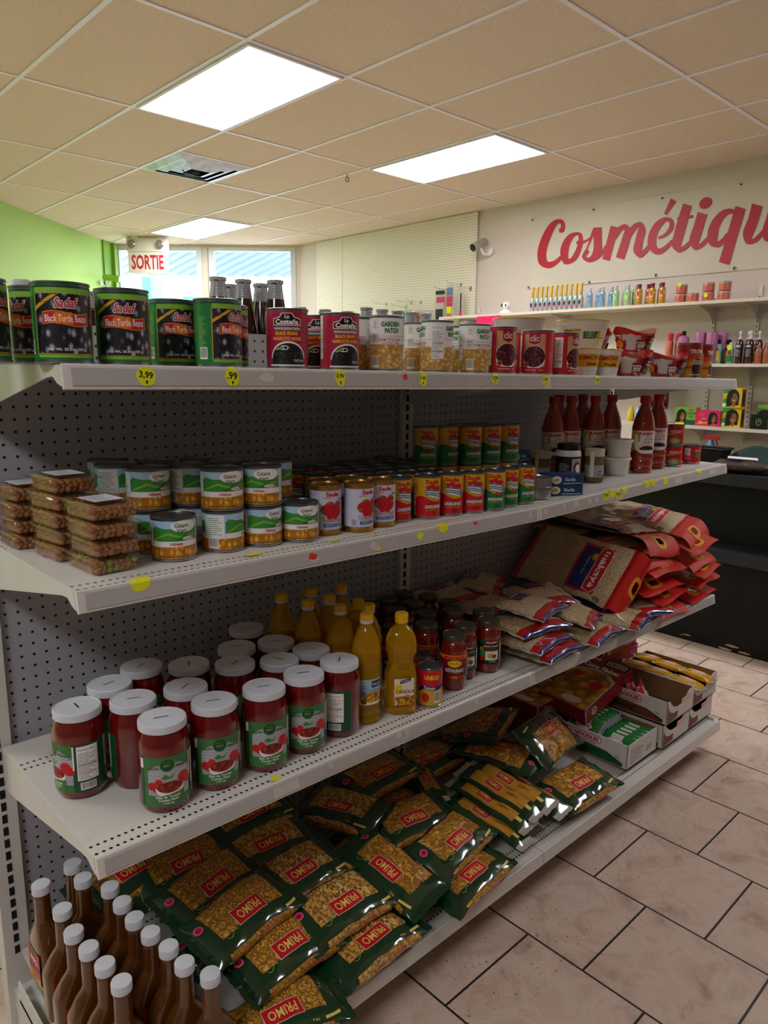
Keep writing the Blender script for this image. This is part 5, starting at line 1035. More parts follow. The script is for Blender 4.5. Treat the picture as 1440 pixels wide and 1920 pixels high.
a = Art(); a.rect(-r*3.14, r*3.14, .020, .098, 'ink_black'); a.rect(.004, .040, .034, .092, 'ink_silver'); a.ell(.024, .064, .015, .018, 'ink_brown'); a.ell(.026, .062, .009, .013, 'ink_white'); a.lines(-.034, -.002, .040, .080, 8, 'ink_silver', .4, .4); a.text('Huile de Coco', .016, .028, w=.036, h=.004, off=.02)
KIT['coconut_oil_jar'] = [('jar', m.mesh('coconut_jar'), None), ('lid', c.mesh('coconut_lid'), None), ('label', a.build(on_cyl(r, 0), du=r*.2, base=.0003).mesh('coconut_label'), None)]
x, y = 1.512, -.379; put('coconut_oil_jar', 'white and black coconut oil jar with a black lid', 'jar', (x, y, z2(x)), face(x, y, 12))
r = .0300; m = MB(); m.lathe([(r*.9, 0), (r, .003), (r, .082), (r*.92, .086)], 'herbs', 48); c = MB(); c.lathe([(r*1.04, .084), (r*1.04, .104), (r*.98, .107), (.0005, .107)], 'cream_lid', 32); a = Art(); a.rect(-.044, .034, .018, .056, 'ink_silver'); a.rect(-.020, -.008, .018, .100, 'ink_cream'); a.text('BIJOU', .018, .036, w=.022, h=.006, m='ink_black', off=.03); a.lines(.004, .032, .024, .030, 1, 'ink_black'); a.ell(.028, .020, .004, .006, 'ink_brown')
KIT['herb_jar'] = [('jar', m.mesh('herb_jar'), None), ('lid', c.mesh('herb_lid'), None), ('label', a.build(on_cyl(r*1.0, 0), du=r*.2, base=.0012).mesh('herb_label'), None)]
for x, y, dg, lab in ((1.665, -.380, 14, 'dried herb jar with a cream lid, front and fully visible'), (1.592, -.330, 10, 'dried herb jar half hidden behind the coconut oil'), (1.500, -.290, 0, 'dried herb jar left of the coconut oil jar')): put('herb_jar', lab, 'jar', (x, y, z2(x)), face(x, y, dg), 'jars of dried herbs')
m = MB(); m.lathe([(.034, 0), (.036, .003), (.0435, .055), (.0445, .056)], 'cup_white', 40); c = MB(); c.lathe([(.0455, .052), (.0465, .053), (.0465, .059), (.0440, .0605), (.043, .0585), (.0005, .0585)], 'cup_white', 40)
KIT['white_tub'] = [('tub', m.mesh('tub'), None), ('lid', c.mesh('tub_lid'), None)]
for i in range(2): put('white_tub', ['plain white plastic tub, lower of the two', 'plain white plastic tub stacked on the other'][i], 'tub', (1.862+.004*i, -.352, z2(1.86)+i*.0606), 0, 'plain white tubs')
PG = 'bottles of red palm oil'
for x, y, dg, lab in ((1.975, -.381, 16, 'front bottle of red palm oil beside the white tubs'), (2.105, -.365, 6, 'front bottle of red palm oil nearest the small red cans'), (1.706, -.190, 20, 'dim palm oil bottle farthest left against the back panel'), (1.788, -.205, 20, 'dim palm oil bottle second from the left'), (1.870, -.250, 16, 'dim palm oil bottle third from the left, nearer the aisle'), (1.835, -.125, 20, 'dim palm oil bottle close to the back panel, only its cap clear'), (1.955, -.265, 16, 'dim palm oil bottle behind the left front one'), (1.920, -.170, 0, 'dim palm oil bottle deep in the corner')):
    put('palm_oil_bottle', lab, 'bottle', (x, y, z2(x)), face(x, y, dg), PG)
for i in range(2): put('small_red_can', ['small red can of greens, lower of the pair beside the palm oil', 'small red can of greens, upper of the pair beside the palm oil'][i], 'can', (2.205, -.390, z2(2.2)+.0762*i), face(2.2, -.39, 0), 'small red cans')
for x, y, dg, lab in ((2.330, -.400, -12, 'short red can with a white nutrition label, front of the pair'), (2.300, -.325, 40, 'short red can behind the one with the nutrition label')): put('short_red_can', lab, 'can', (x, y, z2(x)), face(x, y, dg), 'short red cans')
# ------------------------------------------------------------------ third shelf
JARS = [(0.033, -0.283, -72), (0.127, -0.318, 180), (0.132, -0.428, 6), (0.123, -0.22, 30), (0.212, -0.173, 50), (0.232, -0.331, 60), (0.241, -0.426, 10), (0.296, -0.227, 90), (0.375, -0.287, 60), (0.434, -0.205, 0), (0.521, -0.107, 0), (0.352, -0.433, 12), (0.464, -0.333, -40), (0.531, -0.235, 0), (0.457, -0.428, 10), (0.566, -0.324, 0), (0.564, -0.42, -98)]
JL = ['nearest the left shelf end with its nutrition table facing out', 'showing only bare red glass between the two left ones', 'at the very front left with a full green label', 'behind the leftmost one, only lid and neck showing', 'farthest left against the pegboard', 'in the second row behind the two front left ones', 'in the front row, second full green label from the left', 'in the third row, near the pegboard left of the middle', 'in the second row, middle', 'at the back, middle of the lids by the pegboard', 'farthest back, dim under the shelf above', 'in the front row, third full green label from the left', 'in the second row, right of the middle', 'at the back right, in front of the dimmest one', 'in the front row, fourth and rightmost full green label', 'in the second row at the right, just behind the last front two', 'at the right end of the front row with its nutrition table out']
for (x, y, dg), l_ in zip(JARS, JL): put('tomato_paste_jar', 'tomato paste jar '+l_, 'jar', (x, y, z3(x)), face(x, y, dg), 'big tomato paste jars')
for kt, x, y, dg, lab in (('sunflower_oil_bottle', .643, -.420, 16, 'clear round oil bottle at the front, next to the last tomato paste jar'), ('canola_oil_bottle', .742, -.437, 14, 'shaped oil bottle with the CANOLA label'), ('sunflower_oil_bottle', .698, -.368, 60, 'round oil bottle just behind the two front oil bottles'),
    ('canola_oil_bottle', .728, -.290, 0, 'oil bottle in the second row behind the canola bottle'), ('sunflower_oil_bottle', .632, -.332, 60, 'oil bottle in the second row at the left'), ('sunflower_oil_bottle', .667, -.258, 0, 'oil bottle in the third row, middle'), ('sunflower_oil_bottle', .592, -.258, 0, 'oil bottle in the third row at the left'), ('sunflower_oil_bottle', .668, -.180, 0, 'oil bottle near the pegboard, middle'), ('sunflower_oil_bottle', .583, -.172, 0, 'oil bottle farthest left near the pegboard'), ('sunflower_oil_bottle', .750, -.205, 0, 'oil bottle farthest right near the pegboard')):
    o = put(kt, lab, 'oil bottle', (x, y, z3(x)), face(x, y, dg), 'bottles of cooking oil')
put('tomato_sauce_can', 'red and yellow tomato can with a barcode, at the shelf front', 'can', (.826, -.456, z3(.826)), face(.826, -.456, 10), 'tomato cans'); put('tomato_sauce_can', 'tomato can with a dark lid behind the red and yellow one', 'can', (.862, -.386, z3(.86)), face(.86, -.386, -40), 'tomato cans')
SJ = [(0.947, -0.428, 6), (1.023, -0.399, 16), (1.109, -0.412, 14), (1.163, -0.35, 0), (0.945, -0.330, 0), (1.093, -0.295, 0), (1.150, -0.228, 0), (1.020, -0.258, 0), (0.935, -0.250, 0), (0.970, -0.182, 0), (1.060, -0.170, 0), (1.145, -0.150, 0), (1.105, -0.083, 0), (1.025, -0.090, 0), (0.945, -0.100, 0), (.862, -.290, 0)]
SLb = ['salsa jar with RESTAURANT lettering at the front', 'pasta sauce jar partly hidden between the two front jars', 'pasta sauce jar at the front right with a dark green label', 'pasta sauce jar behind the front right one, touching the rice', 'salsa jar directly behind the front salsa jar', 'sauce jar in the third row at the right', 'sauce jar in the fourth row at the right edge', 'sauce jar in the third row, middle', 'sauce jar in the third row at the left', 'sauce jar in the fourth row at the left', 'sauce jar in the fourth row, middle', 'sauce jar in the fifth row at the right edge', 'sauce jar in the last row at the right', 'sauce jar in the last row, middle', 'sauce jar in the last row at the left', 'sauce jar nearest the oil bottles']
for i, ((x, y, dg), l_) in enumerate(zip(SJ, SLb)): put('salsa_jar' if i in (0, 4, 8, 15) else 'pasta_sauce_jar', l_, 'jar', (x, y, z3(x)), face(x, y, dg), 'sauce jars with dark lids')
settle()
# ------------------------------------------------------------------ barbecue sauce bottles on the base shelf
BB = [(0.055, -0.124, 0), (-0.018, -0.145, 90), (0.056, -0.179, 0), (-0.008, -0.237, 0), (0.089, -0.238, 0), (0.091, -0.293, 0), (-0.012, -0.306, 0), (0.092, -0.347, 0), (-0.005, -0.361, 0), (0.100, -0.400, 0), (0.003, -0.415, 0), (0.111, -0.452, 0), (0.010, -0.470, 0), (0.116, -0.504, 0), (0.140, -0.556, 0)]
for i, (x, y, a_) in enumerate(BB):
    side = 'left' if x < .04 else 'right'; n_ = [q for q in BB if (q[0] < .04) == (x < .04)].index((x, y, a_))
    put('barbecue_sauce_bottle', 'white capped brown sauce bottle, number %s from the back in the %s row' % (['one', 'two', 'three', 'four', 'five', 'six', 'seven', 'eight', 'nine'][n_], side), 'bottle', (x, y, z4(x, y)), radians(a_), 'white capped brown sauce bottles')
# ------------------------------------------------------------------ filled film bags
mat('film_green', '123a20', .16, coat=1.0, var=.25, vscale=30); mat('film_black', '0e1a12', .16, coat=1.0, var=.1); mat('film_clear', 'b8b4a8', .15, coat=1.0)
speck('pasta_elbow', [(0.0, '5c3c10'), (0.06, 'b07a28'), (0.16, 'd9a040'), (0.4, 'edb95a')], 105, .3, axis=(1, .7, 1), coat=.8, dist=2.4, edge=True)
speck('pasta_bow', [(0.0, '6a4816'), (0.05, 'b98a3c'), (0.14, 'dcae5c'), (0.4, 'eac27a')], 58, .3, axis=(1, .7, 1), coat=.8, dist=2.2, edge=True)
speck('pasta_twist', [(0.0, '5c3c0c'), (0.06, 'b27c24'), (0.16, 'd29a34'), (0.4, 'e2ae4a')], 85, .3, axis=(.4, 1.3, 1), coat=.8, dist=1.5, edge=True)
speck('pasta_tube', [(0.0, '5c3c0c'), (0.06, 'ae7a26'), (0.14, 'cf9838'), (0.4, 'e0ae50')], 52, .3, axis=(1, .38, 1), coat=.8, dist=.5, edge=True)
speck('pasta_long', [(0.0, 'dfa332'), (0.4, 'd0922a'), (0.8, 'a8701a')], 230, .3, axis=(.04, 1, 1), coat=.8)
speck('rice_grain', [(0.0, 'e6d6b4'), (0.35, 'd0bb92'), (0.7, '9a8460')], 260, .35, coat=.7)
mat('bag_blue', '14246e', .25, coat=.8, var=.08); mat('bag_red', 'b0141c', .25, coat=.8, var=.08); mat('bag_white', 'd6d0c4', .25, coat=.8)
from mathutils import noise as NZ_
def bag_fn(L, W, T, seed, wr=.0022, hang=0.0):
    def fn(u, s, e=0.0):
        P = 2*(W+T)*.93; t_ = max(-1, min(1, 2*u/L)); k_ = (1-abs(t_)**3.2)**.62 if abs(t_) < 1 else 0; hz = max(.0012, T/2*k_); hw = W/2*(.93+.07*abs(t_)**3); th = s/P*2*pi
        n = 2.6 if k_ > .3 else 2.0+.6*k_/.3; c_, d_ = sin(th), cos(th); f = (abs(c_)**n+abs(d_)**n)**(-1/n); y, z = hw*c_*f, hz*d_*f
        w_ = NZ_.noise(Vector((u*26+seed*3.1, y*26, (1 if d_ > 0 else -1)*2+seed)))*wr*2+NZ_.noise(Vector((u*9+seed, y*9, seed*1.7)))*wr*3
        edge = min(1, (1-abs(t_))*5); z += w_*(.35+.65*edge)*(1 if d_ > -.2 else .3)+hang*t_*t_
        y += NZ_.noise(Vector((u*18, seed*2.3, 5)))*wr*2
        r_ = sqrt(y*y+z*z) or 1; return (u, y*(1+e/max(r_, .01)*.6) if abs(d_) < .5 else y, z+(e if d_ > 0 else -e) if abs(d_) > .3 else z)
    return fn, 2*(W+T)*.93
def grid_fn(fn, P, L, nu, ns):
    """the same surface, but straight between the mesh nodes, so that the printing follows the film"""
    def g(u, s, e=0.0):
        a = (u+L/2)/L*nu; b = (s+P/2)/P*ns; i, j = math.floor(a+1e-6), math.floor(b+1e-6); fa, fb = a-i, b-j; U = lambda k_: -L/2+L*k_/nu; V = lambda k_: -P/2+P*k_/ns
        p = [Vector(fn(U(i+p_), V(j+q_), e)) for p_, q_ in ((0, 0), (1, 0), (0, 1), (1, 1))]; return tuple((p[0]*(1-fa)+p[1]*fa)*(1-fb)+(p[2]*(1-fa)+p[3]*fa)*fb)
    return g
def bag_mesh(fn, P, L, region, nu, ns, fin, finmat, name):
    m = MB(); us = [-L/2+L*i/nu for i in range(nu+1)]; ss = [-P/2+P*j/ns for j in range(ns)]
    v = [fn(u, s) for u in us for s in ss]; by = {}
    for i in range(nu):
        for j in range(ns):
            mn = region((us[i]+us[i+1])/2, ss[j]+P/ns/2); by.setdefault(mn, []).append((i*ns+j, i*ns+(j+1) % ns, (i+1)*ns+(j+1) % ns, (i+1)*ns+j))
    b = len(m.v); m.v.extend(v)
    for mn, fs in by.items():
        k_ = m.m(mn)
        for f in fs: m.f.append([b+q for q in f]); m.mi.append(k_); m.sm.append(True)
    for sgn, row in ((-1, 0), (1, nu)):     # crimped seal at each end
        edge = [v[row*ns+j] for j in range(ns)]; ys = [p[1] for p in edge]; y0, y1 = min(ys), max(ys); z = sum(p[2] for p in edge)/ns; n = 16; q = []
        for i in range(n+1):
            y = y0+(y1-y0)*i/n; q += [(sgn*(L/2-.002), y, z+.0006), (sgn*(L/2+fin+.0015*(i % 2)), y, z+.002*sin(i*1.3)+.0006)]
        q += [(x, y, zz-.0012) for x, y, zz in q]; h_ = 2*(n+1)
        m.add(q, [(2*i, 2*i+1, 2*i+3, 2*i+2) for i in range(n)]+[(h_+2*i, h_+2*i+2, h_+2*i+3, h_+2*i+1) for i in range(n)], finmat, True)
    return m.mesh(name) if name else m
def primo(a, cu, cv, w, h, rot=0):
    def pg(g, m_):
        c_, d_ = cos(rot), sin(rot); p = [(-w/2-g, -h/2-g), (w/2+g, -h/2-g), (w/2+g*1.4, h/2+g), (-w/2-g, h/2+g)]
        a.poly([(cu+x*c_-y*d_, cv+x*d_+y*c_) for x, y in p], m_)
    pg(.0022, 'ink_cream'); pg(.0012, 'ink_red'); pg(.0004, 'ink_red'); a.text('PRIMO', cu, cv, w=w*.80, h=h*.62, m='ink_lemon', rot=rot, off=.01)
mat('ink_lemon', 'e6d36a', .35, var=0)
for q_, c_ in enumerate(('e3b460', 'eec77a', 'd6a24a')): mat('pasta_%s' % 'abc'[q_], c_, .3, coat=.8, var=.05)
mat('pasta_edge', '8c5e22', .35, coat=.6)
for q_, c_ in enumerate(('dda338', 'eab44a', 'c98e2a')): mat('pasta_gold_%s' % 'abc'[q_], c_, .3, coat=.8, var=.05)
def pieces(a, word, u0, u1, s0, s1, n, seed):
    """the dry pasta seen through the clear window"""
    R = random.Random(seed); a.k += 1; L0 = a.k
    for i in range(n):
        u, s, t = R.uniform(u0, u1), R.uniform(s0, s1), R.uniform(0, pi); c_, d_ = cos(t), sin(t); mn = ('pasta_' if word == 'Farfalle' else 'pasta_gold_')+R.choice('abc')
        if word == 'Farfalle': p = [(-.016, -.010), (-.013, -.0115), (0, -.004), (.013, -.0115), (.016, -.010), (.0155, .010), (.012, .0115), (0, .004), (-.012, .0115), (-.0155, .010)]
        elif word == 'Coudes': p = [(.0075*cos(q*pi/5), .0075*sin(q*pi/5)) for q in range(6)]+[(.0038*cos(q*pi/5), .0038*sin(q*pi/5)) for q in range(5, -1, -1)]
        elif word == 'Fusilli': t = R.uniform(-.5, .5); c_, d_ = cos(t), sin(t); p = [(-.018+.0045*q, .0030+.0022*(q % 2)) for q in range(9)]+[(.018-.0045*q, -.0052+.0022*(q % 2)) for q in range(9)]
        else: t = R.uniform(-.4, .4)+(pi/2 if R.random() < .3 else 0); c_, d_ = cos(t), sin(t); p = [(-.020, -.0058), (.020, -.0062), (.022, 0), (.020, .0062), (-.020, .0058), (-.0185, 0)]
        o_ = [(min(u1, max(u0, u+(x*c_-y*d_)*1.06+.0011*(1 if x*c_-y*d_ > 0 else -1))), min(s1, max(s0, s+(x*d_+y*c_)*1.06+.0011*(1 if x*d_+y*c_ > 0 else -1)))) for x, y in p]; a.poly(o_, 'pasta_edge', L0+i*.03)
        p = [(u+x*c_-y*d_, s+x*d_+y*c_) for x, y in p]
        p = [(min(u1, max(u0, x)), min(s1, max(s0, y))) for x, y in p]; a.poly(p, mn, L0+i*.03+.008)
        if word == 'Farfalle': a.poly([(u+x*c_-y*d_, s+x*d_+y*c_) for x, y in ((-.003, -.0035), (.003, -.0035), (.003, .0035), (-.003, .0035)) ] if u0+.004 < u < u1-.004 and s0+.004 < s < s1-.004 else p[:3], 'pasta_c', L0+i*.03+.016)
    a.k = int(L0+n*.03)+1
def pasta_kit(nm, word, pm, L, W, T, seed, long=False):
    fn, P = bag_fn(L, W, T, seed); hw = W/2
    if not long:
        def reg(u, s):
            if abs(u) > L*.36: return 'film_green'
            if -hw*.35 < s < hw*.72: return pm
            if hw*.72 <= s < hw*.92: return 'film_black'
            if -hw-T*.85 < s < -hw*.80 and abs(u) < L*.40: return pm
            if abs(s) > P*.36: return 'film_clear' if abs(u) < L*.1 else 'film_green'
            return 'film_green'
        nu, ns = 34, 44
    else:
        def reg(u, s): return pm if abs(u) < L*.34 and (abs(s) < hw*.55) else ('film_clear' if abs(u) > L*.46 else 'film_green')
        nu, ns = 34, 28
    b = bag_mesh(fn, P, L, reg, nu, ns, .012, 'film_clear' if long else 'film_green', None); a = Art()
    if not long:
        for sd, (a0, a1, b0, b1, f_) in enumerate(((-L*.352, L*.352, -hw*.33, hw*.70, 1), (-L*.39, L*.39, -hw-T*.82, -hw*.83, .8))):
            pieces(a, word, a0, a1, b0, b1, int({'Farfalle': 48, 'Coudes': 190, 'Fusilli': 80, 'Rigatoni': 46}[word]*f_), sd+seed*3)
        primo(a, 0, -.012, .078, .030, pi); a.text(word, -.060, hw*.82, h=.0065, rot=pi, off=.01); a.text(word, .045, hw*.82, h=.0065, rot=pi, off=.01)
        primo(a, .030, -hw-T*.30, .042, .017); a.text(word, -.035, -hw-T*.45, h=.008, m='ink_black', off=.02); a.text(word, .085, -hw-T*.30, h=.008, m='ink_black', off=.02)
        a.ell(-L*.43, .020, .010, .009, 'ink_pink'); a.ell(-L*.43, .020, .006, .005, 'ink_crimson'); a.poly([(L*.30, -.048), (L*.44, -.040), (L*.44, -.047), (L*.30, -.055)], 'ink_lemon'); a.text('750 g', L*.22, -.050, h=.0060, m='ink_lemon', rot=pi, off=.01)
        a.poly([(-.08+.03*i/6, -.030-.004*sin(i)) for i in range(7)]+[(-.05-.03*i/6, -.0315-.004*sin(6-i)) for i in range(7)], 'ink_lime')
    else:
        primo(a, -.02, 0, .052, .019); a.text(word, .048, 0, h=.0085, m='ink_black', off=.01); a.rect(.095, .115, -.008, .002, 'ink_lemon')
    a.build(grid_fn(fn, P, L, nu, ns), du=L/nu, dv=P/ns, eps=.00006, base=.0005, mb=b)
    KIT[nm] = [(nm, b.mesh(nm), None)]
pasta_kit('elbow_pasta_bag', 'Coudes', 'pasta_elbow', .250, .150, .056, 1); pasta_kit('bow_tie_pasta_bag', 'Farfalle', 'pasta_bow', .250, .150, .056, 2)
pasta_kit('spiral_pasta_bag', 'Fusilli', 'pasta_twist', .255, .145, .050, 3); pasta_kit('tube_pasta_bag', 'Rigatoni', 'pasta_tube', .270, .165, .050, 4)
pasta_kit('spaghetti_pack', 'Spaghetti', 'pasta_long', .270, .075, .024, 5, True)
BAGS = [ # kit, x, y, z, yaw, pitch (about local y), roll (about local x), label
 ('elbow_pasta_bag', .290, -.560, .030, -12, 0, 0, 'elbow pasta bag lying lowest at the shelf front beside the sauce bottles'),
 ('elbow_pasta_bag', .372, -.462, .068, 4, 3, 8, 'elbow pasta bag under the top one, its gusset toward the aisle'),
 ('elbow_pasta_bag', .325, -.372, .116, 10, 1, 10, 'elbow pasta bag on top of its pile, label upside down, next to the sauce bottles'),
 ('elbow_pasta_bag', .330, -.232, .092, 10, 0, 14, 'elbow pasta bag behind the top elbow bag, showing its script edge'),
 ('elbow_pasta_bag', .320, -.118, .080, -3, 0, 10, 'elbow pasta bag with a big red label at the back left'), ('elbow_pasta_bag', .205, -.060, .078, 8, 0, 6, 'elbow pasta bag partly under the third shelf corner at the far back left'),
 ('bow_tie_pasta_bag', .560, -.530, .030, 2, 0, 0, 'bow tie pasta bag flat on the shelf edge, only its gusset showing'),
 ('bow_tie_pasta_bag', .540, -.452, .078, 2, 2, 10, 'bow tie pasta bag on top at the front with its full red label'),
 ('bow_tie_pasta_bag', .520, -.308, .080, 4, 0, 12, 'bow tie pasta bag just behind the front bow tie bag'), ('bow_tie_pasta_bag', .520, -.180, .082, -6, 0, 10, 'dim bow tie pasta bag two rows behind the front one'),
 ('bow_tie_pasta_bag', .530, -.075, .100, 2, 0, 8, 'dim bow tie pasta bag against the pegboard'), ('bow_tie_pasta_bag', .765, -.190, .085, -72, -6, 8, 'dim bow tie pasta bag lying crosswise in the middle'),
 ('bow_tie_pasta_bag', .330, -.300, .030, 5, 0, 0, 'bottom bag hidden under the elbow pasta pile'), ('bow_tie_pasta_bag', .540, -.300, .030, 5, 0, 0, 'bottom bag hidden under the bow tie pile'), ('bow_tie_pasta_bag', .430, -.120, .030, 5, 0, 0, 'bottom bag hidden at the back left of the pile'),
 ('spiral_pasta_bag', .712, -.440, .076, -84, 9, 8, 'spiral pasta bag lying crosswise with its bright label, end toward the aisle'), ('spiral_pasta_bag', .730, -.330, .028, -84, 0, 0, 'bag lying flat under the crosswise spiral pasta bag'),
 ('spiral_pasta_bag', .905, -.535, .028, 6, 0, 4, 'spiral pasta bag flat on the shelf under the right-hand spiral bag'), ('spiral_pasta_bag', .925, -.462, .072, 10, 0, 14, 'spiral pasta bag on top at the right with its red label slanted'),
 ('spiral_pasta_bag', .890, -.335, .080, -8, 0, 12, 'spiral pasta bag behind the right-hand one, its yellow strip showing'), ('spiral_pasta_bag', .950, -.140, .090, 2, 0, 8, 'dim spiral pasta bag at the back with a faded label'), ('spiral_pasta_bag', .930, -.225, .035, 2, 0, 0, 'bag hidden low behind the spiral pasta bags'),
 ('spaghetti_pack', 1.125, -.420, .030, -86, 6, 0, 'nearest spaghetti pack in the fan of long packs'), ('spaghetti_pack', 1.168, -.400, .052, -88, 6, 6, 'second spaghetti pack in the fan of long packs'), ('spaghetti_pack', 1.212, -.398, .070, -86, 7, 8, 'third spaghetti pack in the fan of long packs'),
 ('spaghetti_pack', 1.258, -.405, .078, -84, 7, 10, 'fourth spaghetti pack in the fan of long packs'), ('spaghetti_pack', 1.300, -.430, .062, -88, 8, 8, 'fifth and farthest spaghetti pack in the fan'), ('spaghetti_pack', 1.090, -.200, .060, 60, 4, 0, 'dim spaghetti pack lying slantwise near the pegboard'), ('spaghetti_pack', 1.190, -.380, .024, -90, 0, 0, 'spaghetti pack hidden under the fan'), ('spaghetti_pack', 1.270, -.380, .024, -90, 0, 0, 'spaghetti pack hidden under the far side of the fan'),
 ('tube_pasta_bag', 1.475, -.505, .042, -3, 0, 8, 'tube pasta bag flat at the shelf front with its label upside down'), ('tube_pasta_bag', 1.505, -.372, .135, 190, -4, -34, 'tube pasta bag propped up steeply with bright glints on its film'),
 ('tube_pasta_bag', 1.490, -.300, .040, 4, 0, 0, 'tube pasta bag under the propped one'), ('tube_pasta_bag', 1.420, -.180, .120, 20, 0, -10, 'dim tube pasta bag behind the propped one'), ('tube_pasta_bag', 1.440, -.100, .050, 5, 0, 0, 'dark tube pasta bag against the back panel'), ('tube_pasta_bag', 1.340, -.300, .100, 105, 0, 0, 'dark bag lying between the spaghetti fan and the propped bag'),
 ('tube_pasta_bag', 1.180, -.130, .050, 0, 0, 0, 'dark bag low at the back behind the spaghetti fan')]
for kt, x, y, zo, yw, pt, rl, lab in BAGS:
    rot = (Matrix.Rotation(radians(yw), 3, 'Z') @ Matrix.Rotation(radians(pt), 3, 'Y') @ Matrix.Rotation(radians(rl), 3, 'X')).to_euler()
    put(kt, lab, 'pasta bag', (x, y, z4(x, y)+zo*1.06+.003), 0, {'elb': 'elbow pasta bags', 'bow': 'bow tie pasta bags', 'spi': 'spiral pasta bags', 'spa': 'spaghetti packs', 'tub': 'tube pasta bags'}[kt[:3]], tilt=rot)
# --- small bags of rice
L, Wd, T = .200, .160, .036; fn, P = bag_fn(L, Wd, T, 8, .0018)
def reg(u, s):
    if -Wd/2-T*1.0 < s < -Wd*.36: return 'bag_blue'
    if -Wd*.36 <= s < -Wd*.20: return 'bag_red' if s > -Wd*.34 else 'bag_white'
    if Wd*.44 < s < Wd*.6: return 'bag_red'
    if -.045 < u < .045 and Wd*.12 < s < Wd*.38: return 'bag_red' if abs(u) > .038 or s < Wd*.16 else 'bag_blue'
    return 'rice_grain'
b = bag_mesh(fn, P, L, reg, 32, 46, .010, 'film_clear', None); a = Art(); a.text('makaya', 0, Wd*.31, w=.060, h=.014, m='ink_red', rot=pi, off=.06); a.text('makaya', 0, Wd*.31, w=.058, h=.012, rot=pi, off=.02); a.text('BOULGOUR  GROS', 0, Wd*.20, w=.050, h=.004, rot=pi)
a.lines(-.06, .06, -Wd/2-T*.42, -Wd/2-T*.36, 1, 'ink_white', .8, .1); a.text('makaya', .0, -Wd*.37, w=.030, h=.006); a.ell(.070, -.010, .008, .008, 'ink_red'); a.rect(.060, .080, -.013, -.006, 'ink_teal'); a.text('makaya', .06, -Wd/2-T*.5, w=.030, h=.010, m='ink_red', off=.02)
a.build(grid_fn(fn, P, L, 32, 46), du=L/32, dv=P/46, eps=.00006, base=.0005, mb=b); KIT['small_rice_bag'] = [('small_rice_bag', b.mesh('small_rice_bag'), None)]
SR = [(1.325, -.455, .024, 4, 0, 0, 'small rice bag lowest in the front stack by the sauce jars'), (1.300, -.430, .052, 8, 0, 2, 'second small rice bag up in the front stack by the sauce jars'), (1.315, -.400, .088, -6, 0, 4, 'third small rice bag up in the front stack, its blue side broad'), (1.365, -.375, .125, 14, 2, 8, 'top small rice bag of the front stack with the patch and stripes in view'),
 (1.555, -.460, .026, 8, 0, 4, 'small rice bag flat at the shelf front, right of the front stack'), (1.560, -.410, .070, 24, 4, 14, 'small rice bag tilted over its neighbour right of the top one'), (1.775, -.465, .026, 14, 0, 4, 'small rice bag at the shelf front under the big leaning bag'), (1.900, -.450, .028, -20, 0, 0, 'small rice bag just left of the red handle flaps'),
 (1.545, -.280, .100, -14, 0, 12, 'small rice bag leaning at the foot of the big bag'), (1.350, -.215, .092, 10, 0, 6, 'small rice bag with a red oval, behind the front stack'), (1.270, -.120, .112, 4, 0, 10, 'dim small rice bag high at the back left'), (1.470, -.105, .120, 30, 0, 10, 'dim small rice bag at the back with a twisted end'), (1.450, -.150, .060, 10, 0, 4, 'dim small rice bag under the twisted one'),
 (1.300, -.130, .040, 0, 0, 0, 'dim small rice bag low at the back left'), (1.520, -.240, .030, 0, 0, 0, 'small rice bag hidden in the middle of the heap'), (1.360, -.240, .030, 6, 0, 0, 'small rice bag hidden under the one with the red oval')]
for x, y, zo, yw, pt, rl, lab in SR:
    rot = (Matrix.Rotation(radians(yw), 3, 'Z') @ Matrix.Rotation(radians(pt), 3, 'Y') @ Matrix.Rotation(radians(rl), 3, 'X')).to_euler(); put('small_rice_bag', lab, 'rice bag', (x, y, z3(x)+zo), 0, 'small rice bags', tilt=rot)
# --- big bags of rice with red carry handles; local +x runs to the handle
L, Wd, T = .370, .255, .046; fn, P = bag_fn(L, Wd, T, 12, .0026)
def reg(u, s):
    if u < -L*.44: return 'bag_red'
    if -Wd/2-T*.75 < s < -Wd*.46 or Wd*.46 < s < Wd/2+T*.75: return 'bag_blue' if abs(u) < L*.42 else 'rice_grain'
    if .020 < u < .125 and -.075 < s < .070: return 'bag_red' if (u < .032 or s < -.066 or s > .062) else 'bag_blue'
    return 'rice_grain'
b = bag_mesh(fn, P, L, reg, 40, 56, .006, 'bag_red', None); a = Art()
a.poly([(.085, -.068), (.118, -.078), (.135, -.050), (.135, .050), (.118, .072), (.085, .062)], 'ink_cream'); a.poly([(.087, -.066), (.117, -.076), (.133, -.049), (.133, .049), (.117, .070), (.087, .060)], 'ink_red'); a.text('makaya', .110, -.002, w=.115, h=.030, rot=-pi/2, off=.03)
a.text('Boulghour Gros', .060, .0, w=.055, h=.010, rot=-pi/2, m='ink_sky'); a.ell(.150, -.088, .014, .014, 'ink_red'); a.rect(.142, .158, -.102, -.078, 'ink_teal'); a.ell(.078, .03, .010, .010, 'ink_gold'); a.text('makaya', 0, -Wd/2-T*.35, w=.05, h=.009); a.text('makaya', -.09, -Wd/2-T*.35, w=.05, h=.009)
a.build(grid_fn(fn, P, L, 40, 56), du=L/40, dv=P/56, eps=.00006, base=.0006, mb=b); b = b.mesh('film')
mat('handle_red', 'c2120c', .35, coat=.4, var=.05); mat('handle_yellow', 'e0960c', .35, coat=.4)
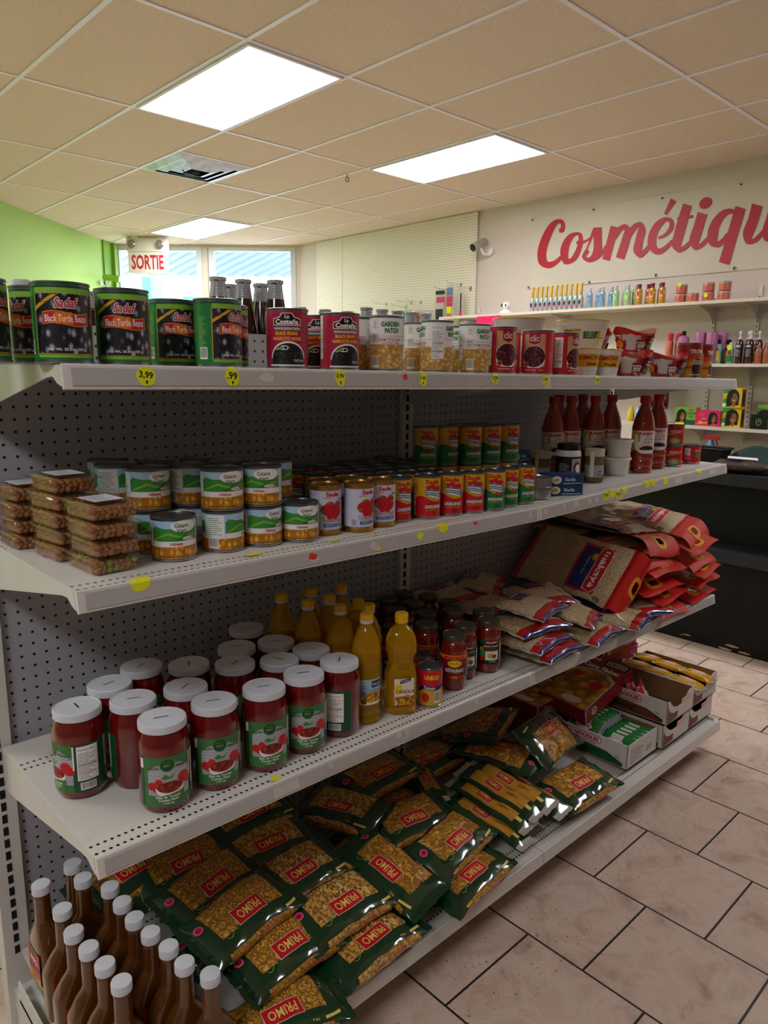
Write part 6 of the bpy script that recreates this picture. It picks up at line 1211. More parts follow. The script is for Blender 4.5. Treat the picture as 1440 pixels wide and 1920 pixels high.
def flap(bend, sw, seed):
    """red carry flap with a punched, yellow-rimmed hand hole"""
    def g(u, v, e=0):  # u along, v across
        a_ = bend*u/.12; x = .185+(sin(a_)/(bend/.12) if abs(bend) > .01 else u); z = -(1-cos(a_))/(bend/.12) if abs(bend) > .01 else 0
        z += .006*sin(v*22+seed)*u/.12+.004*sin(u*60+seed); n = (sin(a_), cos(a_)); return (x+n[0]*e, v+sw*u, z+n[1]*e)
    m = MB(); nu, nv = 12, 24; ho = lambda u, v: ((u-.068)/.016)**4+(v/.024)**4 < 1
    for e in (.0, -.0012):
        vv = [g(.125*i/nu-.004, -.122+.244*j/nv, e) for i in range(nu+1) for j in range(nv+1)]
        m.add(vv, [(i*(nv+1)+j, i*(nv+1)+j+1, (i+1)*(nv+1)+j+1, (i+1)*(nv+1)+j) for i in range(nu) for j in range(nv) if not ho(.125*(i+.5)/nu-.004, -.122+.244*(j+.5)/nv)], 'handle_red', True)
    r_ = MB(); n = 40; rows = []
    for k_, e in ((1.0, .0016), (1.62, .0016), (1.62, -.0026), (1.0, -.0026)):
        rows.append([g(.068+.0165*k_*(abs(cos(t))**.6)*(1 if cos(t) > 0 else -1)*(1 if k_ > 1 or cos(t) < 0 else .86+.14*sin(t*9)), .0245*k_*.98*(abs(sin(t))**.6)*(1 if sin(t) > 0 else -1), e) for t in [2*pi*i/n for i in range(n)]])
    r_.add([p for q in rows for p in q], [(j*n+i, j*n+(i+1) % n, ((j+1) % 4)*n+(i+1) % n, ((j+1) % 4)*n+i) for j in range(4) for i in range(n)], 'handle_yellow', False)
    return m.mesh('handle'), r_.mesh('handle_ring')
for q, (bd, sw) in enumerate(((.5, .0), (.9, .12), (.15, -.1), (1.2, .05), (2.6, 0))):
    f_, g_ = flap(bd, sw, q*1.3); KIT['big_rice_bag_%s' % 'abcde'[q]] = [('film', b, None), ('handle', f_, None), ('handle_ring', g_, 1)]
BR = [('b', 2.025, -.215, 0.038, -92, 0, 0, 'big rice bag at the bottom of the left stack'), ('a', 2.030, -.200, 0.088, -86, 2, 0, 'second big rice bag of the left stack, its red flap low over the shelf'), ('a', 2.010, -.190, 0.138, -95, 4, 0, 'third big rice bag of the left stack with a broad red flap'), ('c', 2.050, -.180, 0.186, -90, 5, 0, 'fourth big rice bag of the left stack, flap mostly plain red'),
 ('b', 2.000, -.165, 0.232, -92, 4, -4, 'second big rice bag from the top, blue side stripe above the leaning bag'), ('d', 2.060, -.170, 0.280, -90, 3, -6, 'topmost big rice bag of the left stack, close under the shelf above'),
 ('a', 2.290, -.200, 0.038, -88, 0, 0, 'big rice bag at the bottom of the right end stack'), ('c', 2.300, -.205, 0.088, -84, 1, 0, 'second big rice bag of the right end stack'), ('a', 2.295, -.210, 0.138, -82, 1, 0, 'third big rice bag of the right end stack'), ('b', 2.280, -.200, 0.188, -86, 2, 0, 'fourth big rice bag of the right end stack'), ('a', 2.290, -.190, 0.238, -85, 2, 3, 'fifth big rice bag of the right end stack'), ('d', 2.290, -.180, 0.286, -80, 4, 8, 'topmost big rice bag at the right end, its flap drooping past the shelf end'),
 ('e', 1.800, -.225, .165, -88, 5, 43, 'big rice bag leaning upright with its red and blue logo facing out')]
for k_, x, y, zo, yw, pt, rl, lab in BR:
    nm = 'big_rice_bag_'+k_; rot = (Matrix.Rotation(radians(yw), 3, 'Z') @ Matrix.Rotation(radians(pt), 3, 'Y') @ Matrix.Rotation(radians(rl), 3, 'X')).to_euler()
    t = thing('big_rice_bag', lab, 'rice bag', (x, y-.016, z3(x)+zo), rot, 'big rice bags with red handles'); made = []
    for pn, me, par in KIT[nm]: made.append(link(pn, me, t if par is None else made[par]))
# ------------------------------------------------------------------ noodle boxes and cereal boxes on the base shelf
mat('card_white', 'd4d0c8', .6, var=.04); mat('card_brown', '8a6a42', .75, var=.06); mat('cereal_red', '8e0f1a', .4, coat=.3, var=.04); mat('box_brown_print', '6e3a1c', .5); speck('cereal_print', [(0.0, 'eec25a'), (0.3, 'd69a34'), (0.7, '8a5a14')], 32, .4, axis=(1, .8, 1))
def noodle_box(nm, word, wcol, cut=True):
    lx, ly, h, t = .210, .300, .088, .003; m = MB()
    m.box(0, lx, 0, ly, 0, t, 'card_brown'); m.box(0, lx, ly-t, ly, t, h, 'card_white'); m.box(lx-t, lx, t, ly-t, t, h, 'card_white'); m.box(0, t, t, ly-t, t, h, 'card_white')
    n = 14; top = [(lx*i/n, h-(.040*max(0, sin(pi*min(1, max(0, (i/n-.08)/.72))))**.7 if cut else 0)) for i in range(n+1)]
    for y_, f in ((0, 1), (t, 0)): m.add([(x, y_, .0) for x, z in top]+[(x, y_, z) for x, z in top], [(i, i+1, n+2+i, n+1+i) for i in range(n)], 'card_white')
    m.add([(x, y_, z) for x, z in top for y_ in (0, t)], [(2*i, 2*i+2, 2*i+3, 2*i+1) for i in range(n)], 'card_white')
    m.box(t, t+.0006, t, ly-t, t, h-.001, 'card_brown'); m.box(lx-t-.0006, lx-t, t, ly-t, t, h-.001, 'card_brown'); m.box(t, lx-t, ly-t-.0006, ly-t, t, h-.001, 'card_brown')
    a = Art(); a.poly([(.012+.27*i/10, .004) for i in (0, 10)]+[(.285, .018), (.22, .040), (.10, .046), (.012, .056)], wcol)   # left end: u runs from the back to the aisle corner
    a.poly([(.055+.115*min(1, max(0, x)), .0) for x in ()] or [(.050, .060), (.056, .054), (.190, .054), (.198, .060), (.198, .074), (.190, .080), (.056, .080), (.050, .074)], 'ink_red'); a.poly([(.0525, .061), (.0575, .0565), (.189, .0565), (.1955, .061), (.1955, .073), (.189, .0775), (.0575, .0775), (.0525, .073)], 'ink_white'); a.text('MR.NOODLES', .124, .067, w=.130, h=.0160, m='ink_red', off=.06)
    a.text('Nouilles Instantanées', .125, .0495, w=.110, h=.0050, m='ink_black', off=.02); a.text(word, .135, .026, w=.085, h=.0200, m='ink_black', off=.02); a.text('24x', .262, .036, h=.009, m='ink_black'); a.text('85g', .262, .020, h=.010, m='ink_black', off=.03)
    a.build(on_plane((0, ly, 0), (0, -1, 0), (0, 0, 1)), mb=m, base=.0002)
    a = Art()
    if cut: a.poly([(.004, .004), (.085, .010), (.085, .034), (.050, .034), (.030, .040), (.016, .052), (.004, .070)], wcol); a.rect(.110, .180, .052, .072, 'ink_red'); a.rect(.112, .178, .054, .070, 'ink_white'); a.text('MR.NOODLES', .145, .062, w=.060, h=.011, m='ink_red', off=.05)
    else: a.lines(.020, .110, .015, .070, 8, 'ink_grey', .4, .4); a.barcode(.125, .180, .015, .050)
    a.build(on_plane((0, 0, 0), (1, 0, 0), (0, 0, 1)), mb=m, base=.0002)
    KIT[nm] = [(nm, m.mesh(nm), None)]
noodle_box('noodle_box', 'Boeuf', 'box_brown_print'); noodle_box('chicken_noodle_box', 'Légumes', 'ink_dkgreen', False)
zb = lambda x, y: z4(x, y)+.010
for kt, x, y, zo, lab in (('noodle_box', 1.972, -.548, 0, 'cardboard noodle box on the shelf under the one reading Boeuf'), ('noodle_box', 1.985, -.552, .0885, 'open cardboard noodle box reading Boeuf, half empty'), ('noodle_box', 2.186, -.546, 0, 'cardboard noodle box at the shelf end, bottom one'), ('noodle_box', 2.199, -.550, .0885, 'cardboard noodle box at the shelf end filled with yellow packs')):
    put(kt, lab, 'cardboard box', (x, y, z4(1.98, -.55)+.014+zo), 0, 'brown and white noodle boxes')
put('chicken_noodle_box', 'open cardboard noodle box holding green packs', 'cardboard box', (1.742, -.535, z4(1.75, -.53)+.012), 0, 'brown and white noodle boxes')
def packet_kit(nm, col, c2):
    L_, W_, T_ = .115, .095, .026; fn, P = bag_fn(L_, W_, T_, 21, .0022)
    b = bag_mesh(fn, P, L_, lambda u, s: col if abs(u) > L_*.2 or abs(s) > W_*.30 else c2, 16, 24, .008, 'ink_silver', None); a = Art(); a.ell(0, 0, .034, .012, 'ink_red'); a.ell(0, 0, .032, .0105, 'ink_white'); a.text('MR.NOODLES', 0, 0, w=.052, h=.010, m='ink_red', off=.05)
    a.build(grid_fn(fn, P, L_, 16, 24), du=L_/16, dv=P/24, eps=.00006, base=.0005, mb=b); KIT[nm] = [(nm, b.mesh(nm), None)]
mat('pack_green', '1c7a34', .25, coat=.6, var=.15); mat('pack_yellow', 'd8a81e', .25, coat=.6, var=.15); mat('pack_red', 'b51a1c', .25, coat=.6, var=.15); mat('noodle_print', 'd6ab6c', .4, var=.2, vscale=120)
packet_kit('green_noodle_pack', 'pack_green', 'bag_white'); packet_kit('yellow_noodle_pack', 'pack_yellow', 'noodle_print'); packet_kit('red_noodle_pack', 'pack_red', 'bag_white')
zg = z4(1.75, -.53)+.015
for i in range(5): put('green_noodle_pack', 'green noodle pack in the front row of the small box, %s' % ['nearest the left wall', 'second', 'third', 'fourth', 'rightmost'][i], 'noodle pack', (1.792+.028*i, -.462, zg+.046), 0, 'green noodle packs', tilt=(Matrix.Rotation(radians(-38), 3, 'Y') @ Matrix.Rotation(radians(90), 3, 'Z')).to_euler())
for i in range(5): put('green_noodle_pack', 'green noodle pack in the raised back row of the small box, %s' % ['nearest the left wall', 'second', 'third', 'fourth', 'rightmost'][i], 'noodle pack', (1.792+.027*i, -.338, zg+.066), 0, 'green noodle packs', tilt=(Matrix.Rotation(radians(-38), 3, 'Y') @ Matrix.Rotation(radians(90), 3, 'Z')).to_euler())
zt_ = z4(1.98, -.55)+.014+.0885
for i in range(3): put('red_noodle_pack', 'red noodle pack standing in the half empty Boeuf box, %s' % ['front one', 'middle one', 'back one'][i], 'noodle pack', (2.045, -.425+.040*i, zt_+.058), 0, 'red noodle packs', tilt=Euler((radians(62), radians(8), radians(20))))
for i, (x, y) in enumerate(((2.250, -.500), (2.345, -.500), (2.250, -.385), (2.345, -.385), (2.250, -.300), (2.345, -.300))): put('yellow_noodle_pack', 'yellow noodle pack in the end box, %s' % ['front left', 'front right', 'middle left', 'middle right', 'back left', 'back right'][i], 'noodle pack', (x, y, zt_+.072+.002*i), 0, 'yellow noodle packs', tilt=Euler((radians(10), radians(-8), radians(90+6*i))))
# cereal boxes: local x = height of the box, y = width, z = thickness
hx, wy, tz = .310, .200, .058; m = MB().box(-hx/2, hx/2, -wy/2, wy/2, 0, tz, 'cereal_red'); a = Art()
a.poly([(-.098, -.148), (.098, -.148), (.098, .040), (.060, .068), (.0, .078), (-.060, .062), (-.098, .030)], 'ink_sky'); a.poly([(-.098, -.148), (.094, -.148), (.094, .036), (.056, .062), (0, .071), (-.056, .056), (-.098, .024)], 'cereal_print'); a.ell(-.050, .020, .022, .018, 'ink_red'); a.ell(.050, -.010, .026, .022, 'ink_red'); a.ell(.018, -.120, .040, .018, 'ink_white')
a.text('Corn Flakes', .010, .090, w=.150, h=.024, off=.04); a.rect(.0, .098, .112, .153, 'ink_black'); a.rect(.010, .088, .120, .145, 'ink_cream'); a.rect(.013, .085, .123, .142, 'ink_wine'); a.text('THE ORIGINAL', .049, .1325, w=.066, h=.011, m='ink_cream'); a.text("Kellogg's", -.055, .132, w=.070, h=.026, off=.03, shear=.3)
a.build(on_plane((0, 0, tz), (0, -1, 0), (1, 0, 0)), mb=m, base=.0003); a = Art(); a.ell(-.100, .029, .016, .016, 'ink_cream', n=20); a.ell(-.100, .029, .011, .011, 'cereal_red', n=20); a.text('K', -.100, .029, h=.018, m='ink_cream', shear=.3); a.rect(.09, .14, .012, .046, 'ink_wine'); a.lines(.095, .135, .016, .042, 4, 'ink_pink'); a.rect(-.155, -.150, 0, tz, 'ink_sky')
a.build(on_plane((0, -wy/2, 0), (1, 0, 0), (0, 0, 1)), mb=m, base=.0003); KIT['cereal_box'] = [('cereal_box', m.mesh('cereal_box'), None)]
put('cereal_box', 'red corn flakes box tilted across the noodle boxes', 'cereal box', (1.915, -.268, .298), 0, 'red cereal boxes', tilt=Euler((radians(2), radians(-16), radians(-3))))
put('cereal_box', 'red cereal box lying behind the tilted one, end under the shelf', 'cereal box', (2.215, -.130, .372), 0, 'red cereal boxes', tilt=Euler((0, 0, radians(4)))); put('cereal_box', 'red cereal box under the one at the back right', 'cereal box', (2.215, -.130, .313), 0, 'red cereal boxes')
put('cereal_box', 'dark red cereal box flat at the back behind the tube pasta', 'cereal box', (1.800, -.130, .250), 0, 'red cereal boxes')
m = MB().box(-.16, .16, -.10, .10, 0, .14, 'card_brown'); o = link('cardboard_carton', m.mesh('cardboard_carton'), None, (2.215, -.125, z4(2.2, -.1)+.012)); tag(o, 'closed brown carton at the back right carrying the cereal boxes', 'cardboard box')
m = MB().box(-.16, .16, -.10, .10, 0, .068, 'card_brown'); o = link('cardboard_carton', m.mesh('cardboard_carton'), None, (1.80, -.13, z4(1.8, -.1)+.002)); tag(o, 'low brown carton under the dark cereal box', 'cardboard box')
# ------------------------------------------------------------------ goods on the wall shelves
mat('liquid_blue', '7ea5b8', .1, coat=.8); mat('liquid_green', '9ab884', .1, coat=.8); mat('liquid_amber', 'b5861e', .1, coat=.8); mat('mint_glass', '8db39c', .15, coat=.6); mat('gold_foil', 'c9a540', .3, .5, var=.1, vscale=200); mat('plum', '7a1f3c', .3); mat('coral', 'c7694a', .4); mat('lid_grey', 'b9a796', .3, .4)
mat('cap_grey', 'b7b9ba', .35); mat('lilac', 'ab648e', .4); mat('mauve', '8f6a86', .4); mat('hot_pink', 'cf2f4a', .4); mat('dark_brown', '3a1712', .25, coat=.5); mat('copper', 'a2583a', .3); mat('pump_white', 'd8d4ce', .4); mat('yellow_label', 'd6b43a', .4); mat('teal_lotion', '7fb7a2', .35)
def bottle_kit(nm, body, cap, prof, cprof, flat=1.0, art=None, r=None, seg=20):
    m = MB(); m.lathe(prof, body, 48 if flat == 1.0 else seg, sy=flat); c = MB(); c.lathe(cprof, cap, 16, sy=min(1, flat*1.3)); KIT[nm] = [('bottle', m.mesh(nm+'_body'), None), ('cap', c.mesh(nm+'_cap'), None)]
    if art: KIT[nm].append(('label', art.build(on_cyl(r, 0), du=r*.3, base=.0006).mesh(nm+'_label'), None))
def wx(y, deg=0): return -pi/2+radians(deg)   # goods on the wall shelf look out into the room
a = Art(); a.rect(-.030, .030, .020, .085, 'ink_silver'); a.ell(0, .055, .012, .018, 'ink_black'); a.ell(.006, .050, .006, .010, 'ink_brown'); a.rect(-.024, .024, .024, .034, 'ink_pink')
bottle_kit('oil_treatment_bottle', 'mint_glass', 'gold_foil', [(.020, 0), (.022, .003), (.022, .092), (.012, .110), (.011, .130)], [(.0125, .112), (.0125, .200), (.0110, .206), (.0005, .207)], 1.0, a, .022)
a = Art(); a.rect(-.020, .020, .03, .10, 'ink_steelblue'); a.lines(-.016, .016, .04, .09, 6, 'ink_sky', .4, .3)
bottle_kit('blue_lotion_bottle', 'liquid_blue', 'cap_grey', [(.024, 0), (.026, .003), (.026, .112), (.020, .124), (.012, .130)], [(.0135, .130), (.0135, .160), (.0005, .162)], .62)
a = Art(); bottle_kit('green_lotion_bottle', 'liquid_green', 'cap_grey', [(.024, 0), (.026, .003), (.026, .112), (.020, .124), (.012, .130)], [(.0135, .130), (.0135, .160), (.0005, .162)], .62)
a = Art(); bottle_kit('amber_oil_bottle', 'liquid_amber', 'plum', [(.024, 0), (.026, .003), (.026, .112), (.020, .124), (.012, .130)], [(.0165, .128), (.0150, .140), (.0180, .158), (.0005, .160)], .62)
def addlab(nm, a):
    KIT[nm].append(('label', a.build(on_plane((0, -.0165, 0), (1, 0, 0), (0, 0, 1)), base=.0003).mesh(nm+'_label'), None))
a = Art(); a.rect(-.015, .015, .045, .100, 'ink_steelblue'); a.lines(-.013, .013, .050, .095, 6, 'ink_sky', .4, .3); addlab('blue_lotion_bottle', a); a = Art(); a.ell(0, .07, .013, .030, 'ink_lime'); a.lines(-.010, .010, .055, .085, 4, 'ink_white', .4, .3); addlab('green_lotion_bottle', a)
a = Art(); a.ell(0, .072, .0115, .0400, 'ink_cream'); a.ell(0, .072, .0105, .0385, 'ink_orange'); a.rect(-.009, .009, .075, .100, 'ink_red'); a.rect(-.009, .009, .058, .064, 'ink_cream'); addlab('amber_oil_bottle', a)
zt = 2.010; nth = ['first', 'second', 'third', 'fourth', 'fifth', 'sixth', 'seventh', 'eighth', 'ninth', 'tenth', 'eleventh', 'twelfth', 'thirteenth']
for i, y in enumerate((2.254, 2.206, 2.160, 2.114, 2.066, 2.018, 1.970, 1.922, 1.874, 1.826, 1.779)):
    put('oil_treatment_bottle', 'mint green bottle with a gold foil neck, %s from the left in its row' % nth[i], 'bottle', (4.975, y, zt), wx(y), 'gold necked bottles on the top wall shelf')
for i, (x, y) in enumerate(((4.985, 1.703), (5.03, 1.648), (4.985, 1.590), (5.02, 1.530))): put('blue_lotion_bottle', 'clear blue bottle with a grey cap, %s from the left' % nth[i], 'bottle', (x, y, zt), wx(y), 'blue bottles on the top wall shelf')
for i, (x, y) in enumerate(((4.985, 1.470), (5.03, 1.415), (4.985, 1.370), (5.03, 1.330))): put('green_lotion_bottle', 'clear green bottle with a grey cap, %s from the left' % nth[i], 'bottle', (x, y, zt), wx(y), 'green bottles on the top wall shelf')
for i, (x, y) in enumerate(((4.985, 1.275), (5.03, 1.222), (4.985, 1.168), (5.03, 1.122), (4.99, 1.092))): put('amber_oil_bottle', 'amber bottle with a plum cap and orange label, %s from the left' % nth[i], 'bottle', (x, y, zt), wx(y), 'amber bottles on the top wall shelf')
a = Art(); a.lines(-.03, .03, .016, .044, 3, 'ink_red', .3, .3); bottle_kit('coral_hair_jar', 'coral', 'lid_grey', [(.036, 0), (.040, .004), (.040, .048), (.038, .052)], [(.041, .050), (.041, .062), (.039, .064), (.0005, .065)], 1.0, a, .040, 48)
for i, (y, z_, l_) in enumerate(((.945, 0, 'bottom of the left pair'), (.940, .0665, 'top of the left pair'), (.852, 0, 'single one in the middle'), (.740, 0, 'bottom of the middle right pair with a yellow dot'), (.742, .0665, 'top of the middle right pair'), (.628, 0, 'bottom of the right pair'), (.626, .0665, 'top of the right pair'))):
    t = put('coral_hair_jar', 'coral jar with a grey lid, '+l_, 'jar', (4.985, y, zt+z_), wx(y), 'coral jars on the top wall shelf')
    if i in (1, 3): s_ = Art(); s_.ell(0, .04 if i == 3 else .062, .014, .014, 'sticker_yellow'); link('price_dot', s_.build(on_plane((0, -.0412, 0), (1, 0, 0), (0, 0, 1)), base=.0009).mesh('dot'), t)
# round white indoor camera and pink note
t = thing('indoor_camera', 'round white indoor camera with two black eyes on the top wall shelf', 'security camera', (5.0, 2.555, zt))
b = MB(); b.lathe([(.055, 0), (.060, .006), (.050, .022), (.030, .034), (.026, .040)], 'plastic_white', 28); link('base', b.mesh('base'), t)
b = MB(); b.lathe([(.0005, -.034), (.020, -.030), (.034, -.014), (.038, 0), (.034, .018), (.020, .032), (.0005, .036)], 'plastic_white', 28); link('head', b.mesh('head'), t, (0, 0, .070))
for yy, rr_ in ((.017, .015), (-.017, .010)):
    b = MB(); b.lathe([(rr_, 0), (rr_*.9, .004), (.0005, .006)], 'cam_black', 20); link('lens', b.mesh('lens'), t, (-.030, yy, .074), (0, -pi/2, -.3 if yy < 0 else .3))
mat('pink_paper', 'ff1468', .6, var=0); m = MB().box(4.8925, 4.8937, 2.520, 2.800, 1.862, 1.992, 'pink_paper'); a = Art()
a.lines(.02, .24, .095, .118, 2, 'ink_red', .35, .3); a.lines(.03, .20, .060, .083, 2, 'ink_red', .35, .3); a.build(on_plane((4.8924, 2.800, 1.862), (0, -1, 0), (0, 0, 1)), mb=m); tag(link('pink_note', m.mesh('pink_note')), 'bright pink paper note taped to the edge of the top wall shelf', 'note')
# middle shelf
zt = 1.572
a = Art(); a.rect(-.022, .022, .02, .09, 'yellow_label'); a.ell(0, .10, .012, .014, 'ink_brown'); bottle_kit('yellow_label_bottle', 'teal_lotion', 'cam_black', [(.024, 0), (.026, .004), (.026, .120), (.018, .140)], [(.018, .138), (.018, .168), (.0005, .170)], .8, a, .026)
for y, x, l_ in ((.630, 4.97, 'yellow labelled bottle with a black cap, nearest the palm nut can'), (.585, 5.04, 'yellow labelled bottle half behind the first one')): put('yellow_label_bottle', l_, 'bottle', (x, y, zt), wx(y), 'yellow labelled bottles')
a = Art(); a.rect(-.020, .020, .012, .055, 'ink_green'); a.ell(0, .075, .012, .016, 'ink_crimson'); bottle_kit('green_lotion_tube', 'teal_lotion', 'pump_white', [(.022, 0), (.024, .004), (.024, .095), (.014, .112)], [(.010, .110), (.012, .145), (.0005, .147)], .8, a, .024)
t = put('green_lotion_tube', 'pale green bottle with a white cap and a round yellow price dot', 'bottle', (4.96, .535, zt), wx(0)); s_ = Art(); s_.ell(0, .112, .017, .019, 'sticker_yellow'); link('price_dot', s_.build(on_plane((0, -.026, 0), (1, 0, 0), (0, 0, 1))).mesh('dot'), t)
a = Art(); a.lines(-.018, .018, .05, .10, 5, 'ink_silver', .4, .3); a.rect(-.014, .014, .112, .124, 'ink_sky'); bottle_kit('pump_spray_bottle', 'dark_brown', 'pump_white', [(.024, 0), (.026, .004), (.026, .130), (.020, .155), (.012, .165)], [(.012, .163), (.013, .178), (.006, .180), (.006, .200), (.010, .202), (.010, .222), (.0005, .224)], 1, a, .026)
for i, (x, y) in enumerate(((4.955, .475), (5.03, .445), (4.955, .405), (5.03, .375))): put('pump_spray_bottle', 'dark brown spray bottle with a white pump, %s from the left' % nth[i], 'spray bottle', (x, y, zt), wx(y), 'dark brown spray bottles')
bottle_kit('copper_nozzle_bottle', 'copper', 'copper', [(.022, 0), (.024, .004), (.024, .080), (.016, .100), (.010, .110)], [(.010, .108), (.012, .112), (.003, .146), (.0005, .147)], .8)
for i, (x, y) in enumerate(((4.955, .345), (5.02, .325), (4.955, .290), (5.02, .270), (4.955, .236), (5.02, .212), (4.955, .180))): put('copper_nozzle_bottle', 'copper coloured pointed bottle, %s from the left' % nth[i], 'bottle', (x, y, zt), wx(y), 'copper pointed bottles')
m = MB(); m.lathe([(.038, 0), (.040, .004), (.040, .100)], 'mauve', 28); c = MB(); c.lathe([(.0405, .100), (.0405, .215), (.038, .220), (.0005, .221)], 'lilac', 28); KIT['lilac_canister'] = [('canister', m.mesh('canister'), None), ('cap', c.mesh('canister_cap'), None)]
for x, y, l_ in ((4.955, .755, 'lilac canister left of the pair behind the palm nut can'), (4.950, .668, 'lilac canister right of the pair behind the palm nut can'), (5.04, .635, 'lilac canister hidden behind the right one')): put('lilac_canister', l_, 'canister', (x, y, zt), 0, 'lilac canisters')
m = MB(); m.lathe([(.040, 0), (.043, .005), (.043, .170), (.034, .190), (.016, .200)], 'lilac', 28); c = MB(); c.lathe([(.014, .198), (.016, .232), (.0005, .234)], 'cam_black', 16); KIT['pink_shampoo_bottle'] = [('bottle', m.mesh('shampoo'), None), ('cap', c.mesh('shampoo_cap'), None)]
put('pink_shampoo_bottle', 'pink domed bottle with a black cap above the palm nut can', 'bottle', (4.93, .868, zt), 0)
m = MB(); m.lathe([(.026, 0), (.028, .005), (.028, .150), (.020, .170)], 'coral', 20); c = MB(); c.lathe([(.022, .168), (.024, .215), (.016, .224), (.0005, .225)], 'hot_pink', 20); KIT['hot_pink_capped_bottle'] = [('bottle', m.mesh('hp'), None), ('cap', c.mesh('hpc'), None)]
for x, y, l_ in ((4.95, .980, 'bottle with a hot pink cap, left one above the red noodle bowls'), (4.99, .930, 'bottle with a hot pink cap, right one beside the pink domed bottle')): put('hot_pink_capped_bottle', l_, 'bottle', (x, y, zt), 0, 'hot pink capped bottles')
for i, y in enumerate((1.36, 1.31, 1.25)): o = put('hot_pink_capped_bottle', 'small pink capped bottle glimpsed between noodle bowls, %s' % nth[i], 'bottle', (4.95, y, zt), 0, 'hot pink capped bottles'); o.scale = (.8, .8, .78)
# lowest shelf: hair relaxer boxes
zt = 1.126; mat('rx_green', '6da83a', .4); mat('rx_pink', 'd0185c', .4); mat('rx_yellow', 'd8b21e', .4); mat('skin_brown', '8a5236', .5); mat('hair_black', '120e10', .35)
def portrait(a, x, y, s, lean=0):
    """a printed smiling woman with straight black hair"""
    a.ell(x, y, .030*s, .038*s, 'hair_black', rot=lean); a.rect(x-.030*s, x-.008*s, y-.042*s, y+.004*s, 'hair_black'); a.rect(x+.014*s, x+.028*s, y-.036*s, y+.004*s, 'hair_black'); a.ell(x+.005*s, y-.004*s, .0165*s, .024*s, 'skin_brown', rot=lean); a.rect(x-.002*s, x+.012*s, y-.042*s, y-.022*s, 'skin_brown')
    for e in (-.006, .006): a.ell(x+(.005+e)*s, y+.002*s, .0024*s, .0013*s, 'ink_black')
    a.ell(x+.005*s, y-.004*s, .0018*s, .003*s, 'ink_brown'); a.ell(x+.005*s, y-.014*s, .0068*s, .0028*s, 'ink_crimson'); a.ell(x+.005*s, y-.0135*s, .0052*s, .0014*s, 'ink_white'); a.poly([(x-.024*s, y+.030*s), (x+.004*s, y+.024*s), (x-.012*s, y-.018*s), (x-.026*s, y-.030*s)], 'hair_black')
def rx_box(nm, w_, h_, col, px_, s, extra):
    m = MB().box(-w_/2, w_/2, 0, .075, 0, h_, col); a = Art(); extra(a, w_, h_); portrait(a, px_, h_*.52, s); a.build(on_plane((0, 0, 0), (1, 0, 0), (0, 0, 1)), mb=m, base=.0003); a = Art(); a.rect(.008, .067, .01, h_-.01, 'ink_brown'); a.ell(.037, h_*.5, .018, h_*.34, 'hair_black'); a.build(on_plane((w_/2, 0, 0), (0, 1, 0), (0, 0, 1)), mb=m, base=.0003); KIT[nm] = [(nm, m.mesh(nm), None)]
def ex_g(a, w_, h_): a.rect(-w_/2, w_/2, .0, h_*.28, 'ink_dkgreen'); a.text('OLIVE', .045, h_*.66, w=.07, h=.018, m='ink_dkgreen', off=.04); a.text('OIL', .040, h_*.48, w=.03, h=.014, m='ink_dkgreen', off=.04); a.rect(.02, .06, h_*.82, h_*.9, 'ink_red'); a.poly([(-.075, 0), (-.005, 0), (-.012, .020), (-.04, .034), (-.07, .020)], 'ink_yellow')
def ex_p(a, w_, h_): a.lines(-.065, -.01, h_*.62, h_*.9, 4, 'ink_orange', .3, .4); a.lines(-.045, -.012, h_*.45, h_*.52, 1, 'ink_white'); a.ell(-.050, h_*.22, .014, .012, 'ink_gold'); a.poly([(-.075, .012), (.0, .022), (.06, .008), (.06, .016), (0, .030), (-.075, .020)], 'ink_gold')
def ex_y(a, w_, h_): a.rect(-w_/2, w_*.05, h_*.72, h_, 'ink_leaf'); a.ell(-w_*.36, h_*.32, .014, .022, 'ink_leaf'); a.ell(-w_*.38, h_*.12, .016, .014, 'ink_cream'); a.ell(-w_*.30, h_*.05, .012, .010, 'ink_lime')
rx_box('green_relaxer_box', .155, .128, 'rx_green', -.030, 1.25, ex_g); rx_box('pink_relaxer_box', .185, .112, 'rx_pink', .040, 1.15, ex_p); rx_box('yellow_relaxer_box', .130, .138, 'rx_yellow', .006, 1.5, ex_y)
for kt, x, y, z_, dg, l_ in (('green_relaxer_box', 4.955, .815, 0, 0, 'green hair relaxer box with a printed smiling woman'), ('pink_relaxer_box', 4.930, .640, 0, -4, 'pink hair relaxer box with a printed woman with a black bob'), ('yellow_relaxer_box', 4.945, .480, 0, 2, 'yellow hair relaxer box at the bottom of the stack of two'), ('yellow_relaxer_box', 4.940, .484, .139, -3, 'yellow hair relaxer box on top of the stack of two')):
    put(kt, l_, 'box', (x, y, zt+z_), wx(y, dg), 'hair relaxer boxes')
m = MB().box(-.055, .055, 0, .09, 0, .100, 'cam_black'); a = Art(); a.ell(0, .05, .018, .022, 'ink_silver'); a.ell(0, .05, .0155, .0195, 'cam_black'); a.text('Y', 0, .052, h=.018, m='ink_silver'); a.build(on_plane((0, 0, 0), (1, 0, 0), (0, 0, 1)), mb=m); tag(link('black_box', m.mesh('black_box'), None, (4.925, .285, zt), (0, 0, wx(0))), 'small black box with a pale round emblem at the right picture edge', 'box')
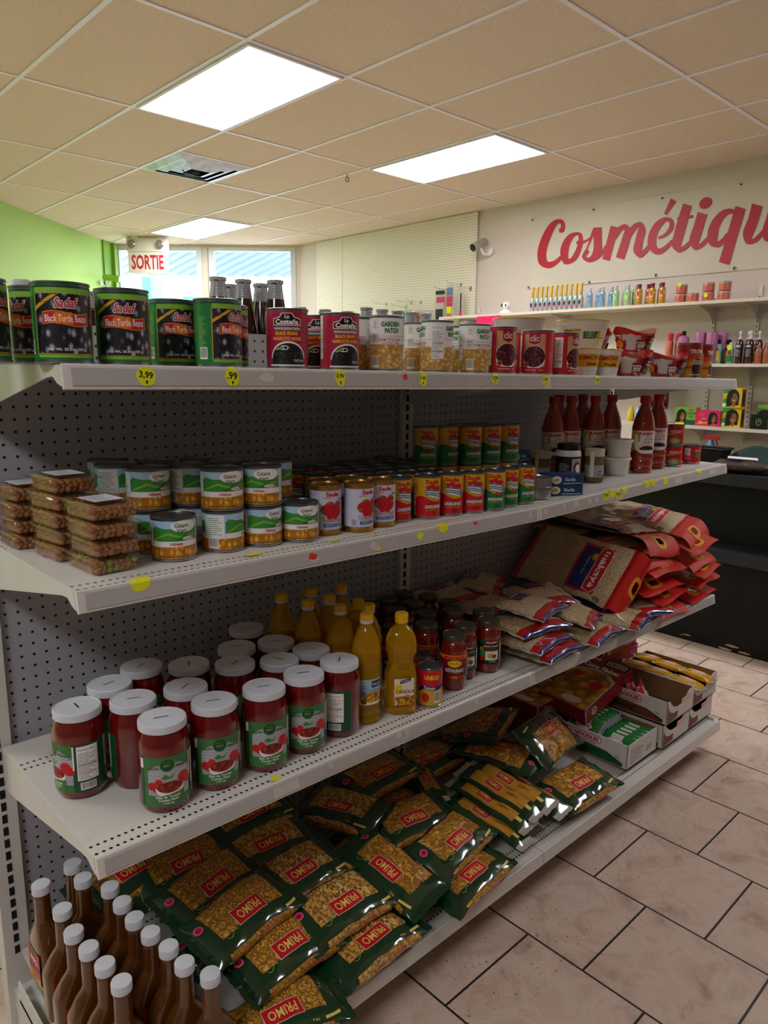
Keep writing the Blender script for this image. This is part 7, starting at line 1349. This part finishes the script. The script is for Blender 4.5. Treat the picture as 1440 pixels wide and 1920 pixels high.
mat('olive_card', '6f7f52', .5); m = MB().box(-.06, .06, 0, .06, 0, .170, 'olive_card'); a = Art(); a.ell(0, .09, .048, .040, 'hair_black'); a.ell(.004, .075, .022, .026, 'skin_brown'); a.ell(-.004, .078, .0025, .002, 'ink_black'); a.ell(.012, .078, .0025, .002, 'ink_black'); a.ell(.004, .062, .007, .003, 'ink_crimson'); a.rect(-.05, .05, .140, .165, 'ink_lime'); a.build(on_plane((0, 0, 0), (1, 0, 0), (0, 0, 1)), mb=m); tag(link('hair_care_box', m.mesh('hair_care_box'), None, (5.06, .300, zt), (0, 0, wx(0))), 'olive green box with a curly haired woman printed on it, behind the black box', 'box')
m = MB(); t_ = .002; m.box(-.11, .11, 0, .12, 0, t_, 'clear_pet'); m.box(-.11, .11, 0, t_, 0, .11, 'clear_pet'); m.box(-.11, -.108, 0, .12, 0, .11, 'clear_pet'); m.box(.108, .11, 0, .12, 0, .11, 'clear_pet'); m.box(-.118, .118, -.006, .0, .108, .114, 'flange_pet')
for y, l_ in ((.10, 'clear plastic bin at the right picture edge on the lowest wall shelf'), (1.05, 'clear plastic bin on the lowest wall shelf under the dark red pack')): tag(link('plastic_bin', m.mesh('plastic_bin') if y < 1 else bpy.data.meshes['plastic_bin'], None, (5.06, y if y > 1 else .10, zt), (0, 0, wx(0))), l_, 'plastic bin', 'clear plastic bins')
# dark red plastic pack and bottles left of the boxes
mat('maroon_film', '5a0c22', .15, coat=1.0); fn, P = bag_fn(.26, .18, .06, 31, .006); KIT['maroon_pack'] = [('maroon_pack', bag_mesh(fn, P, .26, lambda u, s: 'bag_white' if .03 < u < .07 and -.02 < s < .02 else 'maroon_film', 30, 40, .01, 'maroon_film', 'maroon_pack'), None)]
put('maroon_pack', 'shiny dark red plastic pack on the lowest wall shelf', 'pack', (5.00, 1.06, zt+.245), 0, tilt=Euler((0, radians(-84), 0)))
for i, (y, c_) in enumerate(((1.20, 'liquid_blue'), (1.26, 'rx_yellow'))):
    m = MB(); m.lathe([(.024, 0), (.026, .004), (.026, .08), (.012, .10), (.012, .12)], c_, 20); tag(link('cosmetic_bottle', m.mesh('cosmetic_bottle'), None, (4.97, y, zt)), ['blue bottle glimpsed behind the palm oil caps', 'yellow bottle glimpsed behind the palm oil caps'][i], 'bottle')
# ------------------------------------------------------------------ things on the black bench
zb_ = .966; mat('basket_black', '121214', .5); mat('dark_cloth', '16302c', .8, var=.1, bump=.3, bscale=80); mat('brown_pouch', '3f352c', .4, coat=.3, var=.1); mat('trigger_red', 'b0202c', .35); mat('spray_blue', '4f8fb5', .3)
t = thing('black_basket', 'small black plastic basket on the bench behind the short red cans', 'basket', (3.95, .205, zb_)); m = MB()
for z_, sc in ((.0, .78), (.105, 1.0)): pass
m.add([(-.11*s, -.07*s, z) for s, z in ((.8, 0), (1, .1))]+[(.11*s, -.07*s, z) for s, z in ((.8, 0), (1, .1))]+[(.11*s, .07*s, z) for s, z in ((.8, 0), (1, .1))]+[(-.11*s, .07*s, z) for s, z in ((.8, 0), (1, .1))], [(0, 2, 3, 1), (2, 4, 5, 3), (4, 6, 7, 5), (6, 0, 1, 7), (0, 6, 4, 2)], 'basket_black'); link('basin', m.mesh('basin'), t, None, (0, 0, pi/2))
m = MB(); m.tube([(-.072, -.115, .1), (.072, -.115, .1), (.072, .115, .1), (-.072, .115, .1), (-.072, -.115, .1)], .007, 'basket_black', 8); link('rim', m.mesh('rim'), t)
t = thing('spray_bottle', 'spray bottle with a red trigger head standing behind the black basket', 'spray bottle', (4.12, .265, zb_)); m = MB(); m.lathe([(.030, 0), (.034, .005), (.034, .090), (.014, .120), (.012, .135)], 'spray_blue', 20); link('bottle', m.mesh('bottle'), t); m = MB(); m.box(-.055, .045, -.012, .012, .135, .160, 'trigger_red'); m.tube([(-.03, 0, .137), (-.045, 0, .115), (-.048, 0, .095)], .006, 'trigger_red', 6); link('trigger_head', m.mesh('trigger_head'), t, None, (0, 0, radians(75)))
m = MB(); R = random.Random(5); n = 26; rows = 16; v = []
for j in range(rows+1):
    for i in range(n+1):
        u, w_ = i/n, j/rows; env = (sin(pi*u)**.5)*(sin(pi*w_)**.45); v.append((-.13+.26*u, -.16+.32*w_, env*(.060+.055*sin(w_*2.2+u*1.5))+.012*env*sin(u*14+w_*5)))
m.add(v, [(j*(n+1)+i, j*(n+1)+i+1, (j+1)*(n+1)+i+1, (j+1)*(n+1)+i) for j in range(rows) for i in range(n)], 'dark_cloth', True); tag(link('dark_green_cloth', m.mesh('cloth'), None, (4.08, -.02, zb_+.001)), 'crumpled dark green cloth heaped on the black bench', 'cloth')
fn, P = bag_fn(.30, .20, .060, 41, .006); t = thing('brown_pouch', 'flat brown pouch with a purple foil corner overhanging the bench edge', 'pouch', (3.725, -.075, zb_+.034), (0, 0, radians(-75))); link('film', bag_mesh(fn, P, .30, lambda u, s: 'brown_pouch', 30, 40, .008, 'brown_pouch', 'pouch_film'), t)
mat('purple_foil', '8a6a8a', .2, coat=1.0, var=.4, vscale=80); m = MB(); m.box(-.215, -.140, -.075, .02, -.012, -.004, 'purple_foil'); a = Art(); a.rect(-.175, -.145, -.06, .01, 'noodle_print'); a.build(on_plane((0, 0, -.004), (1, 0, 0), (0, 1, 0)), mb=m, base=.0005); link('foil_corner', m.mesh('foil_corner'), t)
m = MB(); m.box(-.09, .06, -.060, .060, 0, .0012, 'paper_white'); a = Art(); a.rect(-.08, .05, -.055, -.045, 'ink_crimson'); a.build(on_plane((0, 0, .0012), (1, 0, 0), (0, 1, 0)), mb=m); tag(link('paper_sheet', m.mesh('paper_sheet'), None, (3.76, -.08, zb_+.0755), (.0, .03, radians(-70))), 'sheet of white paper lying on the brown pouch', 'paper')
# ------------------------------------------------------------------ hooks and packs on the wall pegboard
def hook(y, z, lab, ln=.20):
    m = MB(); m.tube([(5.175, y, z), (5.175-ln, y, z+.005), (5.175-ln-.015, y, z+.022)], .003, 'chrome', 6); m.box(5.172, 5.176, y-.012, y+.012, z-.02, z+.02, 'chrome'); tag(link('display_hook', m.mesh('display_hook')), lab, 'hook', 'metal display hooks')
for y, z, l_ in ((4.299, 2.203, 'empty display hook farthest left on the pegboard'), (3.997, 2.159, 'lower empty display hook in the middle of the pegboard'), (3.919, 2.197, 'empty display hook just right of the lower middle one'), (3.780, 2.195, 'empty display hook fourth from the left'), (3.245, 2.328, 'display hook holding the tall clear pack'), (3.40, 2.290, 'display hook holding the pink card pack'), (3.12, 2.285, 'display hook nearest the pegboard right edge')): hook(y, z, l_)
mat('pack_clear', 'c9c6bc', .15, alpha=.55, var=0, coat=1.0); mat('card_pink', 'c0305c', .5); mat('mesh_black', '15181c', .5)
def hang_pack(y, z, w_, h_, x, items, lab):
    t = thing('hanging_pack', lab, 'hanging pack', (x, y, z)); m = MB().box(-.004, .004, -w_/2, w_/2, -h_, 0, 'pack_clear'); link('sleeve', m.mesh('sleeve'), t)
    for k_, (y0, y1, z0, z1_, c_) in enumerate(items): link('insert', MB().box(-.010-.001*k_, -.0045, y0, y1, z0, z1_, c_).mesh('insert'), t)
hang_pack(3.400, 2.285, .145, .34, 5.06, [(-.055, .050, -.18, -.07, 'card_pink'), (-.05, .06, -.045, -.01, 'basket_black')], 'clear pack with a pink card hanging on the pegboard')
hang_pack(3.245, 2.318, .085, .36, 5.02, [(-.035, .035, -.10, -.03, 'ink_steelblue'), (-.036, .036, -.20, -.11, 'card_pink'), (-.020, .030, -.27, -.205, 'sticker_yellow'), (-.03, .03, -.345, -.28, 'coral')], 'tall clear pack with a yellow price tag on the pegboard')
hang_pack(3.120, 2.280, .060, .36, 5.04, [(-.006, .006, -.30, -.05, 'mesh_black'), (-.014, .014, -.27, -.20, 'card_pink')], 'narrow clear pack with a black comb, rightmost on the pegboard')
hang_pack(3.330, 2.150, .110, .24, 4.97, [(-.045, .045, -.20, -.06, 'mesh_black')], 'clear pack with a round black sponge in front of the pink card pack')
for i, (y, z, c_) in enumerate(((4.62, 2.10, 'coral'), (4.40, 2.09, 'ink_steelblue'), (4.20, 2.08, 'sticker_yellow'), (4.02, 2.10, 'card_pink'), (3.86, 2.11, 'ink_teal'), (3.70, 2.10, 'ink_brown'), (3.58, 2.09, 'basket_black'))):
    hang_pack(y, z, .12, .22, 5.06, [(-.05, .05, -.19, -.02, c_)], 'clear pack with a %s card hanging low on the pegboard' % ['coral', 'blue', 'yellow', 'pink', 'teal', 'brown', 'black'][i]); m = MB(); m.tube([(5.175, y, z+.004), (5.03, y, z+.004)], .003, 'chrome', 6); tag(link('display_hook', m.mesh('display_hook')), 'display hook holding the pack with the %s card' % ['coral', 'blue', 'yellow', 'pink', 'teal', 'brown', 'black'][i], 'hook', 'metal display hooks')
